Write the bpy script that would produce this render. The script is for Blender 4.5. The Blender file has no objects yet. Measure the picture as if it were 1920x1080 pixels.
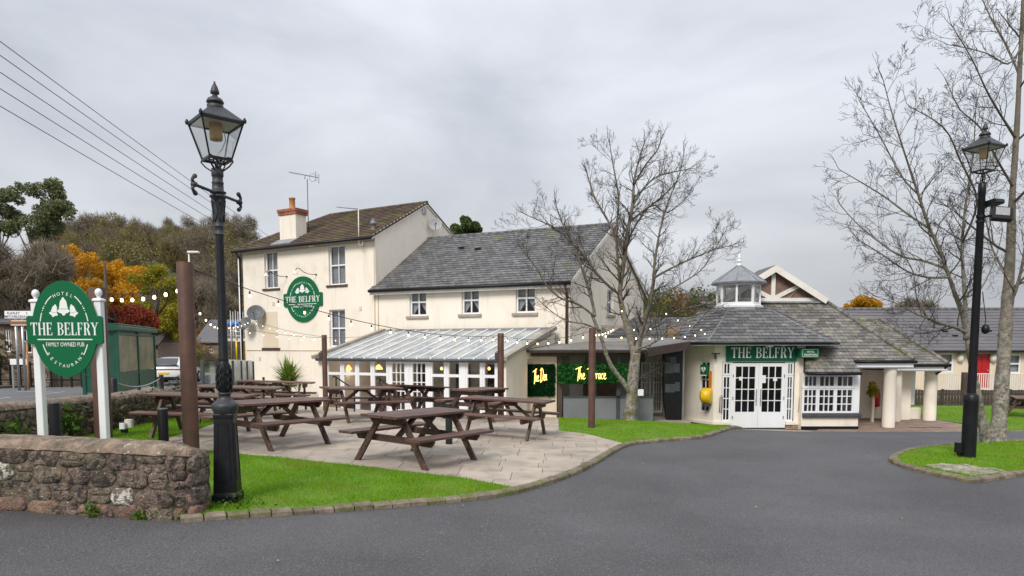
import bpy, bmesh, math, random
import numpy as np
from mathutils import Vector, Matrix
SC = bpy.context.scene
COL = SC.collection
RN = random.Random(11)
NR = np.random.default_rng(5)
rad = math.radians

# ------------------------------------------------------------------ camera
F_PX, HOR, HC = 1280.0, 652.0, 1.85          # focal length and horizon in pixels of a 1920 wide frame, eye height
TP = F_PX / 16500.0
PITCH = math.atan(TP)
CY = HOR + F_PX * TP
SP, CP = math.sin(PITCH), math.cos(PITCH)
cam = bpy.data.cameras.new('camera')
cam.lens = 24.0
cam.sensor_width = 36.0
cam.shift_y = (CY - 540.0) / 1920.0
cam.clip_start = 0.1
cam.clip_end = 4000.0
cam_o = bpy.data.objects.new('camera', cam)
COL.objects.link(cam_o)
cam_o.location = (0, 0, HC)
cam_o.rotation_euler = (math.pi / 2 - PITCH, 0, 0)
SC.camera = cam_o

# ------------------------------------------------------------------ sky, sun, exposure
SUN_EL, SUN_AZ = 42.0, 203.0
w = bpy.data.worlds.new('World')
SC.world = w
w.use_nodes = True
nt = w.node_tree
nt.nodes.clear()
def N(t, k, **kw):
    n = t.nodes.new(k)
    for a, b in kw.items():
        setattr(n, a, b)
    return n
out = N(nt, 'ShaderNodeOutputWorld')
bg = N(nt, 'ShaderNodeBackground')
bg.inputs['Strength'].default_value = 0.1
sky = N(nt, 'ShaderNodeTexSky', sky_type='NISHITA', sun_disc=False)
sky.sun_elevation = rad(SUN_EL)
sky.sun_rotation = rad(SUN_AZ)
sky.air_density = 2.0
sky.dust_density = 3.0
tc = N(nt, 'ShaderNodeTexCoord')
mp = N(nt, 'ShaderNodeMapping')
mp.inputs['Scale'].default_value = (1.0, 1.0, 2.6)
mp.inputs['Rotation'].default_value = (0.1, 0.25, 0.6)
n1 = N(nt, 'ShaderNodeTexNoise')
n1.inputs['Scale'].default_value = 2.1
n1.inputs['Detail'].default_value = 7.0
n1.inputs['Roughness'].default_value = 0.52
n1.inputs['Distortion'].default_value = 0.35
cr = N(nt, 'ShaderNodeValToRGB')
cr.color_ramp.elements[0].position = 0.32
cr.color_ramp.elements[0].color = (2.2, 2.32, 2.6, 1)
cr.color_ramp.elements[1].position = 0.68
cr.color_ramp.elements[1].color = (3.5, 3.62, 3.9, 1)
sx = N(nt, 'ShaderNodeSeparateXYZ')
mr = N(nt, 'ShaderNodeMapRange')                 # overcast sky: brighter overhead than at the horizon
mr.inputs['From Min'].default_value = 0.0
mr.inputs['From Max'].default_value = 1.0
mr.inputs['To Min'].default_value = 1.0
mr.inputs['To Max'].default_value = 2.1
mul = N(nt, 'ShaderNodeVectorMath', operation='SCALE')
mixc = N(nt, 'ShaderNodeMix', data_type='RGBA')
mixc.inputs['Factor'].default_value = 0.94
L = nt.links.new
L(tc.outputs['Generated'], mp.inputs['Vector'])
L(mp.outputs['Vector'], n1.inputs['Vector'])
L(n1.outputs['Fac'], cr.inputs['Fac'])
L(tc.outputs['Generated'], sx.inputs[0])
L(sx.outputs['Z'], mr.inputs['Value'])
L(cr.outputs['Color'], mul.inputs[0])
L(mr.outputs['Result'], mul.inputs['Scale'])
L(sky.outputs['Color'], mixc.inputs['A'])
L(mul.outputs['Vector'], mixc.inputs['B'])
L(mixc.outputs['Result'], bg.inputs['Color'])
L(bg.outputs['Background'], out.inputs['Surface'])
sun = bpy.data.lights.new('sun', 'SUN')
sun.energy = 1.5
sun.angle = rad(20.0)
sun.color = (1.0, 0.96, 0.9)
sun_o = bpy.data.objects.new('sun', sun)
COL.objects.link(sun_o)
sd = Vector((math.sin(rad(SUN_AZ)) * math.cos(rad(SUN_EL)), math.cos(rad(SUN_AZ)) * math.cos(rad(SUN_EL)), math.sin(rad(SUN_EL))))
sun_o.rotation_euler = sd.to_track_quat('Z', 'Y').to_euler()
SC.view_settings.view_transform = 'Standard'
SC.view_settings.look = 'None'
SC.view_settings.gamma = 1.0
SC.view_settings.use_curve_mapping = False
SC.view_settings.exposure = 0.9
SC.render.engine = 'CYCLES'
SC.cycles.max_bounces = 7
SC.cycles.diffuse_bounces = 3
SC.cycles.transparent_max_bounces = 24

# ------------------------------------------------------------------ measuring
def sm(t):
    t = min(1.0, max(0.0, t))
    return t * t * (3 - 2 * t)
def zg(x, y):                                    # height of the ground
    z = -0.033 * min(3.0, max(-9.0, x))
    z += -0.40 * sm((y - 17) / 5.0) * sm((x + 11.5) / 2.5)
    z += -0.38 * sm((x - 2.5) / 5.5) * sm((y - 14) / 7.0)
    z += -0.5 * sm((-x - 10) / 3.0) * sm((y - 24) / 16.0)
    return z
def ray(u, v):
    x, y = (u - 960) / F_PX, (v - CY) / F_PX
    return Vector((x, CP - y * SP, -SP - y * CP))
def at(u, v, Y):
    r = ray(u, v)
    return Vector((0, 0, HC)) + r * (Y / r.y)
def gr(u, v, dz=0.0):
    r = ray(u, v)
    lo, hi = 2.0, 300.0
    for _ in range(50):
        m = (lo + hi) / 2
        k = m / r.y
        if HC + r.z * k > zg(r.x * k, m) + dz:
            lo = m
        else:
            hi = m
    k = lo / r.y
    return Vector((r.x * k, lo, zg(r.x * k, lo) + dz))
def frame(ox, oy, tx, ty, oz=0.0):               # x along a facade, y into the building, z up
    return Matrix.Translation((ox, oy, oz)) @ Matrix.Rotation(math.atan2(ty, tx), 4, 'Z')
def onf(fr, u, v, y=0.0):                        # where a sight line meets a facade, in its own x, z
    inv = fr.inverted()
    o = inv @ Vector((0, 0, HC))
    d = inv.to_3x3() @ ray(u, v)
    k = (y - o.y) / d.y
    p = o + d * k
    return p.x, p.z

# ------------------------------------------------------------------ mesh building
class MB:
    def __init__(s):
        s.v, s.f, s.mi, s.s, s.cur = [], [], [], [], 0
    def add(s, vs, fs, M=None, smooth=False):
        b = len(s.v)
        if M is None:
            s.v.extend([tuple(p) for p in vs])
        else:
            s.v.extend([tuple(M @ Vector(p)) for p in vs])
        for f in fs:
            s.f.append([i + b for i in f])
            s.mi.append(s.cur)
            s.s.append(smooth)
        return s
    def box(s, a, b, M=None):
        x0, y0, z0 = a
        x1, y1, z1 = b
        return s.add([(x0, y0, z0), (x1, y0, z0), (x1, y1, z0), (x0, y1, z0), (x0, y0, z1), (x1, y0, z1), (x1, y1, z1), (x0, y1, z1)],
                     [(0, 3, 2, 1), (4, 5, 6, 7), (0, 1, 5, 4), (1, 2, 6, 5), (2, 3, 7, 6), (3, 0, 4, 7)], M)
    def bbox(s, a, b, r, M=None):                # box with chamfered long edges
        x0, y0, z0 = a
        x1, y1, z1 = b
        d = (x1 - x0, y1 - y0, z1 - z0)
        ax = d.index(max(d))
        o = [i for i in range(3) if i != ax]
        lo, hi = (x0, y0, z0), (x1, y1, z1)
        r = min(r, d[o[0]] * .4, d[o[1]] * .4)
        p0, p1, q0, q1 = lo[o[0]], hi[o[0]], lo[o[1]], hi[o[1]]
        ring = [(p0 + r, q0), (p1 - r, q0), (p1, q0 + r), (p1, q1 - r), (p1 - r, q1), (p0 + r, q1), (p0, q1 - r), (p0, q0 + r)]
        vs = []
        for e in (lo[ax], hi[ax]):
            for p in ring:
                c = [0, 0, 0]
                c[ax] = e
                c[o[0]] = p[0]
                c[o[1]] = p[1]
                vs.append(c)
        fl = (ax == 1)
        fs = [tuple(range(7, -1, -1)), tuple(range(8, 16))] + [(i, (i + 1) % 8, (i + 1) % 8 + 8, i + 8) for i in range(8)]
        if fl:
            fs = [tuple(reversed(f)) for f in fs]
        return s.add(vs, fs, M)
    def beam(s, a, b, wd, h, up=(0, 0, 1), ch=0.0):
        a, b = Vector(a), Vector(b)
        z = (b - a)
        ln = z.length
        z.normalize()
        x = Vector(up).cross(z)
        if x.length < 1e-4:
            x = Vector((1, 0, 0)).cross(z)
        x.normalize()
        y = z.cross(x)
        M = Matrix((x, y, z)).transposed().to_4x4()
        M.translation = a
        if ch:
            return s.bbox((-wd / 2, -h / 2, 0), (wd / 2, h / 2, ln), ch, M)
        return s.box((-wd / 2, -h / 2, 0), (wd / 2, h / 2, ln), M)
    def tube(s, pts, rs, n=8, cap=True, smooth=True):
        pts = [Vector(p) for p in pts]
        if not hasattr(rs, '__len__'):
            rs = [rs] * len(pts)
        b = len(s.v)
        t0 = (pts[1] - pts[0]).normalized()
        ref = Vector((0, 0, 1)) if abs(t0.z) < .9 else Vector((1, 0, 0))
        x = ref.cross(t0).normalized()
        for i, p in enumerate(pts):
            t = (pts[min(i + 1, len(pts) - 1)] - pts[max(i - 1, 0)])
            if t.length < 1e-7:
                t = Vector((0, 0, 1))
            t.normalize()
            x = (x - t * x.dot(t))
            if x.length < 1e-5:
                x = Vector((0, 1, 0)).cross(t)
            x.normalize()
            y = t.cross(x)
            for k in range(n):
                a = 2 * math.pi * k / n
                s.v.append(tuple(p + (x * math.cos(a) + y * math.sin(a)) * rs[i]))
        for i in range(len(pts) - 1):
            for k in range(n):
                k2 = (k + 1) % n
                s.f.append([b + i * n + k, b + i * n + k2, b + (i + 1) * n + k2, b + (i + 1) * n + k])
                s.mi.append(s.cur)
                s.s.append(smooth)
        if cap:
            s.f.append([b + k for k in range(n - 1, -1, -1)])
            s.f.append([b + (len(pts) - 1) * n + k for k in range(n)])
            s.mi += [s.cur] * 2
            s.s += [False] * 2
        return s
    def lathe(s, prof, n=16, M=None, smooth=True, ph=0.0, flute=0.0):
        vs, fs = [], []
        for r, z in prof:
            for k in range(n):
                a = 2 * math.pi * k / n + ph
                q = r * (1 - flute * (k % 2))
                vs.append((q * math.cos(a), q * math.sin(a), z))
        m = len(prof)
        for i in range(m - 1):
            for k in range(n):
                fs.append((i * n + k, i * n + (k + 1) % n, (i + 1) * n + (k + 1) % n, (i + 1) * n + k))
        s.add(vs, fs, M, smooth)
        s.add([vs[k] for k in range(n)], [tuple(range(n - 1, -1, -1))], M)
        s.add([vs[(m - 1) * n + k] for k in range(n)], [tuple(range(n))], M)
        return s
    def prism(s, poly, a, b, M=None):            # polygon in x, z pulled along y from a to b
        n = len(poly)
        area = sum(poly[i][0] * poly[(i + 1) % n][1] - poly[(i + 1) % n][0] * poly[i][1] for i in range(n))
        if area < 0:
            poly = poly[::-1]
        vs = [(p[0], a, p[1]) for p in poly] + [(p[0], b, p[1]) for p in poly]
        fs = [tuple(range(n)), tuple(range(2 * n - 1, n - 1, -1))] + [(i, i + n, (i + 1) % n + n, (i + 1) % n) for i in range(n)]
        return s.add(vs, fs, M)
    def slab(s, pts, t):                         # planar polygon with thickness t below
        pts = [Vector(p) for p in pts]
        nrm = Vector((0, 0, 0))
        for i in range(len(pts)):
            a, b = pts[i], pts[(i + 1) % len(pts)]
            nrm += a.cross(b)
        if nrm.z < 0:
            pts = pts[::-1]
            nrm = -nrm
        nrm.normalize()
        n = len(pts)
        vs = pts + [p - nrm * t for p in pts]
        fs = [tuple(range(n)), tuple(range(2 * n - 1, n - 1, -1))] + [(i, i + n, (i + 1) % n + n, (i + 1) % n) for i in range(n)]
        return s.add(vs, fs)
    def mesh(s, name, mats):
        me = bpy.data.meshes.new(name)
        me.from_pydata(s.v, [], s.f)
        for m in (mats if isinstance(mats, (list, tuple)) else [mats]):
            me.materials.append(m)
        me.polygons.foreach_set('material_index', s.mi)
        me.polygons.foreach_set('use_smooth', s.s)
        me.update()
        return me
    def build(s, name, mats, parent=None, **kw):
        return link(name, s.mesh(name, mats), parent, **kw)

WM = {}
def link(name, data, parent=None, M=None, **kw):
    o = bpy.data.objects.new(name, data)
    COL.objects.link(o)
    if parent is not None:
        o.parent = parent
        if parent.name in WM:
            o.matrix_parent_inverse = WM[parent.name].inverted()
    if M is not None:
        o.matrix_basis = M
    for k, v in kw.items():
        o[k] = v
    return o
def thing(name, label, cat, loc=(0, 0, 0), group=None):
    o = bpy.data.objects.new(name, None)
    COL.objects.link(o)
    o.empty_display_size = 0.2
    o.location = loc
    WM[o.name] = Matrix.Translation(loc)
    o['label'] = label
    o['category'] = cat
    if group:
        o['group'] = group
    return o
def tag(o, label, cat, group=None):
    o['label'] = label
    o['category'] = cat
    if group:
        o['group'] = group
    return o
def dup(o, parent=None):
    c = o.copy()
    COL.objects.link(c)
    if parent is not None:
        c.parent = parent
    for ch in o.children:
        dup(ch, c)
    return c
def np_mesh(name, V, Fc, mats, k):
    me = bpy.data.meshes.new(name)
    me.vertices.add(len(V))
    me.vertices.foreach_set('co', np.ascontiguousarray(V, dtype=np.float32).ravel())
    nf = len(Fc)
    me.loops.add(nf * k)
    me.loops.foreach_set('vertex_index', np.ascontiguousarray(Fc, dtype=np.int32).ravel())
    me.polygons.add(nf)
    me.polygons.foreach_set('loop_start', np.arange(0, nf * k, k, dtype=np.int32))
    me.polygons.foreach_set('loop_total', np.full(nf, k, dtype=np.int32))
    for m in (mats if isinstance(mats, (list, tuple)) else [mats]):
        me.materials.append(m)
    me.update(calc_edges=True)
    return me
def clip(poly, inside_edges):                    # cut a 2D polygon by half planes (px, py, nx, ny), keep n.(q-p) >= 0
    for px, py, nx, ny in inside_edges:
        res = []
        for i in range(len(poly)):
            a, b = poly[i], poly[(i + 1) % len(poly)]
            da = (a[0] - px) * nx + (a[1] - py) * ny
            db = (b[0] - px) * nx + (b[1] - py) * ny
            if da >= 0:
                res.append(a)
            if (da >= 0) != (db >= 0):
                t = da / (da - db)
                res.append((a[0] + (b[0] - a[0]) * t, a[1] + (b[1] - a[1]) * t))
        poly = res
        if len(poly) < 3:
            return []
    return poly
def rect_edges(x0, x1, y0, y1):
    return [(x0, y0, 1, 0), (x1, y1, -1, 0), (x0, y0, 0, 1), (x1, y1, 0, -1)]
def parea(p):
    return abs(sum(p[i][0] * p[(i + 1) % len(p)][1] - p[(i + 1) % len(p)][0] * p[i][1] for i in range(len(p)))) / 2
def ccw(p):
    a = sum(p[i][0] * p[(i + 1) % len(p)][1] - p[(i + 1) % len(p)][0] * p[i][1] for i in range(len(p)))
    return p if a > 0 else p[::-1]
def inpoly(P, X, Y):
    r = np.zeros(len(X), bool)
    n = len(P)
    for i in range(n):
        x0, y0 = P[i][0], P[i][1]
        x1, y1 = P[(i + 1) % n][0], P[(i + 1) % n][1]
        if y0 == y1:
            continue
        c = ((Y < y0) != (Y < y1)) & (X < (x1 - x0) * (Y - y0) / (y1 - y0) + x0)
        r ^= c
    return r
def sheet(name, poly, dz, mat, step=1.0, skirt=0.0, **kw):   # ground polygon laid on the terrain
    poly = ccw([(p[0], p[1]) for p in poly])
    mb = MB()
    xs = [p[0] for p in poly]
    ys = [p[1] for p in poly]
    x = math.floor(min(xs) / step) * step
    while x < max(xs):
        y = math.floor(min(ys) / step) * step
        while y < max(ys):
            c = clip(poly, rect_edges(x, x + step, y, y + step))
            if c and parea(c) > 1e-5:
                mb.add([(q[0], q[1], zg(q[0], q[1]) + dz) for q in c], [tuple(range(len(c)))])
            y += step
        x += step
    if skirt:
        for i in range(len(poly)):
            a, b = poly[i], poly[(i + 1) % len(poly)]
            n = max(1, int(math.dist(a, b) / step))
            for k in range(n):
                p = [a[j] + (b[j] - a[j]) * k / n for j in (0, 1)]
                q = [a[j] + (b[j] - a[j]) * (k + 1) / n for j in (0, 1)]
                zp, zq = zg(*p) + dz, zg(*q) + dz
                mb.add([(p[0], p[1], zp - skirt), (q[0], q[1], zq - skirt), (q[0], q[1], zq), (p[0], p[1], zp)], [(0, 1, 2, 3)])
    return mb.build(name, mat, **kw)

# ------------------------------------------------------------------ materials
def mat(name, c1, c2=None, scale=8.0, rough=0.8, bump=0.0, bscale=None, vary=0.0, spots=None, spot_scale=6.0, spot_at=0.62, spot_soft=0.06,
        detail=4.0, metal=0.0, island=False, stretch=None, emit=None, spots2=None, spot2_scale=30.0, spot2_at=0.66, spec=0.5, hue=0.0, bdist=0.02, coat=0.0, ramp=(0.35, 0.65), streak=None, hz=None):
    m = bpy.data.materials.new(name)
    m.use_nodes = True
    t = m.node_tree
    t.nodes.clear()
    l = t.links.new
    o = N(t, 'ShaderNodeOutputMaterial')
    p = N(t, 'ShaderNodeBsdfPrincipled')
    l(p.outputs[0], o.inputs['Surface'])
    p.inputs['Roughness'].default_value = rough
    p.inputs['Metallic'].default_value = metal
    p.inputs['Specular IOR Level'].default_value = spec
    p.inputs['Coat Weight'].default_value = coat
    p.inputs['Coat Roughness'].default_value = 0.12
    geo = N(t, 'ShaderNodeNewGeometry')
    vec = geo.outputs['Position']
    if stretch:
        tcn = N(t, 'ShaderNodeTexCoord')
        mpn = N(t, 'ShaderNodeMapping')
        mpn.inputs['Scale'].default_value = stretch
        l(tcn.outputs['Object'], mpn.inputs['Vector'])
        oi = N(t, 'ShaderNodeObjectInfo')
        ad = N(t, 'ShaderNodeVectorMath', operation='ADD')
        scl = N(t, 'ShaderNodeVectorMath', operation='SCALE')
        scl.inputs[0].default_value = (37, 11, 23)
        l(oi.outputs['Random'], scl.inputs['Scale'])
        l(mpn.outputs['Vector'], ad.inputs[0])
        l(scl.outputs['Vector'], ad.inputs[1])
        vec = ad.outputs['Vector']
    c2 = c2 or tuple(x * 0.8 for x in c1)
    nz = N(t, 'ShaderNodeTexNoise')
    nz.inputs['Scale'].default_value = scale
    nz.inputs['Detail'].default_value = detail
    nz.inputs['Roughness'].default_value = 0.6
    l(vec, nz.inputs['Vector'])
    rp = N(t, 'ShaderNodeValToRGB')
    rp.color_ramp.elements[0].position = ramp[0]
    rp.color_ramp.elements[1].position = ramp[1]
    rp.color_ramp.elements[0].color = (*c2, 1)
    rp.color_ramp.elements[1].color = (*c1, 1)
    l(nz.outputs['Fac'], rp.inputs['Fac'])
    col = rp.outputs['Color']
    def overlay(col, c, sc, a, soft, det, vec=vec):
        n2 = N(t, 'ShaderNodeTexNoise')
        n2.inputs['Scale'].default_value = sc
        n2.inputs['Detail'].default_value = det
        n2.inputs['Roughness'].default_value = 0.65
        l(vec, n2.inputs['Vector'])
        r2 = N(t, 'ShaderNodeMapRange')
        r2.inputs['From Min'].default_value = a - soft
        r2.inputs['From Max'].default_value = a + soft
        l(n2.outputs['Fac'], r2.inputs['Value'])
        mx = N(t, 'ShaderNodeMix', data_type='RGBA')
        l(r2.outputs['Result'], mx.inputs['Factor'])
        l(col, mx.inputs['A'])
        mx.inputs['B'].default_value = (*c, 1)
        return mx.outputs['Result']
    if spots:
        col = overlay(col, spots, spot_scale, spot_at, spot_soft, 5.0)
    if spots2:
        col = overlay(col, spots2, spot2_scale, spot2_at, 0.04, 3.0)
    if streak:
        ms = N(t, 'ShaderNodeMapping')
        ms.inputs['Scale'].default_value = (1, 1, 0.12)
        l(geo.outputs['Position'], ms.inputs['Vector'])
        col = overlay(col, streak, 3.2, 0.64, 0.12, 6.0, ms.outputs['Vector'])
    if hz:                                       # bark that darkens from the butt to the limbs
        sp_ = N(t, 'ShaderNodeSeparateXYZ')
        l(geo.outputs['Position'], sp_.inputs[0])
        mh = N(t, 'ShaderNodeMapRange')
        mh.inputs['From Min'].default_value = hz[0]
        mh.inputs['From Max'].default_value = hz[1]
        mh.inputs['To Max'].default_value = 0.8
        l(sp_.outputs['Z'], mh.inputs['Value'])
        mxh = N(t, 'ShaderNodeMix', data_type='RGBA')
        l(mh.outputs['Result'], mxh.inputs['Factor'])
        l(col, mxh.inputs['A'])
        mxh.inputs['B'].default_value = (*hz[2], 1)
        col = mxh.outputs['Result']
    if vary or hue:
        hs = N(t, 'ShaderNodeHueSaturation')
        oi2 = N(t, 'ShaderNodeObjectInfo')
        src = oi2.outputs['Random']
        if island:
            am = N(t, 'ShaderNodeMath', operation='ADD')
            fr = N(t, 'ShaderNodeMath', operation='FRACT')
            l(oi2.outputs['Random'], am.inputs[0])
            l(geo.outputs['Random Per Island'], am.inputs[1])
            l(am.outputs[0], fr.inputs[0])
            src = fr.outputs[0]
        m1 = N(t, 'ShaderNodeMapRange')
        m1.inputs['To Min'].default_value = 1.0 - vary
        m1.inputs['To Max'].default_value = 1.0 + vary
        l(src, m1.inputs['Value'])
        l(m1.outputs['Result'], hs.inputs['Value'])
        if hue:
            m7 = N(t, 'ShaderNodeMath', operation='MULTIPLY')
            m7.inputs[1].default_value = 7.31
            f7 = N(t, 'ShaderNodeMath', operation='FRACT')
            l(src, m7.inputs[0])
            l(m7.outputs[0], f7.inputs[0])
            m2 = N(t, 'ShaderNodeMapRange')
            m2.inputs['To Min'].default_value = 0.5 - hue
            m2.inputs['To Max'].default_value = 0.5 + hue
            l(f7.outputs[0], m2.inputs['Value'])
            l(m2.outputs['Result'], hs.inputs['Hue'])
        l(col, hs.inputs['Color'])
        col = hs.outputs['Color']
    l(col, p.inputs['Base Color'])
    if bump:
        bz = N(t, 'ShaderNodeTexNoise')
        bz.inputs['Scale'].default_value = bscale or scale * 3
        bz.inputs['Detail'].default_value = 5.0
        l(vec, bz.inputs['Vector'])
        bp = N(t, 'ShaderNodeBump')
        bp.inputs['Strength'].default_value = bump
        bp.inputs['Distance'].default_value = bdist
        l(bz.outputs['Fac'], bp.inputs['Height'])
        l(bp.outputs['Normal'], p.inputs['Normal'])
    if emit:
        p.inputs['Emission Color'].default_value = (*emit[0], 1)
        p.inputs['Emission Strength'].default_value = emit[1]
    return m
def glass_mat(name, tint=(0.8, 0.84, 0.84), rough=0.02, base=0.06, refl=0.9):
    m = bpy.data.materials.new(name)
    m.use_nodes = True
    t = m.node_tree
    t.nodes.clear()
    o = N(t, 'ShaderNodeOutputMaterial')
    mx = N(t, 'ShaderNodeMixShader')
    tr = N(t, 'ShaderNodeBsdfTransparent')
    gl = N(t, 'ShaderNodeBsdfGlossy')
    fr = N(t, 'ShaderNodeLayerWeight')
    fr.inputs['Blend'].default_value = 0.5
    pw = N(t, 'ShaderNodeMath', operation='POWER')
    pw.inputs[1].default_value = 4.0
    ad = N(t, 'ShaderNodeMath', operation='ADD')
    ad.inputs[1].default_value = base
    tr.inputs['Color'].default_value = (*tint, 1)
    gl.inputs['Color'].default_value = (refl, refl, refl, 1)
    gl.inputs['Roughness'].default_value = rough
    t.links.new(fr.outputs['Facing'], pw.inputs[0])
    t.links.new(pw.outputs[0], ad.inputs[0])
    ad.use_clamp = True
    t.links.new(ad.outputs[0], mx.inputs[0])
    t.links.new(tr.outputs[0], mx.inputs[1])
    t.links.new(gl.outputs[0], mx.inputs[2])
    t.links.new(mx.outputs[0], o.inputs['Surface'])
    return m
def frost_mat(name, col, trans=0.5):
    m = bpy.data.materials.new(name)
    m.use_nodes = True
    t = m.node_tree
    t.nodes.clear()
    l = t.links.new
    o = N(t, 'ShaderNodeOutputMaterial')
    geo = N(t, 'ShaderNodeNewGeometry')
    nz = N(t, 'ShaderNodeTexNoise')
    nz.inputs['Scale'].default_value = 1.7
    nz.inputs['Detail'].default_value = 6
    l(geo.outputs['Position'], nz.inputs['Vector'])
    rp = N(t, 'ShaderNodeValToRGB')
    rp.color_ramp.elements[0].position = 0.3
    rp.color_ramp.elements[0].color = (*[c * 0.62 for c in col], 1)
    rp.color_ramp.elements[1].position = 0.6
    rp.color_ramp.elements[1].color = (*col, 1)
    l(nz.outputs['Fac'], rp.inputs['Fac'])
    d = N(t, 'ShaderNodeBsdfDiffuse')
    tl = N(t, 'ShaderNodeBsdfTranslucent')
    g = N(t, 'ShaderNodeBsdfGlossy')
    g.inputs['Roughness'].default_value = 0.15
    m1 = N(t, 'ShaderNodeMixShader')
    m1.inputs[0].default_value = trans
    m2 = N(t, 'ShaderNodeMixShader')
    fr = N(t, 'ShaderNodeFresnel')
    l(rp.outputs[0], d.inputs[0])
    l(rp.outputs[0], tl.inputs[0])
    l(d.outputs[0], m1.inputs[1])
    l(tl.outputs[0], m1.inputs[2])
    l(fr.outputs[0], m2.inputs[0])
    l(m1.outputs[0], m2.inputs[1])
    l(g.outputs[0], m2.inputs[2])
    l(m2.outputs[0], o.inputs['Surface'])
    return m
def leaf_mat(name, c1, c2, c3=None, trans=0.3, patch=None):  # colour differs from leaf to leaf
    m = bpy.data.materials.new(name)
    m.use_nodes = True
    t = m.node_tree
    t.nodes.clear()
    l = t.links.new
    o = N(t, 'ShaderNodeOutputMaterial')
    geo = N(t, 'ShaderNodeNewGeometry')
    rp = N(t, 'ShaderNodeValToRGB')
    rp.color_ramp.elements[0].color = (*c1, 1)
    rp.color_ramp.elements[1].color = (*(c3 or c2), 1)
    if c3:
        e = rp.color_ramp.elements.new(0.5)
        e.color = (*c2, 1)
    l(geo.outputs['Random Per Island'], rp.inputs['Fac'])
    d = N(t, 'ShaderNodeBsdfDiffuse')
    tl = N(t, 'ShaderNodeBsdfTranslucent')
    mx = N(t, 'ShaderNodeMixShader')
    mx.inputs[0].default_value = trans
    col = rp.outputs[0]
    if patch:
        nz = N(t, 'ShaderNodeTexNoise')
        nz.inputs['Scale'].default_value = 1.6
        nz.inputs['Detail'].default_value = 6
        l(geo.outputs['Position'], nz.inputs['Vector'])
        r2 = N(t, 'ShaderNodeMapRange')
        r2.inputs['From Min'].default_value = 0.46
        r2.inputs['From Max'].default_value = 0.72
        r2.inputs['To Max'].default_value = 0.85
        l(nz.outputs['Fac'], r2.inputs['Value'])
        m3 = N(t, 'ShaderNodeMix', data_type='RGBA')
        l(r2.outputs['Result'], m3.inputs['Factor'])
        l(col, m3.inputs['A'])
        m3.inputs['B'].default_value = (*patch, 1)
        col = m3.outputs['Result']
    l(col, d.inputs[0])
    l(col, tl.inputs[0])
    l(d.outputs[0], mx.inputs[1])
    l(tl.outputs[0], mx.inputs[2])
    l(mx.outputs[0], o.inputs['Surface'])
    return m
m_asphalt = mat('asphalt', (0.110, 0.106, 0.109), (0.056, 0.054, 0.056), 0.4, 0.62, 1.0, 70, spots=(0.048, 0.046, 0.051), spot_scale=55, spot_at=0.55, spot_soft=0.07, spots2=(0.2, 0.195, 0.2), spot2_scale=62, spot2_at=0.615, detail=6, bdist=0.012)
m_road = mat('road_tarmac', (0.15, 0.148, 0.15), (0.11, 0.11, 0.112), 0.8, 0.9, 0.3, 60)
m_soil = mat('soil', (0.10, 0.085, 0.05), (0.06, 0.055, 0.03), 3, 0.95, 0.4, 20)
m_field = mat('field_grass', (0.09, 0.11, 0.035), (0.06, 0.065, 0.025), 0.08, 0.95, 0.3, 4)
m_turf = mat('turf', (0.14, 0.26, 0.016), (0.09, 0.16, 0.014), 2.2, 0.95, 0.5, 60)
m_patio = mat('patio_joint', (0.22, 0.19, 0.145), (0.12, 0.11, 0.075), 4, 0.9)
m_slab = mat('paving_slab', (0.44, 0.375, 0.305), (0.33, 0.28, 0.225), 1.4, 0.72, 0.25, 30, vary=0.10, hue=0.008, spots=(0.25, 0.215, 0.165), spot_scale=2.3, spot_at=0.6, spot_soft=0.1, detail=7)
m_kerb = mat('kerb_stone', (0.25, 0.20, 0.148), (0.12, 0.098, 0.068), 9, 0.85, 0.5, 40, vary=0.2, spots=(0.11, 0.12, 0.035), spot_scale=5, spot_at=0.56, spot_soft=0.07, detail=6)
m_cobble = mat('cobble', (0.36, 0.33, 0.27), (0.2, 0.19, 0.13), 9, 0.85, 0.4, 40, vary=0.2, island=True)
m_block = mat('block_paving', (0.30, 0.215, 0.165), (0.21, 0.15, 0.115), 3, 0.85, 0.3, 40, vary=0.15, island=True)
m_concrete = mat('concrete', (0.38, 0.33, 0.27), (0.28, 0.25, 0.2), 3, 0.85, 0.3, 30)
m_render = mat('cream_render', (0.85, 0.775, 0.67), (0.80, 0.725, 0.62), 0.7, 0.85, 0.2, 45, detail=6, spots=(0.71, 0.635, 0.53), spot_scale=0.9, spot_at=0.66, spot_soft=0.1, streak=(0.69, 0.615, 0.51))
m_renderw = mat('warm_render', (0.72, 0.61, 0.47), (0.66, 0.55, 0.42), 0.9, 0.85, 0.12, 60, detail=6, streak=(0.56, 0.46, 0.34))
m_white = mat('white_paint', (0.82, 0.82, 0.83), (0.76, 0.76, 0.77), 2, 0.45)
m_offw = mat('off_white_timber', (0.78, 0.745, 0.68), (0.68, 0.64, 0.57), 2, 0.6, 0.1, 30)
m_black = mat('black_paint', (0.006, 0.006, 0.008), (0.011, 0.011, 0.013), 5, 0.4, 0.1, 20, spec=0.3)
m_iron = mat('cast_iron_paint', (0.006, 0.0065, 0.008), (0.012, 0.0125, 0.015), 14, 0.38, 0.25, 60, bdist=0.004, spec=0.3)
m_irong = mat('weathered_iron', (0.045, 0.048, 0.056), (0.022, 0.024, 0.028), 18, 0.5, 0.2, 60, bdist=0.004)
m_rust = mat('brown_painted_steel', (0.115, 0.05, 0.032), (0.07, 0.034, 0.024), 5, 0.6, 0.15, 40, detail=6, spots=(0.07, 0.042, 0.03), spot_scale=9, spot_at=0.63)
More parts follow.
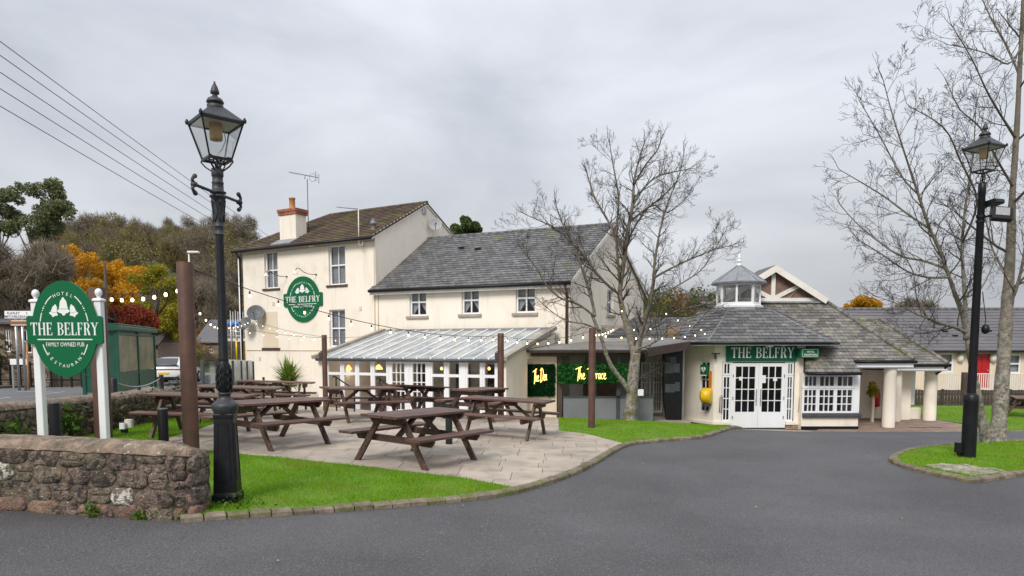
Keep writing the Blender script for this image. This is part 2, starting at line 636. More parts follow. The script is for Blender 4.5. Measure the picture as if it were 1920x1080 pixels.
m_wood = mat('stained_wood', (0.098, 0.048, 0.034), (0.042, 0.022, 0.017), 7, 0.62, 0.35, 24, vary=0.22, hue=0.012, stretch=(0.5, 5, 5), spots=(0.13, 0.085, 0.068), spot_scale=3, spot_at=0.64, spot_soft=0.08, detail=6, bdist=0.006)
m_wood_top = mat('worn_table_wood', (0.155, 0.083, 0.06), (0.066, 0.033, 0.025), 6, 0.5, 0.4, 24, vary=0.2, hue=0.01, stretch=(0.5, 6, 6), detail=7, bdist=0.006)
m_brownf = mat('brown_fascia', (0.085, 0.052, 0.042), (0.055, 0.035, 0.03), 4, 0.55, 0.1, 30)
m_fence = mat('dark_fence_wood', (0.075, 0.05, 0.042), (0.045, 0.03, 0.026), 4, 0.7, 0.2, 30, vary=0.2)
m_slate = mat('slate', (0.145, 0.142, 0.144), (0.092, 0.09, 0.092), 3.5, 0.55, 0.3, 30, vary=0.30, hue=0.02, island=True, spots=(0.13, 0.135, 0.05), spot_scale=1.8, spot_at=0.64, spot_soft=0.05, detail=6, bdist=0.006, spots2=(0.26, 0.26, 0.24), spot2_scale=9, spot2_at=0.66)
m_slate2 = mat('mossy_slate', (0.19, 0.175, 0.15), (0.12, 0.11, 0.1), 3.5, 0.6, 0.3, 30, vary=0.38, hue=0.025, island=True, spots=(0.14, 0.15, 0.045), spot_scale=1.7, spot_at=0.635, spot_soft=0.06, detail=6, bdist=0.006, spots2=(0.3, 0.29, 0.25), spot2_scale=8, spot2_at=0.65)
m_tile = mat('mossy_brown_tile', (0.12, 0.078, 0.055), (0.07, 0.048, 0.037), 3, 0.8, 0.35, 30, vary=0.3, island=True, spots=(0.13, 0.115, 0.03), spot_scale=1.1, spot_at=0.585, spot_soft=0.09, detail=6)
m_deck = mat('roof_deck', (0.07, 0.065, 0.065), None, 3, 0.9)
m_annex = mat('grey_roof_tile', (0.135, 0.128, 0.137), (0.11, 0.104, 0.112), 1.2, 0.75, 0.2, 20, vary=0.06, island=True)
m_sheet = mat('grey_roof_sheet', (0.25, 0.235, 0.215), (0.18, 0.17, 0.155), 1.6, 0.6, 0.1, 20, detail=6)
m_lead = mat('lead', (0.26, 0.27, 0.29), (0.18, 0.19, 0.2), 5, 0.5, 0.1, 20)
m_greensign = mat('green_sign', (0.004, 0.125, 0.048), (0.004, 0.115, 0.043), 2, 0.4, spec=0.22)
m_greenf = mat('dark_green_sign', (0.006, 0.095, 0.05), (0.005, 0.085, 0.045), 2, 0.4, spec=0.2)
m_shelter = mat('green_shelter_paint', (0.016, 0.085, 0.055), (0.012, 0.065, 0.042), 3, 0.45, spec=0.3)
m_dkgreen = mat('dark_green_post', (0.012, 0.028, 0.022), (0.009, 0.02, 0.016), 3, 0.45, spec=0.3)
m_perspex = frost_mat('scratched_perspex', (0.52, 0.46, 0.36), 0.55)
m_poly = frost_mat('polycarbonate', (0.82, 0.86, 0.85), 0.5)
m_glass = glass_mat('window_glass', (0.86, 0.89, 0.9))
m_glassd = glass_mat('dark_window_glass', (0.55, 0.6, 0.66), base=0.05)
m_lampglass = glass_mat('lantern_glass', (0.84, 0.85, 0.84), 0.08, 0.08)
m_screen = glass_mat('screen_glass', (0.74, 0.8, 0.77), 0.05, 0.08)
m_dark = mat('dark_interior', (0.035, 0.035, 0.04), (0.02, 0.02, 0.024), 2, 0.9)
m_dim = mat('dim_interior', (0.44, 0.43, 0.41), (0.34, 0.33, 0.31), 1.5, 0.9)
m_curtain = mat('net_curtain', (0.42, 0.42, 0.43), (0.3, 0.3, 0.31), 14, 0.9, 0.6, 30, stretch=(12, 1, 0.6))
m_blind = mat('grey_blind', (0.27, 0.27, 0.29), (0.2, 0.2, 0.22), 6, 0.9)
m_letter = mat('white_lettering', (0.8, 0.81, 0.79), (0.76, 0.77, 0.75), 3, 0.5)
m_stone = mat('rubble_stone', (0.24, 0.18, 0.13), (0.066, 0.05, 0.038), 13, 0.9, 1.0, 46, vary=0.3, hue=0.02, spots=(0.36, 0.33, 0.28), spot_scale=34, spot_at=0.62, spot_soft=0.04, detail=8, spots2=(0.04, 0.036, 0.03), spot2_scale=11, spot2_at=0.57, bdist=0.035)
m_stoner = mat('red_sandstone', (0.30, 0.18, 0.12), (0.13, 0.085, 0.06), 11, 0.9, 1.0, 46, vary=0.2, hue=0.02, spots=(0.16, 0.13, 0.1), spot_scale=10, spot_at=0.55, detail=7, bdist=0.03, spots2=(0.05, 0.042, 0.033), spot2_scale=13, spot2_at=0.6)
m_stonew = mat('whitened_stone', (0.56, 0.53, 0.47), (0.15, 0.12, 0.09), 15, 0.9, 1.0, 46, detail=8, ramp=(0.46, 0.54), bdist=0.03)
m_mortar = mat('old_mortar', (0.17, 0.13, 0.09), (0.055, 0.044, 0.032), 12, 0.95, 0.9, 30, detail=7, spots=(0.06, 0.065, 0.025), spot_scale=4, spot_at=0.6, bdist=0.02)
m_coping = mat('mortar_coping', (0.32, 0.235, 0.17), (0.14, 0.105, 0.078), 8, 0.9, 1.0, 32, detail=7, spots=(0.1, 0.09, 0.06), spot_scale=5.5, spot_at=0.56, spot_soft=0.08, bdist=0.03, spots2=(0.45, 0.4, 0.33), spot2_scale=19, spot2_at=0.66)
m_barn = mat('barn_stone', (0.27, 0.2, 0.15), (0.13, 0.098, 0.075), 9, 0.9, 0.6, 18, vary=0.3, island=True, detail=6)
m_bark = mat('grey_bark', (0.36, 0.325, 0.275), (0.11, 0.095, 0.078), 11, 0.9, 1.0, 24, detail=7, hz=(0.9, 4.8, (0.145, 0.122, 0.09)), spots=(0.10, 0.10, 0.03), spot_scale=2.2, spot_at=0.58, spot_soft=0.07, spots2=(0.06, 0.052, 0.045), spot2_scale=15, spot2_at=0.63, bdist=0.02)
m_limb = mat('mossy_limb', (0.20, 0.175, 0.14), (0.085, 0.072, 0.057), 8, 0.9, 0.5, 30, detail=6, spots=(0.085, 0.088, 0.026), spot_scale=1.8, spot_at=0.6, spot_soft=0.06)
m_twig = mat('twig', (0.075, 0.058, 0.046), (0.045, 0.036, 0.03), 6, 0.9)
m_farbark = mat('far_bark', (0.085, 0.07, 0.055), None, 4, 0.95)
m_brick = mat('red_brick', (0.38, 0.15, 0.085), (0.26, 0.1, 0.06), 9, 0.85, 0.3, 40, vary=0.25, island=True)
m_bufbrick = mat('buff_brick', (0.40, 0.27, 0.17), (0.25, 0.17, 0.115), 9, 0.85, 0.3, 40, vary=0.3, island=True)
m_clay = mat('clay_pot', (0.5, 0.24, 0.09), (0.38, 0.18, 0.07), 5, 0.8)
m_gableb = mat('gable_brick', (0.23, 0.135, 0.1), (0.16, 0.1, 0.08), 9, 0.9, 0.3, 30)
m_grey = mat('grey_panel', (0.20, 0.205, 0.225), (0.17, 0.175, 0.19), 2, 0.5)
m_greyd = mat('dark_grey_metal', (0.07, 0.075, 0.085), (0.05, 0.055, 0.06), 4, 0.45)
m_steel = mat('galvanised_steel', (0.5, 0.5, 0.5), (0.4, 0.4, 0.4), 6, 0.35, metal=0.8)
m_dish = mat('dish_mesh_grey', (0.12, 0.125, 0.135), (0.09, 0.095, 0.1), 8, 0.5)
m_red = mat('red_gloss_paint', (0.45, 0.012, 0.015), (0.38, 0.01, 0.012), 3, 0.3)
m_yellow = mat('yellow_plastic', (0.85, 0.55, 0.01), (0.75, 0.46, 0.01), 4, 0.4)
m_blue = mat('blue_tarpaulin', (0.03, 0.22, 0.6), (0.02, 0.16, 0.5), 3, 0.5)
m_orange = mat('orange_plastic', (0.6, 0.22, 0.02), None, 4, 0.5)
m_tyre = mat('tyre', (0.015, 0.015, 0.016), None, 5, 0.8)
m_carw = mat('white_car_paint', (0.78, 0.79, 0.81), (0.76, 0.77, 0.79), 1, 0.25, coat=0.6)
m_cargl = mat('car_glass', (0.015, 0.017, 0.02), None, 1, 0.06)
m_tail = mat('tail_lamp', (0.4, 0.03, 0.02), None, 1, 0.2)
m_plate = mat('yellow_plate', (0.8, 0.52, 0.02), None, 2, 0.4)
m_bulb = mat('lit_bulb', (1, 0.8, 0.5), None, 1, 0.3, emit=((1.0, 0.72, 0.4), 2.4))
m_neon = mat('warm_neon', (1, 0.75, 0.3), None, 1, 0.3, emit=((1.0, 0.5, 0.13), 2.4))
m_pend = mat('lit_pendant', (1, 0.6, 0.25), None, 1, 0.3, emit=((1.0, 0.45, 0.12), 1.8))
m_lampamber = mat('amber_lens', (0.62, 0.40, 0.15), (0.5, 0.30, 0.1), 8, 0.3)
m_frostw = mat('frosted_bowl', (0.7, 0.68, 0.6), None, 4, 0.3)
m_cable = mat('black_cable', (0.015, 0.015, 0.015), None, 3, 0.6)
m_wire = mat('overhead_wire', (0.06, 0.06, 0.065), None, 3, 0.6)
m_ply = mat('mdf_brown', (0.2, 0.12, 0.07), (0.12, 0.07, 0.045), 3, 0.6)
m_tan = mat('brown_tourist_sign', (0.27, 0.11, 0.03), None, 3, 0.5)
m_inkblack = mat('sign_ink', (0.03, 0.03, 0.03), None, 3, 0.6)
m_roadpaint = mat('road_paint', (0.62, 0.62, 0.6), (0.4, 0.4, 0.39), 12, 0.8, detail=6)
m_blade = leaf_mat('grass_blade', (0.11, 0.26, 0.012), (0.19, 0.38, 0.018), (0.27, 0.44, 0.045), 0.4, (0.27, 0.33, 0.05))
m_ivy = leaf_mat('ivy_leaf', (0.035, 0.10, 0.012), (0.08, 0.17, 0.02), (0.14, 0.22, 0.04), 0.25)
m_ivyd = leaf_mat('dry_ivy', (0.05, 0.05, 0.025), (0.10, 0.085, 0.05), (0.14, 0.13, 0.06), 0.2)
m_hedge = leaf_mat('hedge_leaf', (0.004, 0.03, 0.006), (0.012, 0.07, 0.014), (0.05, 0.17, 0.04), 0.15)
m_hedged = leaf_mat('dark_hedge_leaf', (0.002, 0.010, 0.004), (0.005, 0.022, 0.008), (0.010, 0.042, 0.014), 0.1)
m_cord = leaf_mat('cordyline_leaf', (0.10, 0.17, 0.02), (0.17, 0.26, 0.035), (0.30, 0.36, 0.09), 0.3)
m_lyel = leaf_mat('yellow_leaf', (0.44, 0.21, 0.02), (0.64, 0.35, 0.03), (0.74, 0.47, 0.07), 0.4)
m_lygr = leaf_mat('yellow_green_leaf', (0.20, 0.20, 0.025), (0.32, 0.29, 0.035), (0.45, 0.37, 0.05), 0.35)
m_lred = leaf_mat('red_leaf', (0.16, 0.025, 0.02), (0.30, 0.06, 0.04), (0.36, 0.13, 0.06), 0.3)
m_loak = leaf_mat('oak_leaf', (0.115, 0.14, 0.07), (0.18, 0.21, 0.105), (0.28, 0.28, 0.15), 0.35)
m_lev = leaf_mat('evergreen_leaf', (0.05, 0.085, 0.03), (0.085, 0.13, 0.045), (0.14, 0.17, 0.065), 0.3)
m_lbare = leaf_mat('bare_twigs', (0.13, 0.105, 0.08), (0.20, 0.165, 0.125), (0.27, 0.235, 0.165), 0.15)
m_lolive = leaf_mat('olive_twigs', (0.14, 0.125, 0.055), (0.21, 0.185, 0.085), (0.30, 0.24, 0.11), 0.2)
m_lrust = leaf_mat('rust_leaf', (0.24, 0.12, 0.045), (0.36, 0.19, 0.065), (0.44, 0.27, 0.10), 0.3)
m_fallen = leaf_mat('fallen_leaf', (0.20, 0.11, 0.04), (0.33, 0.2, 0.08), (0.45, 0.36, 0.22), 0.1)
# ================================================================== ground
def hill(x, y):
    return sm((y - 58) / 115.0) * (5.5 + 18.0 * sm((-x - 6) / 55.0))
def ground_grid():
    def axis(a, b, st, far):
        r = [a + i * st for i in range(int((b - a) / st) + 1)]
        k, v = st, r[-1]
        while v < far:
            k *= 1.35
            v += k
            r.append(v)
        k, v = st, r[0]
        pre = []
        while v > -far:
            k *= 1.35
            v -= k
            pre.append(v)
        return pre[::-1] + r
    X, Y = axis(-45, 50, 2.0, 1600), axis(-8, 70, 2.0, 1600)
    V = [(x, y, zg(x, y) - 0.14 + hill(x, y)) for y in Y for x in X]
    n = len(X)
    Fc = [(j * n + i, j * n + i + 1, (j + 1) * n + i + 1, (j + 1) * n + i) for j in range(len(Y) - 1) for i in range(n - 1)]
    mb = MB()
    mb.add(V, Fc, None, True)
    mb.build('ground', m_field, kind='structure')
ground_grid()
sheet('asphalt_drive', [(-8.9, -6), (45, -6), (45, 28), (-8.9, 28)], 0.0, m_asphalt, 1.5, kind='structure')
sheet('road', [(-60, -6), (-10.9, -6), (-12.7, 16.8), (-13.4, 22), (-14.6, 30), (-17, 70), (-26, 70), (-20.5, 26.3), (-60, 26.3)], -0.03, m_road, 2.0, kind='structure')
pv = [(-8.9, -6), (-8.2, 28), (-13.6, 28), (-14.4, 30), (-13.4, 22), (-12.7, 16.8), (-10.9, -6)]
sheet('pavement', [(-8.9, -6), (-8.9, 27), (-14.1, 27), (-13.4, 22), (-12.7, 16.8), (-10.9, -6)], 0.05, m_concrete, 2.0, 0.15, kind='structure')
sheet('far_pavement', [(-60, 26.3), (-20.5, 26.3), (-21.2, 30.5), (-60, 30.5)], 0.06, m_soil, 2.0, 0.15, kind='structure')
mk = MB()
def line_mark(a, b, wd):
    a, b = Vector((*a, 0)), Vector((*b, 0))
    d = (b - a).normalized()
    n = Vector((-d.y, d.x, 0)) * wd / 2
    k = max(1, int((b - a).length / 1.5))
    for i in range(k):
        p, q = a + (b - a) * i / k, a + (b - a) * (i + 1) / k
        mk.add([(c.x, c.y, zg(c.x, c.y) - 0.018) for c in (p - n, q - n, q + n, p + n)], [(0, 1, 2, 3)])
line_mark((-12.15, 9), (-13.0, 16.8), 0.11)
line_mark((-13.0, 16.8), (-13.75, 22.5), 0.11)
for k in range(7):
    line_mark((-16.6 - k * 2.6, 24.6), (-17.9 - k * 2.6, 24.6), 0.1)
for k in range(5):
    line_mark((-15.5 - k * .12, 12 + k * 2.8), (-15.6 - k * .12, 13.3 + k * 2.8), 0.1)
mk.build('road_markings', m_roadpaint, kind='structure')

# kerb line of the terrace and lawn, outer edge, from the wall round to the doors
KP = [gr(*p) for p in [(338, 981), (420, 974), (540, 967), (640, 960), (760, 951), (860, 942), (940, 933), (1000, 919), (1060, 899), (1105, 880), (1143, 856), (1163, 843), (1188, 834), (1260, 827), (1340, 822), (1413, 815)]]
def resample(P, st):
    P = [Vector((p[0], p[1])) for p in P]
    d = [0]
    for a, b in zip(P, P[1:]):
        d.append(d[-1] + (b - a).length)
    n = max(2, round(d[-1] / st))
    r, i = [], 0
    for k in range(n + 1):
        s = d[-1] * k / n
        while i < len(d) - 2 and d[i + 1] < s:
            i += 1
        t = (s - d[i]) / max(1e-6, d[i + 1] - d[i])
        r.append(P[i].lerp(P[i + 1], t))
    return r
def smooth_path(P, it=2):
    P = [Vector((p[0], p[1])) for p in P]
    for _ in range(it):
        q = [P[0]]
        for a, b in zip(P, P[1:]):
            q += [a.lerp(b, .25), a.lerp(b, .75)]
        q.append(P[-1])
        P = q
    return P
def offset_path(P, d):
    r = []
    for i, p in enumerate(P):
        t = (P[min(i + 1, len(P) - 1)] - P[max(0, i - 1)]).normalized()
        r.append(p + Vector((-t.y, t.x)) * d)
    return r
KPs = smooth_path(KP)
KIN = offset_path(KPs, 0.125)
def kerb(label, path, wd, st, side=1, cap=300):
    root = bpy.data.objects.new('kerb', None)
    COL.objects.link(root)
    root['kind'] = 'structure'
    WM[root.name] = Matrix.Identity(4)
    P = resample(path, st)
    kb = MB()
    for a, b in zip(P, P[1:]):
        d = (b - a)
        L_ = d.length
        d.normalize()
        n = Vector((-d.y, d.x)) * side
        z = zg(*((a + b) / 2)) + 0.068 + RN.uniform(-.008, .008)
        w_ = wd * RN.uniform(.95, 1.05)
        M = Matrix(((d.x, n.x, 0, a.x), (d.y, n.y, 0, a.y), (0, 0, 1, z), (0, 0, 0, 1)))
        q = MB()
        g = 0.006
        j = [RN.uniform(-.006, .006) for _ in range(8)]
        c = .014
        vs = [(g, j[0], -.16), (L_ - g, j[1], -.16), (L_ - g, w_, -.16), (g, w_, -.16),
              (g, j[0], -c * 1.6), (L_ - g, j[1], -c * 1.6), (L_ - g, w_ - .004, -c), (g, w_ - .004, -c),
              (g + c, j[0] + c * 1.8, j[2]), (L_ - g - c, j[1] + c * 1.8, j[3]), (L_ - g - c, w_ - c, j[4]), (g + c, w_ - c, j[5])]
        fs = [(0, 1, 5, 4), (1, 2, 6, 5), (2, 3, 7, 6), (3, 0, 4, 7), (4, 5, 9, 8), (5, 6, 10, 9), (6, 7, 11, 10), (7, 4, 8, 11), (8, 9, 10, 11)]
        if side < 0:
            fs = [tuple(reversed(f)) for f in fs]
        q.add(vs, fs)
        link('kerb_block', q.mesh('kerb_block', m_kerb), root, M)
    return root
kerb('front', KPs, 0.125, 0.215)

# ------------------------------------------------------------------ lawns and terrace
def ln(*px):
    return [Vector(gr(*p).xy) for p in px]
iA = min(range(len(KIN)), key=lambda i: (KIN[i] - gr(962, 919).xy).length)
iB = min(range(len(KIN)), key=lambda i: (KIN[i] - gr(1172, 836).xy).length)
lawn_edge = ln((880, 905), (800, 894.5), (720, 885), (640, 876.5), (560, 868), (460, 858), (383, 850), (300, 838))
LAWN_F = KIN[:iA + 1] + lawn_edge + [Vector((-6.08, 11.0)), Vector((-6.12, 13.2)), Vector((-6.4, 15.4)), Vector((-7.5, 15.4)), Vector((-7.5, 6.2)), Vector((-5.3, 7.3)), Vector((-3.5, 7.15))]
PATIO = KIN[iA:iB + 1] + ln((1100, 818.5), (1048, 812)) + [Vector((1.47, 21.92)), Vector((-0.1, 21.92)), Vector((-0.45, 20.25)), Vector((-6.45, 23.1)), Vector((-5.6, 26.8)), Vector((-11.9, 30.5)), Vector((-9, 27)), Vector((-8.3, 15.4)), Vector((-6.4, 15.4)), Vector((-6.12, 13.2)), Vector((-6.08, 11.0))] + lawn_edge[::-1]
LAWN_M = KIN[iB:] + ln((1384, 804)) + [Vector((6.75, 22.35)), Vector((5.2, 22.2)), Vector((4.6, 21.94)), Vector((1.49, 21.94))] + ln((1048, 812), (1100, 818.5))
sheet('lawn', LAWN_F, 0.05, m_turf, 0.8, 0.12, kind='structure')
sheet('lawn', LAWN_M, 0.05, m_turf, 0.8, 0.12, kind='structure')
patio = sheet('patio', PATIO, 0.049, m_patio, 0.8, 0.12, kind='structure')
def grass(label, poly, dens, h, wd, dz=0.05):
    P = np.array([(p[0], p[1]) for p in poly])
    lo, hi = P.min(0), P.max(0)
    n = int((hi[0] - lo[0]) * (hi[1] - lo[1]) * dens)
    X = NR.uniform(lo[0], hi[0], n)
    Y = NR.uniform(lo[1], hi[1], n)
    k = inpoly(P, X, Y)
    X, Y = X[k], Y[k]
    n = len(X)
    gx, gy = np.meshgrid(np.arange(lo[0] - .5, hi[0] + 1, .5), np.arange(lo[1] - .5, hi[1] + 1, .5), indexing='ij')
    gz = np.vectorize(zg)(gx, gy)
    fx, fy = (X - lo[0] + .5) / .5, (Y - lo[1] + .5) / .5
    i, j = fx.astype(int), fy.astype(int)
    a, b = fx - i, fy - j
    Z = gz[i, j] * (1 - a) * (1 - b) + gz[i + 1, j] * a * (1 - b) + gz[i, j + 1] * (1 - a) * b + gz[i + 1, j + 1] * a * b + dz
    tuft = .7 + .3 * np.sin(X * 5.1 + 1.3 * np.sin(Y * 3.3)) * np.sin(Y * 4.3 + X * 1.7)
    H = h * NR.uniform(.45, 1.15, n) * tuft
    A = NR.uniform(0, 2 * np.pi, n)
    ln_ = NR.uniform(0, .75, n) * H
    B = NR.uniform(0, 2 * np.pi, n)
    V = np.empty((n, 3, 3))
    V[:, 0] = np.stack([X - np.cos(A) * wd / 2, Y - np.sin(A) * wd / 2, Z - .005], 1)
    V[:, 1] = np.stack([X + np.cos(A) * wd / 2, Y + np.sin(A) * wd / 2, Z - .005], 1)
    V[:, 2] = np.stack([X + np.cos(B) * ln_, Y + np.sin(B) * ln_, Z + H], 1)
    o = link('grass', np_mesh('grass', V.reshape(-1, 3), np.arange(n * 3).reshape(-1, 3), m_blade, 3))
    o['kind'] = 'stuff'
    tag(o, label, 'grass')
    return o
near_lawn = [p for p in LAWN_F]
grass('short bright green grass of the front lawn round the tall lamp post', near_lawn, 4200, .052, .008)
grass('bright green grass round the bare tree between terrace and doors', LAWN_M, 1500, .05, .012)

# terrace paving: slabs laid in uneven rows, each its own piece; beyond the 300 nearest they are one part
def paving():
    c, s = math.cos(rad(-3)), math.sin(rad(-3))
    fw = lambda p: (p[0] * c + p[1] * s, -p[0] * s + p[1] * c)
    bk = lambda p: (p[0] * c - p[1] * s, p[0] * s + p[1] * c)
    poly = ccw([fw(p) for p in PATIO])
    xs, ys = [p[0] for p in poly], [p[1] for p in poly]
    items = []
    y = min(ys)
    while y < max(ys):
        h = RN.choice((.45, .6, .6, .45, .3))
        x = min(xs) - RN.uniform(0, .6)
        while x < max(xs):
            l_ = RN.choice((.45, .6, .6, .75, .9))
            q = clip(poly, rect_edges(x + .004, x + l_ - .004, y + .004, y + h - .004))
            x += l_
            if q and parea(q) > .02:
                q = [bk(p) for p in q]
                cx, cy = sum(p[0] for p in q) / len(q), sum(p[1] for p in q) / len(q)
                items.append((cy, cx, q))
        y += h
    items.sort(key=lambda t: t[0] * t[0] + t[1] * t[1])
    rest = MB()
    for i, (cy, cx, q) in enumerate(items):
        q = ccw(q)
        n = len(q)
        dz = .058 + RN.uniform(-.003, .003)
        tx, ty = RN.uniform(-.004, .004), RN.uniform(-.004, .004)
        e = .006
        top = []
        for p in q:
            d = Vector((cx - p[0], cy - p[1]))
            L_ = d.length
            d = d / L_ * min(e, L_ * .3) if L_ > 0 else d
            top.append((p[0] + d.x, p[1] + d.y))
        Z = lambda p: zg(*p) + dz + (p[0] - cx) * tx + (p[1] - cy) * ty
        vs = [(p[0], p[1], Z(p) - .03) for p in q] + [(p[0], p[1], Z(p) - .004) for p in q] + [(p[0], p[1], Z(p)) for p in top]
        fs = []
        for k in range(n):
            k2 = (k + 1) % n
            fs += [(k, k2, n + k2, n + k), (n + k, n + k2, 2 * n + k2, 2 * n + k)]
        fs.append(tuple(range(2 * n, 3 * n)))
        if i < 300:
            m = MB()
            m.add(vs, fs)
            m.build('paving_slab', m_slab, patio)
        else:
            rest.add(vs, fs)
    if rest.v:
        rest.build('paving_slabs', m_slab, patio, kind='stuff')
paving()

# right hand island
ISL = smooth_path(ln((1935, 829), (1880, 830), (1820, 833.5), (1760, 837.5), (1705, 844), (1678, 853), (1664, 862), (1672, 871), (1702, 881), (1760, 894), (1824, 906)), 2) + ln((1845, 904), (1940, 890))
kerb('island', ISL[:-2], 0.13, 0.26, side=1)
kerb('island', [ISL[-3], ISL[-2], ISL[-1]], 0.13, 0.26, side=1)
ISL_IN = offset_path(ISL, 0.12)
isl_poly = ISL_IN + [Vector((12.6, 9.9)), Vector((12.6, 14.6))]
sheet('lawn', isl_poly, 0.045, m_turf, 0.8, 0.1, kind='structure')
cob_px = [(1735, 880), (1765, 876), (1805, 878), (1850, 885), (1893, 890), (1850, 897), (1828, 900), (1780, 891)]
COB = ln(*cob_px)
grass('bright green grass of the traffic island under the twin trunked tree', isl_poly, 2300, .055, .010, .045)
bpy.data.objects['grass.002'] if 'grass.002' in bpy.data.objects else None
def cobbles():
    cb = MB()
    P = ccw([(p.x, p.y) for p in COB])
    sheet('mortar_bed', P, 0.06, m_patio, 0.5, kind='structure')
    root = bpy.data.objects['mortar_bed']
    y = min(p[1] for p in P)
    while y < max(p[1] for p in P):
        x = min(p[0] for p in P)
        while x < max(p[0] for p in P):
            a, b = RN.uniform(.10, .17), RN.uniform(.08, .12)
            q = clip(P, rect_edges(x, x + a - .018, y, y + b - .018))
            if q and parea(q) > .002:
                cx, cy = sum(p[0] for p in q) / len(q), sum(p[1] for p in q) / len(q)
                z = zg(cx, cy) + .072 + RN.uniform(-.008, .01)
                n = len(q)
                vs = [(p[0], p[1], z - .04) for p in q] + [(p[0], p[1], z - .01) for p in q] + [(cx + (p[0] - cx) * .75, cy + (p[1] - cy) * .75, z) for p in q]
                fs = []
                for k in range(n):
                    k2 = (k + 1) % n
                    fs += [(k, k2, n + k2, n + k), (n + k, n + k2, 2 * n + k2, 2 * n + k)]
                fs.append(tuple(range(2 * n, 3 * n)))
                m = MB()
                m.add(vs, fs)
                m.build('cobble', m_cobble, root)
            x += a
        y += .11
cobbles()
# far right lawn, block paving by the porch, doorstep strip
LAWN_R = [Vector(p) for p in ((15.9, 21.9), (44, 21.9), (44, 32.5), (15.2, 32.5), (16.2, 28))]
sheet('lawn', LAWN_R, 0.05, m_turf, 1.5, 0.12, kind='structure')
kerb('far', [Vector((44, 21.8)), Vector((15.8, 21.8))], 0.12, 0.9, side=-1)
grass('green lawn beyond the drive in front of the dark fence', [(15.9, 22), (32, 22), (32, 30.5), (16.2, 30.5), (16.4, 28)], 420, .06, .02)
BLK = [Vector(p) for p in ((9.6, 21.85), (15.78, 21.85), (16.3, 28), (11.4, 28), (11.4, 24))]
def blocks():
    base = sheet('block_paving', BLK, 0.01, m_patio, 1.0, kind='structure')
    P = ccw([(p.x, p.y) for p in BLK])
    items = []
    y, r = 21.85, 0
    while y < 28:
        x = 9.6 - (r % 2) * .1
        while x < 16.4:
            q = clip(P, rect_edges(x + .004, x + .206, y + .004, y + .098))
            if q and parea(q) > .004:
                items.append((y, x, q))
            x += .21
        y += .102
        r += 1
    rest = MB()
    for i, (cy, cx, q) in enumerate(items):
        z = zg(q[0][0], q[0][1]) + .022 + RN.uniform(-.002, .002)
        n = len(q)
        vs = [(p[0], p[1], z) for p in ccw(q)]
        lo = [(v[0], v[1], z - .012) for v in vs]
        (rest).add(vs + lo, [tuple(range(n))] + [(k, k + n, (k + 1) % n + n, (k + 1) % n) for k in range(n)])
    rest.build('paving_blocks', m_block, base, kind='stuff')
blocks()
sheet('doorstep_strip', ln((1386, 805), (1413, 814), (1470, 813.5), (1620, 813)) + [Vector((9.6, 22.4)), Vector((6.8, 22.9))], 0.012, m_concrete, 1.0, kind='structure')

# ================================================================== stone walls
def stone_mesh(a, h, bulge, M=None):
    n = 10
    pts = []
    ex = RN.uniform(4.0, 9.0)
    sk, tp = RN.uniform(-.16, .16), RN.uniform(-.14, .14)
    for k in range(n):
        t = 2 * math.pi * (k + .5) / n
        c, s_ = math.cos(t), math.sin(t)
        q = (abs(c) ** ex + abs(s_) ** ex) ** (-1 / ex)
        px_, pz_ = c * q * a / 2 * RN.uniform(.9, 1.06), s_ * q * h / 2 * RN.uniform(.88, 1.06)
        pts.append((px_ + sk * pz_, pz_ * (1 + tp * px_ / a * 2)))
    vs = [(p[0] * 1.03, .05, p[1] * 1.03) for p in pts] + [(p[0], -bulge * RN.uniform(.2, .45), p[1]) for p in pts] + [(p[0] * .88, -bulge * RN.uniform(.6, 1.15), p[1] * .86) for p in pts] + [(p[0] * .45 + RN.uniform(-.012, .012), -bulge * RN.uniform(.6, 1.45), p[1] * .45) for p in pts]
    fs = []
    for r in range(3):
        for k in range(n):
            k2 = (k + 1) % n
            fs.append((r * n + k, r * n + k2, (r + 1) * n + k2, (r + 1) * n + k))
    fs.append(tuple(range(3 * n, 4 * n)))
    m = MB()
    m.add(vs, fs, M, True)
    return m
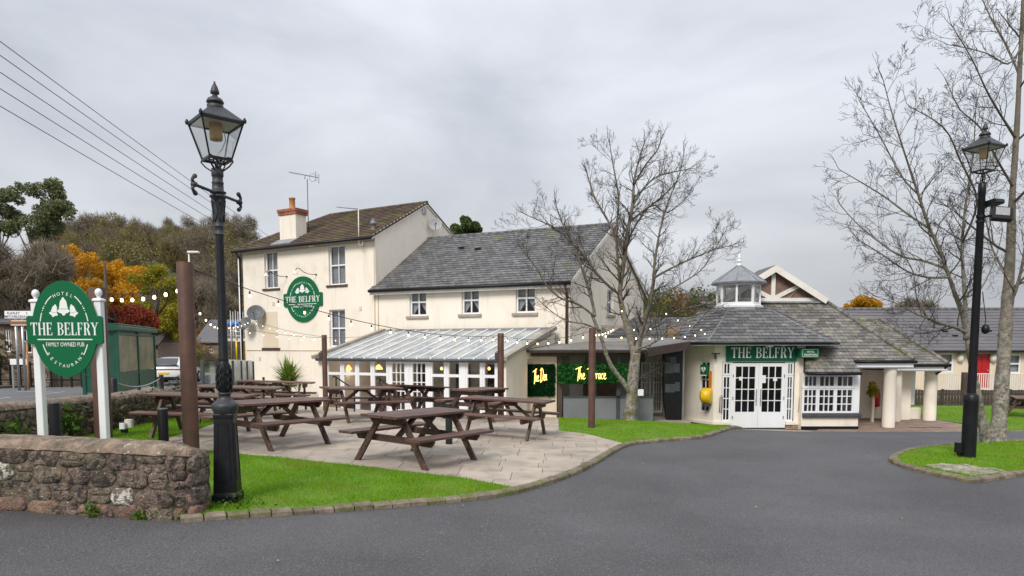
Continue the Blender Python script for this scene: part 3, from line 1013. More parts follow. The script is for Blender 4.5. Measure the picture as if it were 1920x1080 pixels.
def stone_wall(label, path, top, thick, base, heights, white=(), red_rows=1, wmin=.13, wmax=.36, cop=True, dark=None, brk=()):
    P = resample(path, .09)
    P0 = P
    root = thing('stone_wall', label, 'stone wall', (P[0].x, P[0].y, zg(*P[0])))
    n = len(P)
    back = offset_path(P, thick)
    T = [top(i / (n - 1)) for i in range(n)]
    core = MB()
    vs = []
    for i in range(n):
        b = base(P[i])
        vs += [(P[i].x, P[i].y, b - .15), (P[i].x, P[i].y, T[i] - .07), (back[i].x, back[i].y, T[i] - .07), (back[i].x, back[i].y, b - .15)]
    fs = []
    for i in range(n - 1):
        for k in range(3):
            fs.append((i * 4 + k, i * 4 + 4 + k, i * 4 + 5 + k, i * 4 + 1 + k))
    fs += [(0, 1, 2, 3), (n * 4 - 1, n * 4 - 2, n * 4 - 3, n * 4 - 4)]
    fs = [tuple(reversed(f)) for f in fs]
    core.add(vs, fs)
    core.build('mortar_core', m_mortar, root)
    if cop:
        cp_ = MB()
        mid = offset_path(P, thick / 2)
        m_ = 10
        vs, fs = [], []
        for i in range(n):
            t = (P[min(i + 1, n - 1)] - P[max(i - 1, 0)]).normalized()
            nn = Vector((-t.y, t.x))
            e = min(1.0, (n - 1 - i) * .09 / .16 + .25)
            jz = RN.uniform(-.008, .008)
            for k in range(m_):
                a = math.pi * k / (m_ - 1)
                w_ = (thick / 2 + .02) * (1 if k in (0, m_ - 1) else RN.uniform(.97, 1.04))
                q = mid[i] + nn * (-math.cos(a) * w_)
                vs.append((q.x, q.y, T[i] - .085 + jz + math.sin(a) ** .75 * .115 * math.sqrt(e)))
        for i in range(n - 1):
            for k in range(m_ - 1):
                fs.append((i * m_ + k, i * m_ + m_ + k, i * m_ + m_ + k + 1, i * m_ + k + 1))
        fs.append(tuple((n - 1) * m_ + k for k in range(m_)))
        cp_.add(vs, [tuple(reversed(f)) for f in fs[:-1]] + [fs[-1]], None, True)
        for i in range(n - 1):
            a, b = i * m_, i * m_ + m_
            cp_.add([vs[a], vs[b], vs[b + m_ - 1], vs[a + m_ - 1]], [(0, 1, 2, 3)])
        cp_.build('coping', m_coping, root)
    # stones
    d = [0]
    for a, b in zip(P, P[1:]):
        d.append(d[-1] + (b - a).length)
    def pos(s):
        i = min(max(0, int(s / d[-1] * (n - 1))), n - 2)
        while i > 0 and d[i] > s:
            i -= 1
        while i < n - 2 and d[i + 1] < s:
            i += 1
        t = (s - d[i]) / (d[i + 1] - d[i])
        return P[i].lerp(P[i + 1], t), (P[min(i + 2, n - 1)] - P[max(i - 1, 0)]).normalized(), T[i] + (T[i + 1] - T[i]) * t
    cnt = 0
    zoff = 0
    for r, h in enumerate(heights):
        s = -RN.uniform(0, .2)
        while s < d[-1] - .03:
            a = RN.uniform(wmin, wmax) * (1.15 if r == 0 else 1)
            a = min(a, d[-1] - s) if d[-1] - s - a < .12 else a
            for bk_ in brk:
                if s + .06 < bk_ < s + a + .08:
                    a = bk_ - s
            sc = s + a / 2
            hh = h * RN.uniform(.9, 1.12)
            if sc > 0 and a > .06:
                p, t, tz = pos(min(sc, d[-1] - .01))
                z = base(p) + zoff + h / 2 + RN.uniform(-.012, .012)
                if z + h / 2 < tz - .03:
                    M = Matrix(((t.x, -t.y, 0, p.x), (t.y, t.x, 0, p.y), (0, 0, 1, z), (0, 0, 0, 1))) @ Matrix.Rotation(RN.uniform(-.06, .06), 4, 'Y')
                    mt = m_stone
                    if r < red_rows and RN.random() < .75:
                        mt = m_stoner
                    elif RN.random() < .015:
                        mt = m_stoner
                    for wx, wr in white:
                        if wr == r and abs(wx - sc) < a / 2:
                            mt = m_stonew
                    if mt is m_stone and RN.random() < .3 and a < .3:
                        f = RN.uniform(.4, .6)
                        for q0, q1 in ((0, f), (f, 1)):
                            Mq = M @ Matrix.Translation((RN.uniform(-.01, .01), 0, hh * ((q0 + q1) / 2 - .5)))
                            link('stone', stone_mesh(a - .004, hh * (q1 - q0) + .002, RN.uniform(.008, .028)).mesh('stone', mt), root, Mq)
                    else:
                        link('stone', stone_mesh(a - .004, hh + .008, RN.uniform(.010, .032)).mesh('stone', mt), root, M)
                    cnt += 1
            s += a
        zoff += h
    return root
FW = [Vector((-9.6, 6.75)), Vector((-7.4, 6.9))] + ln((0, 955), (110, 963), (220, 971), (310, 976), (338, 974)) 
FW = smooth_path(FW, 1)
e0 = FW[-1]
corner = [Vector((-3.275, e0.y + .03)), Vector((-3.235, e0.y + .07)), Vector((-3.225, e0.y + .16)), Vector((-3.25, e0.y + .42))]
FWP = FW + corner
dl = sum((b - a).length for a, b in zip(FWP, FWP[1:]))
def top_f(t):
    s = t * dl
    e = dl - s
    return 1.0 - .15 * t - (.06 * sm((.75 - e) / .75))
stone_wall('low rubble stone wall with rounded mortar coping along the kerb in the foreground', FWP, top_f, .36, lambda p: zg(p.x, p.y) - .02,
           (.15, .185, .175, .165, .15), white=((dl - 2.42, 2), (dl - 1.2, 1)), red_rows=1, wmin=.16, wmax=.40, brk=(dl - .44,))
BWP = [Vector((-7.62, 16.2)), Vector((-7.68, 12.5)), Vector((-7.72, 9.2)), Vector((-7.7, 7.3))]
BWP = [Vector((p.x, p.y)) for p in BWP][::-1]
BW = BWP[::-1]
stone_wall('long ivy patched stone wall between the left garden and the road', BW[::-1], lambda t: 1.02 - .12 * t, .4, lambda p: zg(p.x, p.y), (.17, .16, .15, .13), red_rows=0, wmin=.18, wmax=.42)
# ================================================================== lettering
def text_mesh(body, size, m, ext=.002, bold=0.0, sx_=1.0):
    cu = bpy.data.curves.new('lettering', 'FONT')
    cu.body = body
    cu.size = size
    cu.extrude = ext
    cu.offset = bold
    cu.align_x = 'CENTER'
    cu.resolution_u = 3
    o = bpy.data.objects.new('lettering', cu)
    COL.objects.link(o)
    dg = bpy.context.evaluated_depsgraph_get()
    me = bpy.data.meshes.new_from_object(o.evaluated_get(dg))
    bpy.data.objects.remove(o)
    me.materials.clear()
    me.materials.append(m)
    return me
RX = Matrix.Rotation(math.pi / 2, 4, 'X')
def put_text(body, size, m, M, parent, bold=0.0, sx_=1.0):
    me = text_mesh(body, size, m, .002, bold)
    me.transform(M @ Matrix.Diagonal((sx_, 1, 1, 1)) @ RX)
    return link('lettering', me, parent)
GW = {'T': .66, 'H': .74, 'E': .58, 'B': .62, 'L': .54, 'F': .55, 'R': .66, 'Y': .70, ' ': .34}
def serif(mb, text, x0, x1, z0, h, M):           # condensed serif capitals, cut from flat sheet
    tot = sum(GW[c] for c in text) + .1 * (len(text) - 1)
    kx = (x1 - x0) / tot
    x = 0
    cnt = [0]
    def R_(a, b, c, d):
        cnt[0] += 1
        y = -.004 - .0002 * (cnt[0] % 9)
        mb.box((x0 + (x + a) * kx, y, z0 + b * h), (x0 + (x + c) * kx, .0, z0 + d * h), M)
    def Q(pts):
        cnt[0] += 1
        y = -.004 - .0002 * (cnt[0] % 9)
        mb.prism([(x0 + (x + p[0]) * kx, z0 + p[1] * h) for p in pts], y, 0, M)
    S, t, sf = .155, .045, .055
    def stem(a, z_0=0, z_1=1, top=True, bot=True):
        R_(a, z_0, a + S, z_1)
        if bot:
            R_(a - sf, z_0, a + S + sf, z_0 + t)
        if top:
            R_(a - sf, z_1 - t, a + S + sf, z_1)
    def bowl(a, zc, rh, wx):
        k = 9
        P, I = [], []
        for i in range(k + 1):
            an = -math.pi / 2 + math.pi * i / k
            P.append((a + math.cos(an) * wx, zc + math.sin(an) * rh))
            I.append((a + math.cos(an) * max(.02, wx - S * .95), zc + math.sin(an) * (rh - t)))
        for i in range(k):
            Q([P[i], P[i + 1], I[i + 1], I[i]])
        R_(a - .12, zc + rh - t, a, zc + rh)
        R_(a - .12, zc - rh, a, zc - rh + t)
    for c in text:
        w = GW[c]
        if c == 'T':
            stem(w / 2 - S / 2, top=False)
            R_(0, .95, w, 1)
            Q([(0, .78), (.045, .78), (.09, .96), (0, .96)])
            Q([(w, .78), (w - .045, .78), (w - .09, .96), (w, .96)])
        elif c == 'H':
            stem(sf)
            stem(w - S - sf)
            R_(sf + S, .49, w - S - sf, .49 + t)
        elif c in 'EF':
            stem(sf)
            R_(sf, .95, w - .03, 1)
            Q([(w - .03, .78), (w - .07, .78), (w - .11, .96), (w - .03, .96)])
            R_(sf + S, .5, w - .13, .5 + t)
            R_(w - .17, .4, w - .13, .65)
            if c == 'E':
                R_(sf, 0, w, t)
                Q([(w, .24), (w - .04, .24), (w - .09, .03), (w, .03)])
        elif c == 'L':
            stem(sf)
            R_(sf, 0, w, t)
            Q([(w, .26), (w - .04, .26), (w - .09, .03), (w, .03)])
        elif c == 'B':
            stem(sf)
            bowl(sf + S + .1, .755, .245, w - sf - S - .14)
            bowl(sf + S + .1, .27, .27, w - sf - S - .1)
        elif c == 'R':
            stem(sf)
            bowl(sf + S + .1, .74, .26, w - sf - S - .17)
            Q([(.30, .50), (.46, .50), (w, .0), (w - .19, .0)])
        elif c == 'Y':
            stem(w / 2 - S / 2, 0, .5, top=False)
            Q([(w / 2 - S / 2, .5), (w / 2 + S / 2, .5), (.19, 1), (.02, 1)])
            Q([(w / 2 + .0, .46), (w / 2 + S / 2, .5), (w - .05, 1), (w - .12, 1)])
            R_(-.04, .955, .25, 1)
            R_(w - .2, .955, w + .04, 1)
        x += w + .1

def oval_sign(name, label, M, k, posts=None, t=.03):
    """green oval board with a name band; unit: 1.42 wide, 1.80 high, scaled by k"""
    root = thing(name, label, 'sign', M.translation)
    S = M @ Matrix.Scale(k, 4)
    b = MB()
    pts = []
    zb0, zb1, hw, rc = -.28, .245, .71, .05
    a_, b_ = .605, .90
    for i in range(72):
        an = 2 * math.pi * i / 72
        pts.append((a_ * math.cos(an), b_ * math.sin(an)))
    out_ = []
    for p in pts:
        if zb0 < p[1] < zb1:
            continue
        out_.append(p)
    ur = [p for p in out_ if p[1] > 0]
    lo = [p for p in out_ if p[1] < 0]
    def corner(cx, cz, a0):
        return [(cx + rc * math.cos(rad(a0 + 22.5 * i)), cz + rc * math.sin(rad(a0 + 22.5 * i))) for i in range(5)]
    band = corner(hw - rc, zb1 - rc, 0)
    band_l = corner(-hw + rc, zb1 - rc, 90)
    band_ll = corner(-hw + rc, zb0 + rc, 180)
    band_lr = corner(hw - rc, zb0 + rc, 270)
    ur.sort(key=lambda p: math.atan2(p[1], p[0]))
    lo.sort(key=lambda p: math.atan2(p[1], p[0]))
    xe = a_ * math.sqrt(1 - (zb1 / b_) ** 2)
    xl = a_ * math.sqrt(1 - (zb0 / b_) ** 2)
    poly = band + [(xe, zb1)] + ur + [(-xe, zb1)] + band_l + band_ll + [(-xl, zb0)] + lo + [(xl, zb0)] + band_lr
    b.prism(poly, 0, t / k, S)
    b.build('board', m_greensign, root)
    tx = MB()
    serif(tx, 'THE BELFRY', -.63, .63, -.115, .235, S)
    tx.build('lettering', m_letter, root)
    em = MB()
    def flat(poly, y=-.004):
        em.prism(poly, y, 0, S)
    flat([(-.515, -.205), (.515, -.205), (.515, -.185), (-.515, -.185)])
    for sgn in (-1, 1):                          # arcs and dots round the emblem
        for a0, a1 in ((12, 26), (42, 62)):
            for i in range(5):
                p0, p1 = rad(a0 + (a1 - a0) * i / 5), rad(a0 + (a1 - a0) * (i + 1) / 5)
                o_, i_ = (.465, .70), (.448, .68)
                flat([(sgn * o_[0] * math.cos(p0), o_[1] * math.sin(p0)), (sgn * o_[0] * math.cos(p1), o_[1] * math.sin(p1)),
                      (sgn * i_[0] * math.cos(p1), i_[1] * math.sin(p1)), (sgn * i_[0] * math.cos(p0), i_[1] * math.sin(p0))])
        for an in (30, 34, 38):
            c = (sgn * .456 * math.cos(rad(an)), .69 * math.sin(rad(an)))
            r = .016 if an == 34 else .01
            flat([(c[0] + r * math.cos(rad(60 * i)), c[1] + r * math.sin(rad(60 * i))) for i in range(6)])
        for i in range(5):
            p0, p1 = rad(-24 - 18 * i / 5), rad(-24 - 18 * (i + 1) / 5)
            o_, i_ = (.465, .72), (.448, .70)
            flat([(sgn * o_[0] * math.cos(p0), o_[1] * math.sin(p0)), (sgn * o_[0] * math.cos(p1), o_[1] * math.sin(p1)),
                  (sgn * i_[0] * math.cos(p1), i_[1] * math.sin(p1)), (sgn * i_[0] * math.cos(p0), i_[1] * math.sin(p0))])
    def bell(cx, cz, h, tilt):
        prof = [(.0, 1.0), (.06, .97), (.07, .9), (.14, .84), (.19, .72), (.22, .5), (.26, .36), (.34, .27), (.36, .2), (.22, .12), (.1, .08), (.07, .0), (0, -.03)]
        pl = prof + [(-a, c) for a, c in reversed(prof[1:-1])]
        c, s_ = math.cos(rad(tilt)), math.sin(rad(tilt))
        tr = lambda p: (cx + (p[0] * c - (p[1] - .5) * s_) * h, cz + (p[0] * s_ + (p[1] - .5) * c) * h)
        parts = [(.37, 1.01), (.365, .0)]
        up = [p for p in pl if p[1] >= .36]
        dn = [p for p in pl if p[1] < .36]
        flat([tr(p) for p in up])
        dn2 = [(-.255, .335), (-.34, .26), (-.36, .2), (-.22, .12), (-.1, .08), (-.07, 0), (0, -.03), (.07, 0), (.1, .08), (.22, .12), (.36, .2), (.34, .26), (.255, .335)]
        flat([tr(p) for p in dn2])
    bell(0.0, .425, .33, 0)
    bell(-.175, .345, .235, -14)
    bell(.175, .345, .235, 14)
    em.build('emblem', m_letter, root)
    put_text('FAMILY OWNED PUB', .112, m_letter, S @ Matrix.Translation((0, -.004, -.325)), root, .0, .68)
    for word, a0, a1, rx_, rz_, sz, flip in (('HOTEL', 110, 70, .43, .63, .085, 1), ('RESTAURANT', 222, 318, .47, .72, .085, -1)):
        for i, ch in enumerate(word):
            an = rad(a0 + (a1 - a0) * i / (len(word) - 1))
            px_, pz_ = rx_ * math.cos(an), rz_ * math.sin(an)
            tn = math.atan2(rz_ * math.cos(an), -rx_ * math.sin(an)) + (math.pi if flip > 0 else 0)
            put_text(ch, sz, m_letter, S @ Matrix.Translation((px_, -.004, pz_)) @ Matrix.Rotation(-tn, 4, 'Y'), root)
    if posts:
        posts(root, S)
    return root

# ================================================================== front lamp post
def lantern(root, c, z0, s, rot, ps='lantern'):
    M = Matrix.Translation((c[0], c[1], z0)) @ Matrix.Rotation(rot, 4, 'Z') @ Matrix.Scale(s, 4)
    a, b, h = .125, .235, .42
    fr = MB()
    cs = [(1, 1), (-1, 1), (-1, -1), (1, -1)]
    up = M.to_3x3()
    for i, (p, q) in enumerate(cs):
        p2, q2 = cs[(i + 1) % 4]
        fr.tube([M @ Vector((p * a, q * a, 0)), M @ Vector((p * b, q * b, h))], .011 * s, 4, smooth=False)
        fr.beam(M @ Vector((p * a, q * a, 0)), M @ Vector((p2 * a, q2 * a, 0)), .024 * s, .03 * s)
        fr.beam(M @ Vector((p * b, q * b, h)), M @ Vector((p2 * b, q2 * b, h)), .022 * s, .03 * s)
        fr.lathe([(.018, 0), (.024, .03), (.008, .06)], 6, M @ Matrix.Translation((p * (b + .012), q * (b + .012), h)))
    f = fr.build('lantern_frame', m_iron, root)
    for i, (p, q) in enumerate(cs):
        p2, q2 = cs[(i + 1) % 4]
        g = MB()
        g.add([M @ Vector((p * a * .97, q * a * .97, .02)), M @ Vector((p2 * a * .97, q2 * a * .97, .02)), M @ Vector((p2 * b * .975, q2 * b * .975, h - .01)), M @ Vector((p * b * .975, q * b * .975, h - .01))], [(0, 1, 2, 3)])
        g.build('pane', m_lampglass, f)
    rf = MB()
    rf.lathe([(b * 1.46, h + .012), (b * 1.46, h + .026), (b * 1.05, h + .09), (b * .62, h + .16), (b * .46, h + .185)], 4, M, False, math.pi / 4)
    rf.build('lantern_roof', m_irong, root)
    fi = MB()
    fi.lathe([(.09, h + .18), (.094, h + .21), (.075, h + .215), (.07, h + .235), (.098, h + .24), (.098, h + .252), (.08, h + .285), (.042, h + .305), (.03, h + .32), (.024, h + .335), (.05, h + .345), (.05, h + .37), (.034, h + .42), (.014, h + .46), (.010, h + .47), (.012, h + .48), (.0, h + .49)], 14, M)
    fi.build('finial', m_irong, root)
    lm = MB()
    lm.lathe([(.075, h + .0), (.075, h - .16), (.068, h - .19), (.0, h - .2)][::-1], 14, M)
    lm.build('lamp_unit', m_lampamber, root)
    lid = MB()
    lid.lathe([(b * 1.3, h - .004), (b * 1.3, h + .008)], 4, M, False, math.pi / 4)
    lid.tube([M @ Vector((.04, .05, .0)), M @ Vector((.03, .05, .09)), M @ Vector((.09, .07, .16)), M @ Vector((.15, .12, .28)), M @ Vector((.13, .1, h))], .006 * s, 5)
    lid.build('reflector_tray', m_frostw, root)
def square(mb, prof, M, ch=.12):                  # chamfered square sections
    n = len(prof)
    vs, fs = [], []
    for hlf, z in prof:
        c = hlf * ch
        for p in ((hlf - c, hlf), (-hlf + c, hlf), (-hlf, hlf - c), (-hlf, -hlf + c), (-hlf + c, -hlf), (hlf - c, -hlf), (hlf, -hlf + c), (hlf, hlf - c)):
            vs.append((p[0], p[1], z))
    for i in range(n - 1):
        for k in range(8):
            fs.append((i * 8 + k, i * 8 + (k + 1) % 8, i * 8 + 8 + (k + 1) % 8, i * 8 + 8 + k))
    fs.append(tuple(range((n - 1) * 8, n * 8)))
    mb.add(vs, fs, M)
def front_lamp():
    b = gr(428, 948)
    z = b.z
    root = thing('street_lamp', 'tall ornate black cast iron lamp post with ladder bar on the front lawn', 'street lamp', b, 'Victorian style street lamps')
    M = Matrix.Translation(b) @ Matrix.Rotation(rad(8), 4, 'Z')
    p = MB()
    M0 = M
    M = M0 @ Matrix.Diagonal((.85, .85, 1, 1))
    square(p, [(.165, -.05), (.165, .13), (.158, .15), (.146, .165), (.144, .18), (.116, .98), (.122, .985), (.124, 1.02), (.116, 1.03)], M)
    for k in range(4):                            # raised panel frames on the tapered base
        R4 = M @ Matrix.Rotation(k * math.pi / 2, 4, 'Z')
        for x0, z0, x1, z1 in ((-.085, .3, -.062, .92), (.085, .3, .062, .92)):
            f0, f1 = .1405 - (z0 - .18) * .035, .1405 - (z1 - .18) * .035
            p.beam(R4 @ Vector((x0, -f0 - .001, z0)), R4 @ Vector((x1, -f1 - .001, z1)), .012, .012)
        for zz in (.3, .92):
            f0 = .1405 - (zz - .18) * .035
            hx = .085 if zz < .5 else .062
            p.beam(R4 @ Vector((-hx, -f0 - .001, zz)), R4 @ Vector((hx, -f0 - .001, zz)), .012, .012, (0, 1, 0))
    p.build('base', m_iron, root)
    cpt = MB()
    cpt.lathe([(.13, 1.028), (.146, 1.05), (.158, 1.075), (.165, 1.10), (.165, 1.125), (.15, 1.14), (.12, 1.16), (.09, 1.18), (.075, 1.2), (.07, 1.235), (.085, 1.24), (.085, 1.255), (.06, 1.26)], 20, M)
    cpt.build('base_capital', m_irong, root)
    M = M0 @ Matrix.Diagonal((.92, .92, 1, 1))
    ac = MB()
    prof = [(.06, 1.258), (.076, 1.285), (.083, 1.34), (.084, 1.42), (.076, 1.50), (.066, 1.57), (.056, 1.60)]
    ac.lathe(prof, 20, M)
    def rz(z_):
        for (r0, z0), (r1, z1) in zip(prof, prof[1:]):
            if z0 <= z_ <= z1:
                return r0 + (r1 - r0) * (z_ - z0) / (z1 - z0)
        return .056
    for k in range(6):
        a0 = math.pi / 3 * k
        for zb in (1.29, 1.37, 1.45):
            for sg in (-1, 1):
                pts = []
                for i in range(6):
                    zz = zb + .11 * i / 5
                    an = a0 + sg * (.42 * math.sin(math.pi * i / 5 * .9) - .02)
                    r = rz(min(zz, 1.59)) + .004
                    pts.append(M @ Vector((r * math.cos(an), r * math.sin(an), zz)))
                ac.tube(pts, [.006, .008, .009, .008, .006, .003], 5)
    ac.build('acanthus_bulb', m_iron, root)
    co = MB()
    co.lathe([(.0555, 1.595), (.062, 1.61), (.0545, 1.63), (.046, 2.96)], 20, M, True, 0, .05)
    MZ = M @ Matrix.Translation((0, 0, 1.6)) @ Matrix.Diagonal((1, 1, .955, 1)) @ Matrix.Translation((0, 0, -1.6))
    co.build('column', m_iron, root)
    ca = MB()
    pr = [(.048, 3.015), (.054, 3.02), (.054, 3.03), (.047, 3.035), (.047, 3.10), (.055, 3.105), (.055, 3.12), (.048, 3.13), (.055, 3.17), (.058, 3.25), (.066, 3.36), (.082, 3.43), (.098, 3.435), (.09, 3.455), (.062, 3.46), (.062, 3.475), (.09, 3.48), (.09, 3.495), (.066, 3.5), (.062, 3.58), (.066, 3.585), (.066, 3.6), (.058, 3.605), (.058, 3.66), (.066, 3.665), (.066, 3.745), (.0, 3.75)]
    ca.lathe(pr, 20, MZ)
    for k in range(6):
        a0 = math.pi / 3 * k
        for sg in (-1, 1):
            pts = []
            for i in range(7):
                zz = 3.16 + .24 * i / 6
                an = a0 + sg * .5 * math.sin(math.pi * i / 6)
                r = .057 + .018 * (i / 6) ** 2 + .004
                pts.append(MZ @ Vector((r * math.cos(an), r * math.sin(an), zz)))
            ca.tube(pts, .006, 5)
    ca.build('capital', m_irong, root)
    lb = MB()
    c = Vector((b.x, b.y, z + 3.39))
    d = Vector((-.135, -.99, 0)).normalized()
    sdx = Vector((d.y, -d.x, 0))
    lb.tube([c - d * .43, c + d * .43], .017, 8)
    for sg in (-1, 1):
        e = c + d * .43 * sg
        lb.lathe([(.0, -.03), (.032, -.02), (.036, 0), (.03, .02), (0, .03)], 10, Matrix.Translation(e))
        for k in (-1, 1):
            pts = []
            for i in range(9):
                an = i / 8 * math.pi * 1.35
                pts.append(e + Vector((0, 0, k * (.012 + .085 * i / 8))) + d * sg * (.03 * math.sin(an)) + sdx * .0)
            lb.tube(pts, [.017, .017, .016, .016, .016, .017, .021, .025, .02], 7)
    lb.build('ladder_bar', m_irong, root)
    fg = MB()
    R2 = rad(42)
    for k in range(4):
        an = R2 + math.pi / 4 + k * math.pi / 2
        dr = Vector((math.cos(an), math.sin(an), 0))
        o = Vector((b.x, b.y, z + 3.61))
        fg.tube([o + dr * .03, o + dr * .06 + Vector((0, 0, .015)), o + dr * .13 + Vector((0, 0, .06)), o + dr * .175 + Vector((0, 0, .11)), o + dr * .16 + Vector((0, 0, .15)), o + dr * .125 + Vector((0, 0, .155)), o + dr * .03 + Vector((0, 0, .13))], .008, 6)
        fg.tube([o + dr * .03, o + dr * .035 + Vector((0, 0, .06)), o + dr * .09 + Vector((0, 0, .14))], .007, 6)
    fg.tube([(b.x, b.y, z + 3.6), (b.x, b.y, z + 3.76)], .014, 8)
    fg.build('frog_bracket', m_iron, root)
    lantern(root, (b.x, b.y), z + 3.74, .90, R2)
front_lamp()
def right_lamp():
    b = gr(1815, 862)
    z = b.z
    root = thing('street_lamp', 'slender black lamp post with two floodlights clamped below its lantern on the grass island', 'street lamp', b, 'Victorian style street lamps')
    k = b.y / 7.5 * 1.0
    M = Matrix.Translation(b)
    s = MB()
    s.lathe([(.115, -.05), (.115, 1.0), (.118, 1.02), (.118, 1.12), (.09, 1.15), (.072, 1.17)], 18, M)
    s.build('base_tube', m_black, root)
    s = MB()
    s.lathe([(.070, 1.16), (.056, 4.55), (.062, 4.56), (.062, 4.72), (.04, 4.74)], 16, M)
    s.build('column', m_black, root)
    t = MB()
    t.bbox((-.2, -.02, .12), (-.1, .1, .3), .02, M)
    t.bbox((-.17, 0, -.02), (-.12, .06, .13), .01, M)
    t.build('socket_box', m_black, root)
    t = MB()
    t.tube([M @ Vector((.075, -.03, 2.3)), M @ Vector((.14, -.03, 2.28)), M @ Vector((.16, -.03, 2.42)), M @ Vector((.08, -.03, 2.9))], .008, 5)
    t.lathe([(0, 0), (.055, .03), (.065, .09), (.05, .15), (.0, .17)], 10, M @ Matrix.Translation((.15, -.05, 2.18)))
    t.build('hanging_speaker', m_black, root)
    t = MB()
    for zz in (4.07, 4.15):
        t.lathe([(.07, zz), (.07, zz + .04)], 12, M)
    t.tube([M @ Vector((0, -.06, 4.14)), M @ Vector((.18, -.16, 4.2))], .02, 6)
    t.tube([M @ Vector((0, .03, 4.27)), M @ Vector((.25, .0, 4.44))], .02, 6)
    t.tube([M @ Vector((-.03, -.05, 4.1)), M @ Vector((-.13, -.05, 4.2)), M @ Vector((-.15, -.05, 4.38)), M @ Vector((-.05, -.05, 4.7))], .008, 5)
    t.build('clamp_arm', m_black, root)
    for (p, rot, sz) in (((.24, -.17, 4.2), (rad(-18), rad(8), rad(-12)), .8), ((.20, .0, 4.42), (rad(-100), rad(15), rad(40)), .65)):
        F = Matrix.Translation(b + Vector(p)) @ Matrix.Rotation(rot[2], 4, 'Z') @ Matrix.Rotation(rot[0], 4, 'X') @ Matrix.Rotation(rot[1], 4, 'Y') @ Matrix.Scale(sz, 4)
        h = MB()
        h.bbox((-.19, -.03, -.17), (.19, .1, .15), .03, F)
        fl = h.build('floodlight', m_black, root)
        g = MB()
        g.bbox((-.13, -.04, -.07), (.13, -.028, .11), .004, F)
        g.build('lens', m_curtain, fl)
    fg = MB()
    for k_ in range(4):
        an = rad(45) + k_ * math.pi / 2 + .5
        dr = Vector((math.cos(an), math.sin(an), 0))
        o = Vector((b.x, b.y, z + 4.7))
        fg.tube([o + dr * .03, o + dr * .09 + Vector((0, 0, .04)), o + dr * .1 + Vector((0, 0, .1)), o + dr * .04 + Vector((0, 0, .2))], .008, 6)
    fg.tube([(b.x, b.y, z + 4.7), (b.x, b.y, z + 4.95)], .014, 8)
    fg.build('frog_bracket', m_iron, root)
    lantern(root, (b.x, b.y), z + 4.92, .90, rad(23))
right_lamp()

# ================================================================== oval sign on two white posts
SG_Y = 9.0
sc_ = at(121, 617, SG_Y)
def sign_posts(root, S):
    for u in (72.5, 190):
        x = (at(u, 700, SG_Y + .08)).x
        y = SG_Y + .10
        zb = zg(x, y)
        zt = at(u, 568 if u < 100 else 566, y).z
        p = MB()
        p.bbox((x - .046, y - .046, zb - .1), (x + .046, y + .046, zt), .007)
        q = p.build('post', m_white, root)
        c = MB()
        M = Matrix.Translation((x, y, zt)) @ Matrix.Diagonal((.78, .78, 1, 1))
        square(c, [(.064, 0), (.08, .012), (.08, .028), (.06, .045), (.035, .05)], M)
        c.lathe([(.03, .045), (.028, .06), (.036, .075), (.054, .10), (.058, .125), (.05, .15), (.03, .17), (.0, .178)], 14, M)
        c.build('ball_cap', m_white, q)
oval_sign('pub_sign', 'green oval pub sign board mounted on two white ball topped posts at the front wall', Matrix.Translation(sc_), .70, sign_posts)

# ================================================================== brown steel poles, bollards
def pole(label, u, vt, vb, wpx, Y=None, ground=True):
    b = gr(u, vb) if Y is None else Vector((at(u, vb, Y).x, Y, 0))
    b.z = zg(b.x, b.y)
    zt = at(u, vt, b.y).z
    r = wpx / 2 / F_PX * b.y * .995
    root = thing('festoon_pole', label, 'pole', b, 'brown poles carrying the festoon lights')
    m = MB()
    m.lathe([(r, b.z - .1), (r, zt - .012), (r * .97, zt)], 20, Matrix.Translation((b.x, b.y, 0)))
    m.build('shaft', m_rust, root)
    return root, b, zt, r
PF = pole('thick brown steel pole behind the right end of the foreground wall', 359.5, 492, 860, 29)
PS = pole('thick brown steel pole standing behind the right white sign post', 195, 540, 826, 30)
PM_ = pole('slim brown pole in front of the left end of the conservatory', 594.5, 628, 0, 9.5, 20.6)
PR_ = pole('slim brown pole in front of the right end of the conservatory', 938, 625, 0, 12, 18.6)
PT_ = pole('brown pole standing on the grass in front of the bare tree', 1109, 615, 806, 13)
PB = pole('short brown pole rising behind the glass screen', 397, 605, 0, 13, 21.2)
for P_ in (PM_, PR_):
    t = MB()
    b = P_[1]
    zz = P_[2] - .72
    t.bbox((b.x - .16, b.y - .07, zz), (b.x - .05, b.y + .05, zz + .2), .02)
    t.tube([(b.x, b.y - P_[3], P_[2] - .5), (b.x - .12, b.y - .02, P_[2] - .5)], .012, 5)
    t.build('speaker_box', m_fence, P_[0])
    h = MB()
    h.lathe([(.012, 0), (.016, .01), (.012, .02)], 8, Matrix.Translation((b.x, b.y - P_[3] - .01, P_[2] - .07)) @ RX)
    h.build('hook', m_steel, P_[0])
def bollard(label, u, vt, vb, wpx, band=None, m_=None, Y=None):
    b = gr(u, vb) if Y is None else Vector((at(u, vb, Y).x, Y, 0))
    b.z = zg(b.x, b.y)
    zt = at(u, vt, b.y).z
    r = wpx / 2 / F_PX * b.y
    root = thing('bollard', label, 'bollard', b, 'short bollard lights')
    M = Matrix.Translation((b.x, b.y, 0))
    m = MB()
    top = zt if not band else zt - band
    m.lathe([(r, b.z - .05), (r, top - .01), (r * .96, top)], 16, M)
    m.build('body', m_ or m_black, root)
    if band:
        m = MB()
        m.lathe([(r * .93, top - .002), (r * .93, zt - .03), (r * 1.02, zt - .03), (r * 1.02, zt)], 16, M)
        m.build('light_head', m_frostw, root)
    else:
        m = MB()
        m.lathe([(r * 1.03, top - .002), (r * 1.03, top + .008), (r * .9, top + .014)], 16, M)
        m.build('cap', m_greyd, root)
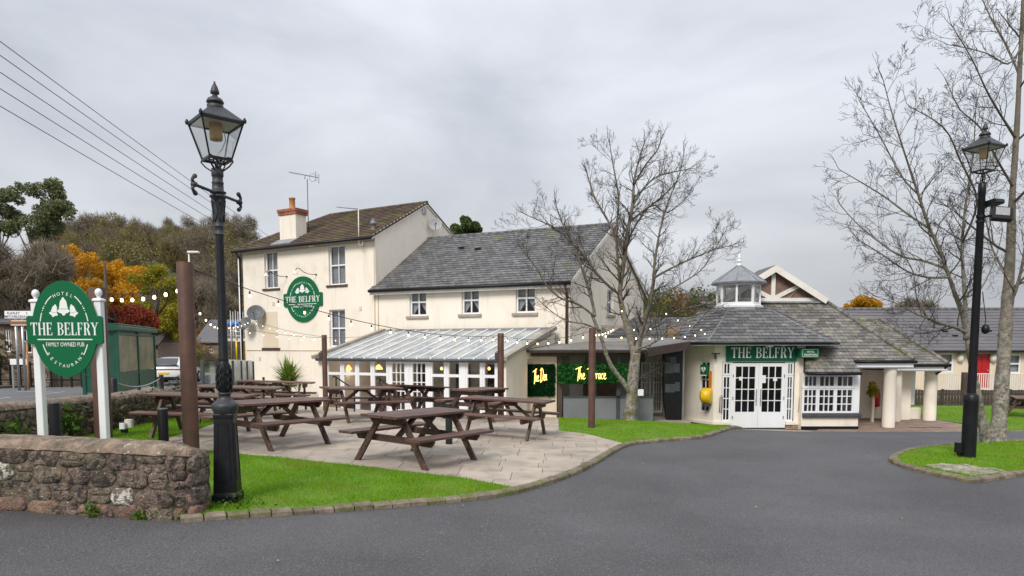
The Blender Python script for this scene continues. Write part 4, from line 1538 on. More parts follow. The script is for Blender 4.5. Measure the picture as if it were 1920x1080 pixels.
bollard('black bollard beside the left white post of the oval sign', 62, 756, 0, 19, Y=8.6)
bollard('black bollard between the thick brown pole and the left lawn', 307.5, 767, 836, 18)
bollard('dark green bollard among the tables behind the front picnic table', 842, 757, 838, 13, m_=m_dkgreen)
bollard('black bollard light with a pale head in front of the grey bar panel', 1087, 742, 0, 10, .24, Y=22.2)
def tapbox():
    b = Vector((at(228, 795, 12.4).x, 12.4, 0))
    b.z = zg(b.x, b.y) + .03
    root = thing('utility_box', 'small white utility box on a black stake in front of the ivy covered wall', 'utility box', b)
    x, y, z = b.x, b.y, b.z
    m = MB()
    m.bbox((x - .05, y, z + .1), (x + .05, y + .06, z + .21), .008)
    m.build('small_cover', m_white, root)
    m = MB()
    m.bbox((x + .01, y + .07, z + .12), (x + .14, y + .15, z + .27), .008)
    m.build('large_cover', m_offw, root)
    m = MB()
    m.box((x - .035, y + .02, z - .02), (x + .06, y + .1, z + .1))
    m.build('stake', m_black, root)
tapbox()

# ================================================================== picnic tables
TB_ = None
def make_table():
    root = bpy.data.objects.new('picnic_table', None)
    COL.objects.link(root)
    WM[root.name] = Matrix.Identity(4)
    def piece(name, m, mt):
        return link(name, m.mesh(name, mt), root)
    pl = MB()
    pl.bbox((-.9, -.068, -.02), (.9, .068, .02), .007)
    me = pl.mesh('tabletop_plank', m_wood_top)
    for i in range(5):
        link('tabletop_plank', me, root, Matrix.Translation((RN.uniform(-.006, .006), (i - 2) * .144, .735 + RN.uniform(-.002, .002))))
    bp = MB()
    bp.bbox((-.9, -.066, -.02), (.9, .066, .02), .007)
    me2 = bp.mesh('bench_plank', m_wood_top)
    for sy in (-1, 1):
        for k in (-.07, .07):
            link('bench_plank', me2, root, Matrix.Translation((RN.uniform(-.006, .006), sy * .665 + k, .448)))
    for sx_ in (-1, 1):
        x = sx_ * .62
        for sy in (-1, 1):
            lg = MB()
            xo = x + .024 * sy * sx_
            a, b = Vector((xo, sy * .655, 0)), Vector((xo, sy * .20, .70))
            d = (b - a)
            hx = .022
            hw = .052
            vs = []
            for zz, yy in ((0, sy * .655), (.70, sy * .20)):
                for dx in (-hx, hx):
                    for dy in (-hw, hw):
                        vs.append((xo + dx, yy + dy, zz))
            lg.add(vs, [(0, 1, 3, 2), (4, 6, 7, 5), (0, 4, 5, 1), (2, 3, 7, 6), (0, 2, 6, 4), (1, 5, 7, 3)])
            piece('leg', lg, m_wood)
        cb = MB()
        xc = x - sx_ * .072
        cb.prism([(-.77, .425), (.77, .425), (.77, .39), (.72, .325), (-.72, .325), (-.77, .39)], -.022, .022, Matrix.Translation((xc, 0, 0)) @ Matrix.Rotation(math.pi / 2, 4, 'Z'))
        piece('crossbeam', cb, m_wood)
        cl = MB()
        xc = x + sx_ * .075
        cl.prism([(-.345, .714), (.345, .714), (.345, .68), (.27, .61), (-.27, .61), (-.345, .68)], -.022, .022, Matrix.Translation((xc, 0, 0)) @ Matrix.Rotation(math.pi / 2, 4, 'Z'))
        piece('top_bearer', cl, m_wood)
        br = MB()
        br.beam((x - sx_ * .10, 0, .36), (sx_ * .08, 0, .69), .044, .085, (0, 1, 0))
        piece('brace', br, m_wood)
    mb_ = MB()
    mb_.prism([(-.345, .714), (.345, .714), (.30, .65), (-.30, .65)], -.02, .02, Matrix.Rotation(math.pi / 2, 4, 'Z'))
    piece('top_bearer', mb_, m_wood)
    return root
proto = make_table()
TABLES = [  # centre, angle, label
    ((-1.47, 10.55), 57, 'nearest brown picnic table with its end facing the camera'),
    ((-4.1, 11.75), 57, 'brown picnic table partly hidden by the ornate lamp post'),
    ((-0.1, 13.9), 160, 'brown picnic table seen side on beside the green bollard'),
    ((-3.55, 16.0), 37, 'brown picnic table standing behind the nearest table'),
    ((-2.55, 18.0), 52, 'small looking brown picnic table in front of the conservatory french doors'),
    ((-0.80, 17.0), 66, 'brown picnic table in front of the cream wall with the dark leafy panel'),
    ((-5.75, 12.55), 2, 'brown picnic table behind the thick brown pole by the lawn'),
    ((-6.0, 14.9), 3, 'brown picnic table passing behind both the brown pole and the lamp base'),
    ((-6.0, 17.3), 9, 'brown picnic table in front of the spiky green plant'),
    ((-7.3, 19.8), 30, 'farthest left brown picnic table beside the glass screen'),
    ((20.0, 26.6), 60, 'distant brown picnic table at the right edge of the far lawn'),
]
for i, (c, a, lb_) in enumerate(TABLES):
    o = proto if i == 0 else dup(proto)
    if i:
        for ch in o.children:
            ch.matrix_parent_inverse = Matrix.Identity(4)
    # seat the feet on the sloping ground
    ex, ey = math.cos(rad(a)), math.sin(rad(a))
    zc = zg(*c) + .062
    sl = (zg(c[0] + ex * .6, c[1] + ey * .6) - zg(c[0] - ex * .6, c[1] - ey * .6)) / 1.2
    sl2 = (zg(c[0] - ey * .6, c[1] + ex * .6) - zg(c[0] + ey * .6, c[1] - ex * .6)) / 1.2
    o.location = (c[0], c[1], zc - .004)
    o.rotation_euler = (math.atan(sl2), -math.atan(sl), rad(a))
    tag(o, lb_, 'picnic table', 'brown picnic tables')
# ================================================================== building helpers
def walls(mb, fr, x0, x1, z0, z1, holes=(), rev=.14):
    xs = sorted({x0, x1, *[h[0] for h in holes], *[h[1] for h in holes]})
    zs = sorted({z0, z1, *[h[2] for h in holes], *[h[3] for h in holes]})
    for a, b in zip(xs, xs[1:]):
        for c, d in zip(zs, zs[1:]):
            mx, mz = (a + b) / 2, (c + d) / 2
            if any(h[0] < mx < h[1] and h[2] < mz < h[3] for h in holes):
                continue
            mb.add([(a, 0, c), (b, 0, c), (b, 0, d), (a, 0, d)], [(0, 1, 2, 3)], fr)
    for a, b, c, d in holes:
        mb.add([(a, 0, c), (b, 0, c), (b, 0, d), (a, 0, d), (a, rev, c), (b, rev, c), (b, rev, d), (a, rev, d)],
               [(0, 4, 5, 1), (1, 5, 6, 2), (2, 6, 7, 3), (3, 7, 4, 0)], fr)
PANE = {}
def glazed(name, parent, fr, x0, x1, z0, z1, y, xs=(), zs=(), fw=.06, mw=.03, d=.055, pane=None, fm=None, rail=None, **kw):
    fm = fm or m_white
    pane = pane or m_glass
    m = MB()
    m.box((x0, y, z0), (x0 + fw, y + d, z1), fr)
    m.box((x1 - fw, y, z0), (x1, y + d, z1), fr)
    m.box((x0 + fw, y, z0), (x1 - fw, y + d, z0 + (rail or fw)), fr)
    m.box((x0 + fw, y, z1 - fw), (x1 - fw, y + d, z1), fr)
    zb = z0 + (rail or fw)
    X = [x0 + fw]
    for q in xs:
        q, wq = q if hasattr(q, '__len__') else (q, mw)
        c = x0 + fw + (x1 - x0 - 2 * fw) * q
        m.box((c - wq / 2, y + .004, zb), (c + wq / 2, y + d - .004, z1 - fw), fr)
        X += [c - wq / 2, c + wq / 2]
    X.append(x1 - fw)
    Z = [zb]
    for q in zs:
        q, wq = q if hasattr(q, '__len__') else (q, mw)
        c = zb + (z1 - fw - zb) * q
        for a, b in zip(X[::2], X[1::2]):
            m.box((a, y + .008, c - wq / 2), (b, y + d - .008, c + wq / 2), fr)
        Z += [c - wq / 2, c + wq / 2]
    Z.append(z1 - fw)
    f = m.build(name, fm, parent, **kw)
    for a, b in zip(X[::2], X[1::2]):
        for c, e in zip(Z[::2], Z[1::2]):
            key = (round(b - a, 3), round(e - c, 3), pane.name)
            if key not in PANE:
                p = MB()
                p.add([(0, 0, 0), (b - a, 0, 0), (b - a, 0, e - c), (0, 0, e - c)], [(0, 1, 2, 3)])
                PANE[key] = p.mesh('pane', pane)
            link('pane', PANE[key], f, fr @ Matrix.Translation((a, y + d * .5, c)) @ Matrix.Rotation(rad(RN.uniform(-.35, .35)), 4, 'X') @ Matrix.Rotation(rad(RN.uniform(-.35, .35)), 4, 'Z'))
    return f
def hole_px(fr, u0, v0, u1, v1, y=0.0):          # opening read off two corners
    xa, za = onf(fr, u0, v0, y)
    xb, zb = onf(fr, u1, v1, y)
    return (xa, xb, zb, za)
def slates(root, name, O, X, Sv, poly, w_, c_, mt, nmax=0, h0=.022, h1=.004, gap=.007, bond=.5, decked=.07, deckm=None, align=False):
    X, Sv = Vector(X).normalized(), Vector(Sv).normalized()
    Nn = X.cross(Sv).normalized()
    O = Vector(O)
    if decked:
        dk = MB()
        dk.slab([O + X * p[0] + Sv * p[1] - Nn * .003 for p in poly], decked)
        dk.build('roof_deck', deckm or m_deck, root)
    poly = ccw(list(poly))
    E = [(poly[i][0], poly[i][1], -(poly[(i + 1) % len(poly)][1] - poly[i][1]), poly[(i + 1) % len(poly)][0] - poly[i][0]) for i in range(len(poly))]
    R4 = Matrix((X, Sv, Nn)).transposed().to_4x4()
    R4.translation = O
    items = []
    s, r = min(p[1] for p in poly), 0
    s0 = s
    xmin, xmax = min(p[0] for p in poly), max(p[0] for p in poly)
    if align:
        r = math.floor(s / c_ + 1e-6)
        s = r * c_
        xmin = math.floor(xmin / w_) * w_
    while s < max(p[1] for p in poly):
        x = xmin - (r * bond % 1) * w_
        while x < xmax:
            q0 = [(x + gap, s), (x + w_ - gap, s), (x + w_ - gap, s + c_), (x + gap, s + c_)]
            q = clip(q0, E)
            if q and parea(q) > .0015:
                full = len(q) == 4 and abs(parea(q) - parea(q0)) < 1e-6
                mid = O + X * (x + w_ / 2) + Sv * (s + c_ / 2)
                items.append(((mid - Vector((0, 0, HC))).length, x, s, q, full))
            x += w_
        s += c_
        r += 1
    items.sort(key=lambda t: t[0])
    rest = MB()
    var = []
    for k in range(4):
        m = MB()
        e = RN.uniform(-.005, .005)
        m.add([(gap, e, -.003), (w_ - gap, -e, -.003), (gap, e, h0), (w_ - gap, -e, h0), (w_ - gap, c_, h1), (gap, c_, h1), (w_ - gap, c_, -.003), (gap, c_, -.003)],
              [(0, 1, 3, 2), (2, 3, 4, 5), (1, 6, 4, 3), (0, 2, 5, 7)])
        var.append(m.mesh(name, mt))
    for i, (dd, x, s, q, full) in enumerate(items):
        if i < nmax and full:
            M = R4 @ Matrix.Translation((x, s, RN.uniform(0, .003)))
            link(name, var[RN.randrange(4)], root, M)
            continue
        q = ccw(q)
        n = len(q)
        hj = RN.uniform(0, .003)
        e = RN.uniform(-.006, .006)
        top = [(p[0], p[1] + (e if p[1] < s + .001 else 0), h0 + hj + (h1 - h0) * (p[1] - s) / c_) for p in q]
        lo = [(p[0], p[1], -.003) for p in q]
        fs = [tuple(range(n))] + [(k, k + n, (k + 1) % n + n, (k + 1) % n) for k in range(n)]
        if i < nmax:
            m = MB()
            m.add(top + lo, fs, R4)
            m.build(name, mt, root)
        else:
            rest.add(top + lo, fs, R4)
    if rest.v:
        rest.build(name + 's' if nmax else name + '_courses', mt, root, kind='stuff')
def plane_axes(A, B, C):                          # eaves from A to B, C somewhere up the slope
    A, B, C = Vector(A), Vector(B), Vector(C)
    X = (B - A).normalized()
    S = (C - A) - X * (C - A).dot(X)
    S.normalize()
    return A, X, S
def to2(O, X, S, pts):
    return [((Vector(p) - O).dot(X), (Vector(p) - O).dot(S)) for p in pts]
def gutter(root, pts, r=.055, m_=None, name='gutter'):
    g = MB()
    g.tube(pts, r, 8)
    return g.build(name, m_ or m_black, root)
def ridge(root, a, b, mt, r=.09, st=.35, name='ridge_tile'):
    a, b = Vector(a), Vector(b)
    n = max(1, round((b - a).length / st))
    m = MB()
    for i in range(n):
        p, q = a.lerp(b, i / n), a.lerp(b, (i + .97) / n)
        m.tube([p + Vector((0, 0, RN.uniform(-.004, .004))), q], r, 8)
    m.build(name + 's', mt, root, kind='stuff')

# ================================================================== main pub block
FM = frame(-12.0, 30.8, 6.66, -3.8)
LM, DM = 7.67, 6.7
ZE = 6.28
ZR = at(801, 380, 29.9).z
pub = thing('pub_house', 'tall cream rendered pub block with mossy brown tiled roof and brick topped chimney', 'building', (-8.7, 28.9, -.5))
hs = {}
hs['a'] = hole_px(FM, 495, 473, 521.5, 540)
hs['b'] = hole_px(FM, 615.5, 461, 648, 533)
hs['c'] = hole_px(FM, 617, 581, 648, 650)
mb = MB()
walls(mb, FM, 0, LM, -1.2, ZE, list(hs.values()), .16)
rec = hole_px(FM, 492, 585, 522, 652)
mb.add([(0, 0, -1.2), (0, 0, ZE), (0, DM, ZE), (0, DM, -1.2)], [(0, 1, 2, 3)], FM)
mb.add([(0, DM, -1.2), (0, DM, ZE), (LM, DM, ZE), (LM, DM, -1.2)], [(0, 1, 2, 3)], FM)
mb.add([(LM, 0, -1.2), (LM, DM, -1.2), (LM, DM, ZE), (LM, DM / 2, ZR - .06), (LM, 0, ZE)], [(0, 1, 2, 3, 4)], FM)
mb.build('wall', m_render, pub)
m = MB()
a, b, c, d = rec
m.box((a, -.012, c), (b, .01, d), FM)
m.build('blocked_window', m_renderw, pub)
m = MB()
m.bbox((a - .05, -.05, c - .12), (b + .12, .02, c - .005), .01, FM)
m.build('sill', m_brownf, pub)
for k, (a, b, c, d) in hs.items():
    wf = glazed('window', pub, FM, a, b, c, d, .10, [.5], [(.5, .055)], .055, .03)
    cm = MB()
    cm.box((a, .21, c), (b, .22, d), FM)
    cm.build('curtain', m_blind, wf)
    if k != 'c':
        sl_ = MB()
        sl_.bbox((a - .12, -.06, c - .09), (b + .12, .08, c - .003), .012, FM)
        sl_.build('sill', m_brownf, pub)
# roof with a hip at the left end
P3 = lambda x, y, z: FM @ Vector((x, y, z))
ov = .28
zo = ZE - ov * (ZR - ZE) / (DM / 2)
eL, eR = P3(-.25, -ov, zo), P3(LM + .06, -ov, zo)
rL, rR = P3(2.1, DM / 2, ZR), P3(LM + .06, DM / 2, ZR)
bL, bR = P3(-.25, DM + ov, zo), P3(LM + .06, DM + ov, zo)
O, X, S = plane_axes(eL, eR, rR)
slates(pub, 'roof_tile', O, X, S, to2(O, X, S, [eL, eR, rR, rL]), .30, .235, m_tile, 0, .045, .006, .006, 0, .05)
O, X, S = plane_axes(bL, eL, rL)
slates(pub, 'roof_tile', O, X, S, to2(O, X, S, [bL, eL, rL]), .30, .235, m_tile, 0, .045, .006, .006, 0, .05)
m = MB()
m.slab([bL, rL, rR, bR], .06)
m.build('rear_roof', m_tile, pub)
ridge(pub, rL, rR, m_tile, .085)
ridge(pub, eL, rL, m_tile, .085)
m = MB()
m.beam(P3(LM + .03, -ov, zo - .05), P3(LM + .03, DM / 2, ZR - .05), .04, .13)
m.beam(P3(LM + .03, DM + ov, zo - .05), P3(LM + .03, DM / 2, ZR - .05), .04, .13)
m.build('verge_board', m_offw, pub)
gutter(pub, [P3(-.3, -ov - .04, zo - .05), P3(LM + .08, -ov - .04, zo - .05)], .06)
m = MB()
m.tube([P3(-.1, -ov, zo - .08), P3(-.06, -.1, zo - .35), P3(-.06, -.1, -.8)], .045, 8)
m.build('downpipe', m_black, pub)
m = MB()
m.tube([P3(-.22, -.02, zo - .1), P3(-.22, -.02, -.8)], .05, 8)
m.build('downpipe', m_white, pub)
m = MB()
m.tube([P3(LM - .05, -.03, ZE - .1), P3(LM - .05, -.03, -.8)], .018, 6)
m.tube([P3(.1, -.02, onf(FM, 560, 657)[1]), P3(LM, -.02, onf(FM, 560, 657)[1])], .014, 5)
m.tube([P3(.1, -.02, ZE - .35), P3(LM, -.02, ZE - .28)], .012, 5)
m.build('wall_cable', m_renderw, pub)
# chimney standing through the front slope
cx0, _ = onf(FM, 525, 445, .35)
cx1, _ = onf(FM, 555, 440, .35)
zc0, zc1 = at(547, 447, 29.8).z - .5, onf(FM, 545, 391, .35)[1]
m = MB()
m.box((cx0, .35, zc0), (cx1, .95, zc1 - .24), FM)
ch = m.build('chimney', m_render, pub)
m = MB()
k = 0
for r in range(4):
    for (x0, x1, y0, y1) in ((cx0 - .05, cx1 + .05, .30, .40), (cx0 - .05, cx1 + .05, .9, 1.0), (cx0 - .05, cx0 + .05, .402, .898), (cx1 - .05, cx1 + .05, .402, .898)):
        ax = 0 if (x1 - x0) > .3 else 1
        L_ = (x1 - x0) if ax == 0 else (y1 - y0)
        n = max(1, round(L_ / .215))
        for i in range(n):
            o = (.03 if r in (2, 3) else 0)
            if ax == 0:
                m.box((x0 + L_ * i / n + .005 - o * (i == 0), y0 - o, zc1 - .238 + r * .062), (x0 + L_ * (i + 1) / n - .005 + o * (i == n - 1), y1 + o, zc1 - .238 + r * .062 + .054), FM)
            else:
                m.box((x0 - o, y0 + L_ * i / n + .005, zc1 - .238 + r * .062), (x1 + o, y0 + L_ * (i + 1) / n - .005, zc1 - .238 + r * .062 + .054), FM)
m.box((cx0 - .03, .32, zc1 - .237), (cx1 + .03, .98, zc1 - .002), FM)
m.build('brick_course', m_brick, ch, kind='stuff')
m = MB()
m.lathe([(.15, zc1 - .01), (.15, zc1 + .05), (.13, zc1 + .07), (.12, zc1 + .46), (.14, zc1 + .47), (.14, zc1 + .53), (.11, zc1 + .53)], 14, FM @ Matrix.Translation(((cx0 + cx1) / 2 - .02, .65, 0)))
m.build('chimney_pot', m_clay, ch)
m = MB()
sl0 = (ZR - ZE) / (DM / 2)
m.add([(cx0 - .1, -.1, ZE - .1 * sl0 + .06), (cx1 + .15, -.1, ZE - .1 * sl0 + .06), (cx1 + .15, .36, ZE + .36 * sl0 + .05), (cx0 - .1, .36, ZE + .36 * sl0 + .05), (cx0 - .1, -.1, ZE - .1 * sl0 - .02), (cx1 + .15, -.1, ZE - .1 * sl0 - .02)], [(0, 1, 2, 3), (4, 5, 1, 0)], FM)
m.build('flashing', m_lead, ch)
# flue vent and gable fittings
v = P3(*([onf(FM, 704, 425, .4)[0] - .15, .45, ZE + .45 * sl0]))
m = MB()
m.lathe([(.09, 0), (.09, .22), (.13, .23), (.13, .3), (.07, .38), (.09, .4), (.0, .46)], 10, Matrix.Translation(v))
m.build('flue_vent', m_lead, pub)
FG = frame(P3(LM, 0, 0).x, P3(LM, 0, 0).y, .494, .87)          # gable end facing right
def at_g(u, v, y=0):
    x, z = onf(FG, u, v, y)
    return x, z
x, z = at_g(794, 395)
m = MB()
m.bbox((x - .12, -.08, z - .14), (x + .12, -.002, z + .14), .02, FG)
m.build('alarm_box', m_curtain, pub)
x, z = onf(FM, 585, 458)
m = MB()
m.bbox((x - .16, -.09, z - .1), (x + .16, -.002, z + .1), .02, FM)
m.build('alarm_box', m_offw, pub)
for (u, v) in ((513, 569), (676, 578), (487, 672)):
    x, z = onf(FM, u, v)
    m = MB()
    m.bbox((x - .06, -.03, z - .07), (x + .06, -.002, z + .07), .008, FM)
    m.build('wall_vent', m_renderw, pub)
# dishes, aerials, lamps over the sign
def dish(label, c, r, aim, arm=None, m_=None):
    root = thing('satellite_dish', label, 'satellite dish', c)
    aim = Vector(aim).normalized()
    q = aim.to_track_quat('Z', 'Y').to_matrix().to_4x4()
    M = Matrix.Translation(c) @ q
    d = MB()
    d.lathe([(.01, -.09 * r / .3), (r * .5, -.065 * r / .3), (r * .8, -.03 * r / .3), (r, 0), (r * 1.03, 0), (r * .8, -.05 * r / .3), (r * .4, -.09 * r / .3), (.01, -.11 * r / .3)], 20, M)
    d.build('reflector', m_ or m_dish, root)
    a = MB()
    a.tube([M @ Vector((0, -r * .9, -.02)), M @ Vector((0, -r * .5, r * 1.0))], .014, 6)
    a.lathe([(.03, 0), (.035, .05), (.02, .09)], 8, M @ Matrix.Translation((0, -r * .5, r * .95)))
    a.build('feed_arm', m_greyd, root)
    if arm:
        a = MB()
        a.tube([c + aim * -.08, Vector(arm)], .02, 6)
        a.build('bracket', m_greyd, root)
x, z = onf(FM, 479, 586, -.35)
dish('large grey satellite dish fixed to the left part of the pub front', FM @ Vector((x, -.35, z)), .36, (.15, -1, .45), FM @ Vector((x + .1, 0, z - .1)))
x, z = onf(FM, 459, 606, -.4)
dish('smaller grey satellite dish on the left corner of the pub beside the scaffold', FM @ Vector((x, -.4, z)), .30, (-.25, -1, .5), FM @ Vector((.1, .0, z - .08)))
x, z = at_g(816, 420, -.3)
dish('grey satellite dish high on the right hand gable of the pub', FG @ Vector((x, -.3, z)), .29, (.2, -1, .35), FG @ Vector((x, 0, z - .12)), m_curtain)
def aerial():
    b = P3((cx0 + cx1) / 2 + .45, 1.1, zc1 - 1.5)
    root = thing('tv_aerial', 'tall yagi television aerial on a mast behind the chimney', 'aerial', b)
    top = at(571, 336, b.y)
    m = MB()
    m.tube([b, Vector((b.x, b.y, top.z))], .018, 6)
    m.build('mast', m_greyd, root)
    m = MB()
    a = at(543, 323, b.y)
    e = at(597, 333, b.y - .1)
    m.tube([a, e], .012, 5)
    for k in range(9):
        p = a.lerp(e, k / 10)
        m.tube([p + Vector((0, .18, 0)), p - Vector((0, .18, 0))], .007, 4)
    for k in (-1, 1):
        for q in (-.16, -.05, .05, .16):
            m.tube([e + Vector((-.05, -.3, q * 1.0)), e + Vector((-.05, .3, q))], .006, 4)
        m.tube([e + Vector((-.05, .25 * k, -.2)), e + Vector((-.05, .25 * k, .2))], .008, 4)
    c = e + Vector((-.25, 0, 0))
    m.tube([c + Vector((.14 * math.cos(t), 0, .17 * math.sin(t))) for t in [i * math.pi / 6 for i in range(13)]], .008, 5)
    m.tube([top, a.lerp(e, .55)], .012, 5)
    m.build('antenna', m_greyd, root)
aerial()
def boom():
    x, z = onf(FM, 673, 460, -.25)
    b = FM @ Vector((x, -.25, z))
    root = thing('wall_mast', 'white wall mast with a horizontal arm rising past the pub eaves', 'mast', b)
    t = at(672, 392, b.y)
    m = MB()
    m.tube([b, Vector((b.x, b.y, t.z))], .022, 6)
    m.tube([b, FM @ Vector((x, 0, z))], .018, 6)
    m.tube([FM @ Vector((x, -.25, z)), FM @ Vector((x + .2, -.25, z)), FM @ Vector((x + .2, -.25, z + .28)), FM @ Vector((x, -.25, z + .3))], .012, 5)
    m.build('mast', m_offw, root)
    m = MB()
    m.tube([at(631, 388, b.y - .3), t], .022, 6)
    m.build('arm', m_curtain, root)
boom()
def swan(label, fr, u0, v0, du, flip=1):
    x, z = onf(fr, u0, v0)
    root = thing('sign_lamp', label, 'wall lamp', fr @ Vector((x, 0, z)))
    m = MB()
    pts = [(0, 0, 0), (0, -.08, .0), (.10 * flip, -.3, .0), (.2 * flip, -.5, .07), (.29 * flip, -.62, .2), (.33 * flip, -.72, .22), (.35 * flip, -.8, .12)]
    m.tube([fr @ Vector((x + p[0], p[1], z + p[2])) for p in pts], .014, 6)
    m.lathe([(.04, -.01), (.04, .02)], 8, fr @ Matrix.Translation((x, 0, z)) @ RX)
    m.build('swan_neck', m_black, root)
    h = MB()
    h.lathe([(.02, .1), (.04, .06), (.1, -.02), (.12, -.05)], 12, fr @ Matrix.Translation((x + .35 * flip, -.8, z + .02)))
    h.build('shade', m_offw, root)
swan('swan neck wall lamp left above the oval wall sign', FM, 538, 519, 20, -1)
swan('swan neck wall lamp right above the oval wall sign', FM, 593, 515, 20, -1)
x, z = onf(FM, 567, 561, -.06)
ks = (onf(FM, 567, 517)[1] - onf(FM, 567, 602.5)[1]) / 1.8
kx_ = (onf(FM, 603, 560)[0] - onf(FM, 531, 560)[0]) / 1.42 / ks
oval_sign('wall_sign', 'green oval pub sign fixed high on the cream pub wall', FM @ Matrix.Translation((x, -.06, z)) @ Matrix.Diagonal((kx_, 1, 1, 1)), ks, None, .05)

# ================================================================== lower wing
A2, B2 = Vector((-5.34, 27.0)), Vector((2.0, 23.6))
dW = (B2 - A2).normalized()
FW_ = frame(A2.x, A2.y, dW.x, dW.y)
LW = (B2 - A2).length
ZEW = 4.25
Q3 = at(1147, 423, 26.55)
Pr3 = Vector((Q3.x - dW.x * 8.35, Q3.y - dW.y * 8.35, Q3.z))
R2_ = Vector((B2.x + 2 * (Q3.x - B2.x), B2.y + 2 * (Q3.y - B2.y)))
wing = thing('pub_wing', 'two storey cream wing with a grey slate roof and three small upper windows', 'building', (-1.7, 25.3, -.5))
wh = [hole_px(FW_, 767.5, 538, 799.5, 592), hole_px(FW_, 865.5, 534, 898.5, 588.5), hole_px(FW_, 967, 528, 1004, 586)]
mb = MB()
walls(mb, FW_, 0.0, LW, -1.2, ZEW, wh, .14)
gx = (R2_ - B2)
FWG = frame(B2.x, B2.y, gx.x, gx.y)
LG = gx.length
gwin = hole_px(FWG, 1139, 543, 1150, 590)
walls(mb, FWG, 0, LG, -1.2, ZEW, [gwin], .14)
mb.add([(0, 0, ZEW), (LG, 0, ZEW), (LG / 2, 0, Q3.z - .03)], [(0, 1, 2)], FWG)
bk = Vector((R2_.x - dW.x * 7, R2_.y - dW.y * 7))
mb.add([(R2_.x, R2_.y, -1.2), (bk.x, bk.y, -1.2), (bk.x, bk.y, ZEW), (R2_.x, R2_.y, ZEW)], [(0, 1, 2, 3)])
mb.build('wall', m_render, wing)
for i, (a, b, c, d) in enumerate(wh):
    wf = glazed('window', wing, FW_, a, b, c, d, .08, [.5], [(.47, .06)], .06, .05)
    cm = MB()
    for s_ in (0, 1):
        mx = (a + b) / 2
        e0 = a if s_ == 0 else b
        for zz0, zz1 in ((c, d),):
            cm.add([(e0, .20, zz1), (mx + (.02 if s_ else -.02), .20, zz1), (mx + (.03 if s_ else -.03), .205, zz0 + (d - c) * .42), ((e0 + mx) / 2 + (.12 if s_ else -.12), .2, zz0 + .05), (e0, .2, zz0)], [(0, 1, 2, 3, 4)], FW_)
    cm.build('curtain', m_curtain, wf)
    cm = MB()
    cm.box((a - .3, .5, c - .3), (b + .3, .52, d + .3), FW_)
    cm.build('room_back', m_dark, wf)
    s2 = MB()
    s2.bbox((a - .13, -.07, c - .11), (b + .10, .07, c - .003), .012, FW_)
    s2.build('sill', m_concrete, wing)
a, b, c, d = gwin
glazed('window', wing, FWG, a, b, c, d, .08, [.5], [(.5, .06)], .05, .03, pane=m_glassd)
s2 = MB()
s2.bbox((a - .1, -.06, c - .12), (b + .1, .06, c - .003), .012, FWG)
s2.build('sill', m_concrete, wing)
eo = .26
dn = Vector((dW.y, -dW.x))
sl = (Q3.z - ZEW) / 3.45
zo = ZEW - eo * sl + .02
wA = Vector((A2.x + dn.x * eo - dW.x * .12, A2.y + dn.y * eo - dW.y * .12, zo))
wB = Vector((B2.x + dn.x * eo + dW.x * .12, B2.y + dn.y * eo + dW.y * .12, zo))
wQ = Vector((Q3.x + dW.x * .12, Q3.y + dW.y * .12, Q3.z + .05))
wP = Vector((Pr3.x, Pr3.y, Q3.z + .05))
O, X, S = plane_axes(wA, wB, wQ)
slates(wing, 'slate', O, X, S, to2(O, X, S, [wA, wB, wQ, wP]), .255, .185, m_slate, 300, .024, .004, .007, .5, .06)
wR = Vector((R2_.x - dn.x * eo + dW.x * .12, R2_.y - dn.y * eo + dW.y * .12, zo))
m = MB()
m.slab([wQ, wR, Vector((wR.x - dW.x * 8, wR.y - dW.y * 8, zo)), wP], .07)
m.build('rear_roof', m_slate, wing)
ridge(wing, wP, wQ, m_slate, .075)
m = MB()
m.beam(wB + Vector((0, 0, -.07)), wQ + Vector((0, 0, -.07)), .03, .14)
m.beam(wR + Vector((0, 0, -.07)), wQ + Vector((0, 0, -.07)), .03, .14)
m.build('verge_board', m_offw, wing)
g0 = wA + Vector((dn.x * .05, dn.y * .05, -.06))
g1 = wB + Vector((dn.x * .05, dn.y * .05, -.06))
gutter(wing, [g0, g1], .06)
m = MB()
m.beam(wA + Vector((-dn.x * .04, -dn.y * .04, -.14)), wB + Vector((-dn.x * .04, -dn.y * .04, -.14)), .03, .14)
m.build('eaves_board', m_offw, wing)
px_, _ = onf(FW_, 1062, 600, -.1)
m = MB()
m.tube([FW_ @ Vector((px_, -eo, zo - .1)), FW_ @ Vector((px_, -.08, zo - .4)), FW_ @ Vector((px_, -.08, 1.9))], .05, 8)
m.build('downpipe', m_brownf, wing)
m = MB()
m.tube([FW_ @ Vector((.12, -.03, ZEW - .1)), FW_ @ Vector((.12, -.03, 2.0))], .018, 5)
m.build('wall_cable', m_renderw, wing)
for (u, v) in ((852, 457), (887, 462)):
    k_ = onf(FW_, u, v, 2.2)
    yy = (v - 437) / 95.0
    p = O + X * onf(FW_, u, v, 1.8)[0] + S * (3.9 * (1 - (v - 440) / 92))
    m = MB()
    Nn = X.cross(S)
    m.beam(p + Nn * .05, p + X * .25 + Nn * .05, .08, .05)
    m.build('roof_vent', m_black, wing)

# ================================================================== conservatory
C0, C1 = Vector((-6.42, 23.07)), Vector((-.48, 20.3))
dC = (C1 - C0).normalized()
FC = frame(C0.x, C0.y, dC.x, dC.y)
LC = (C1 - C0).length
ZC = 1.52
ZF = -.75
cons = thing('conservatory', 'long white framed conservatory with a sloping polycarbonate roof across the front of the wing', 'conservatory', (-3.4, 21.7, ZF))
wall_l = onf(FC, 700, 650, 3.7)[0]
bays = [613, 645, 683.5, 730, 765, 805, 844, 872, 900, 931]
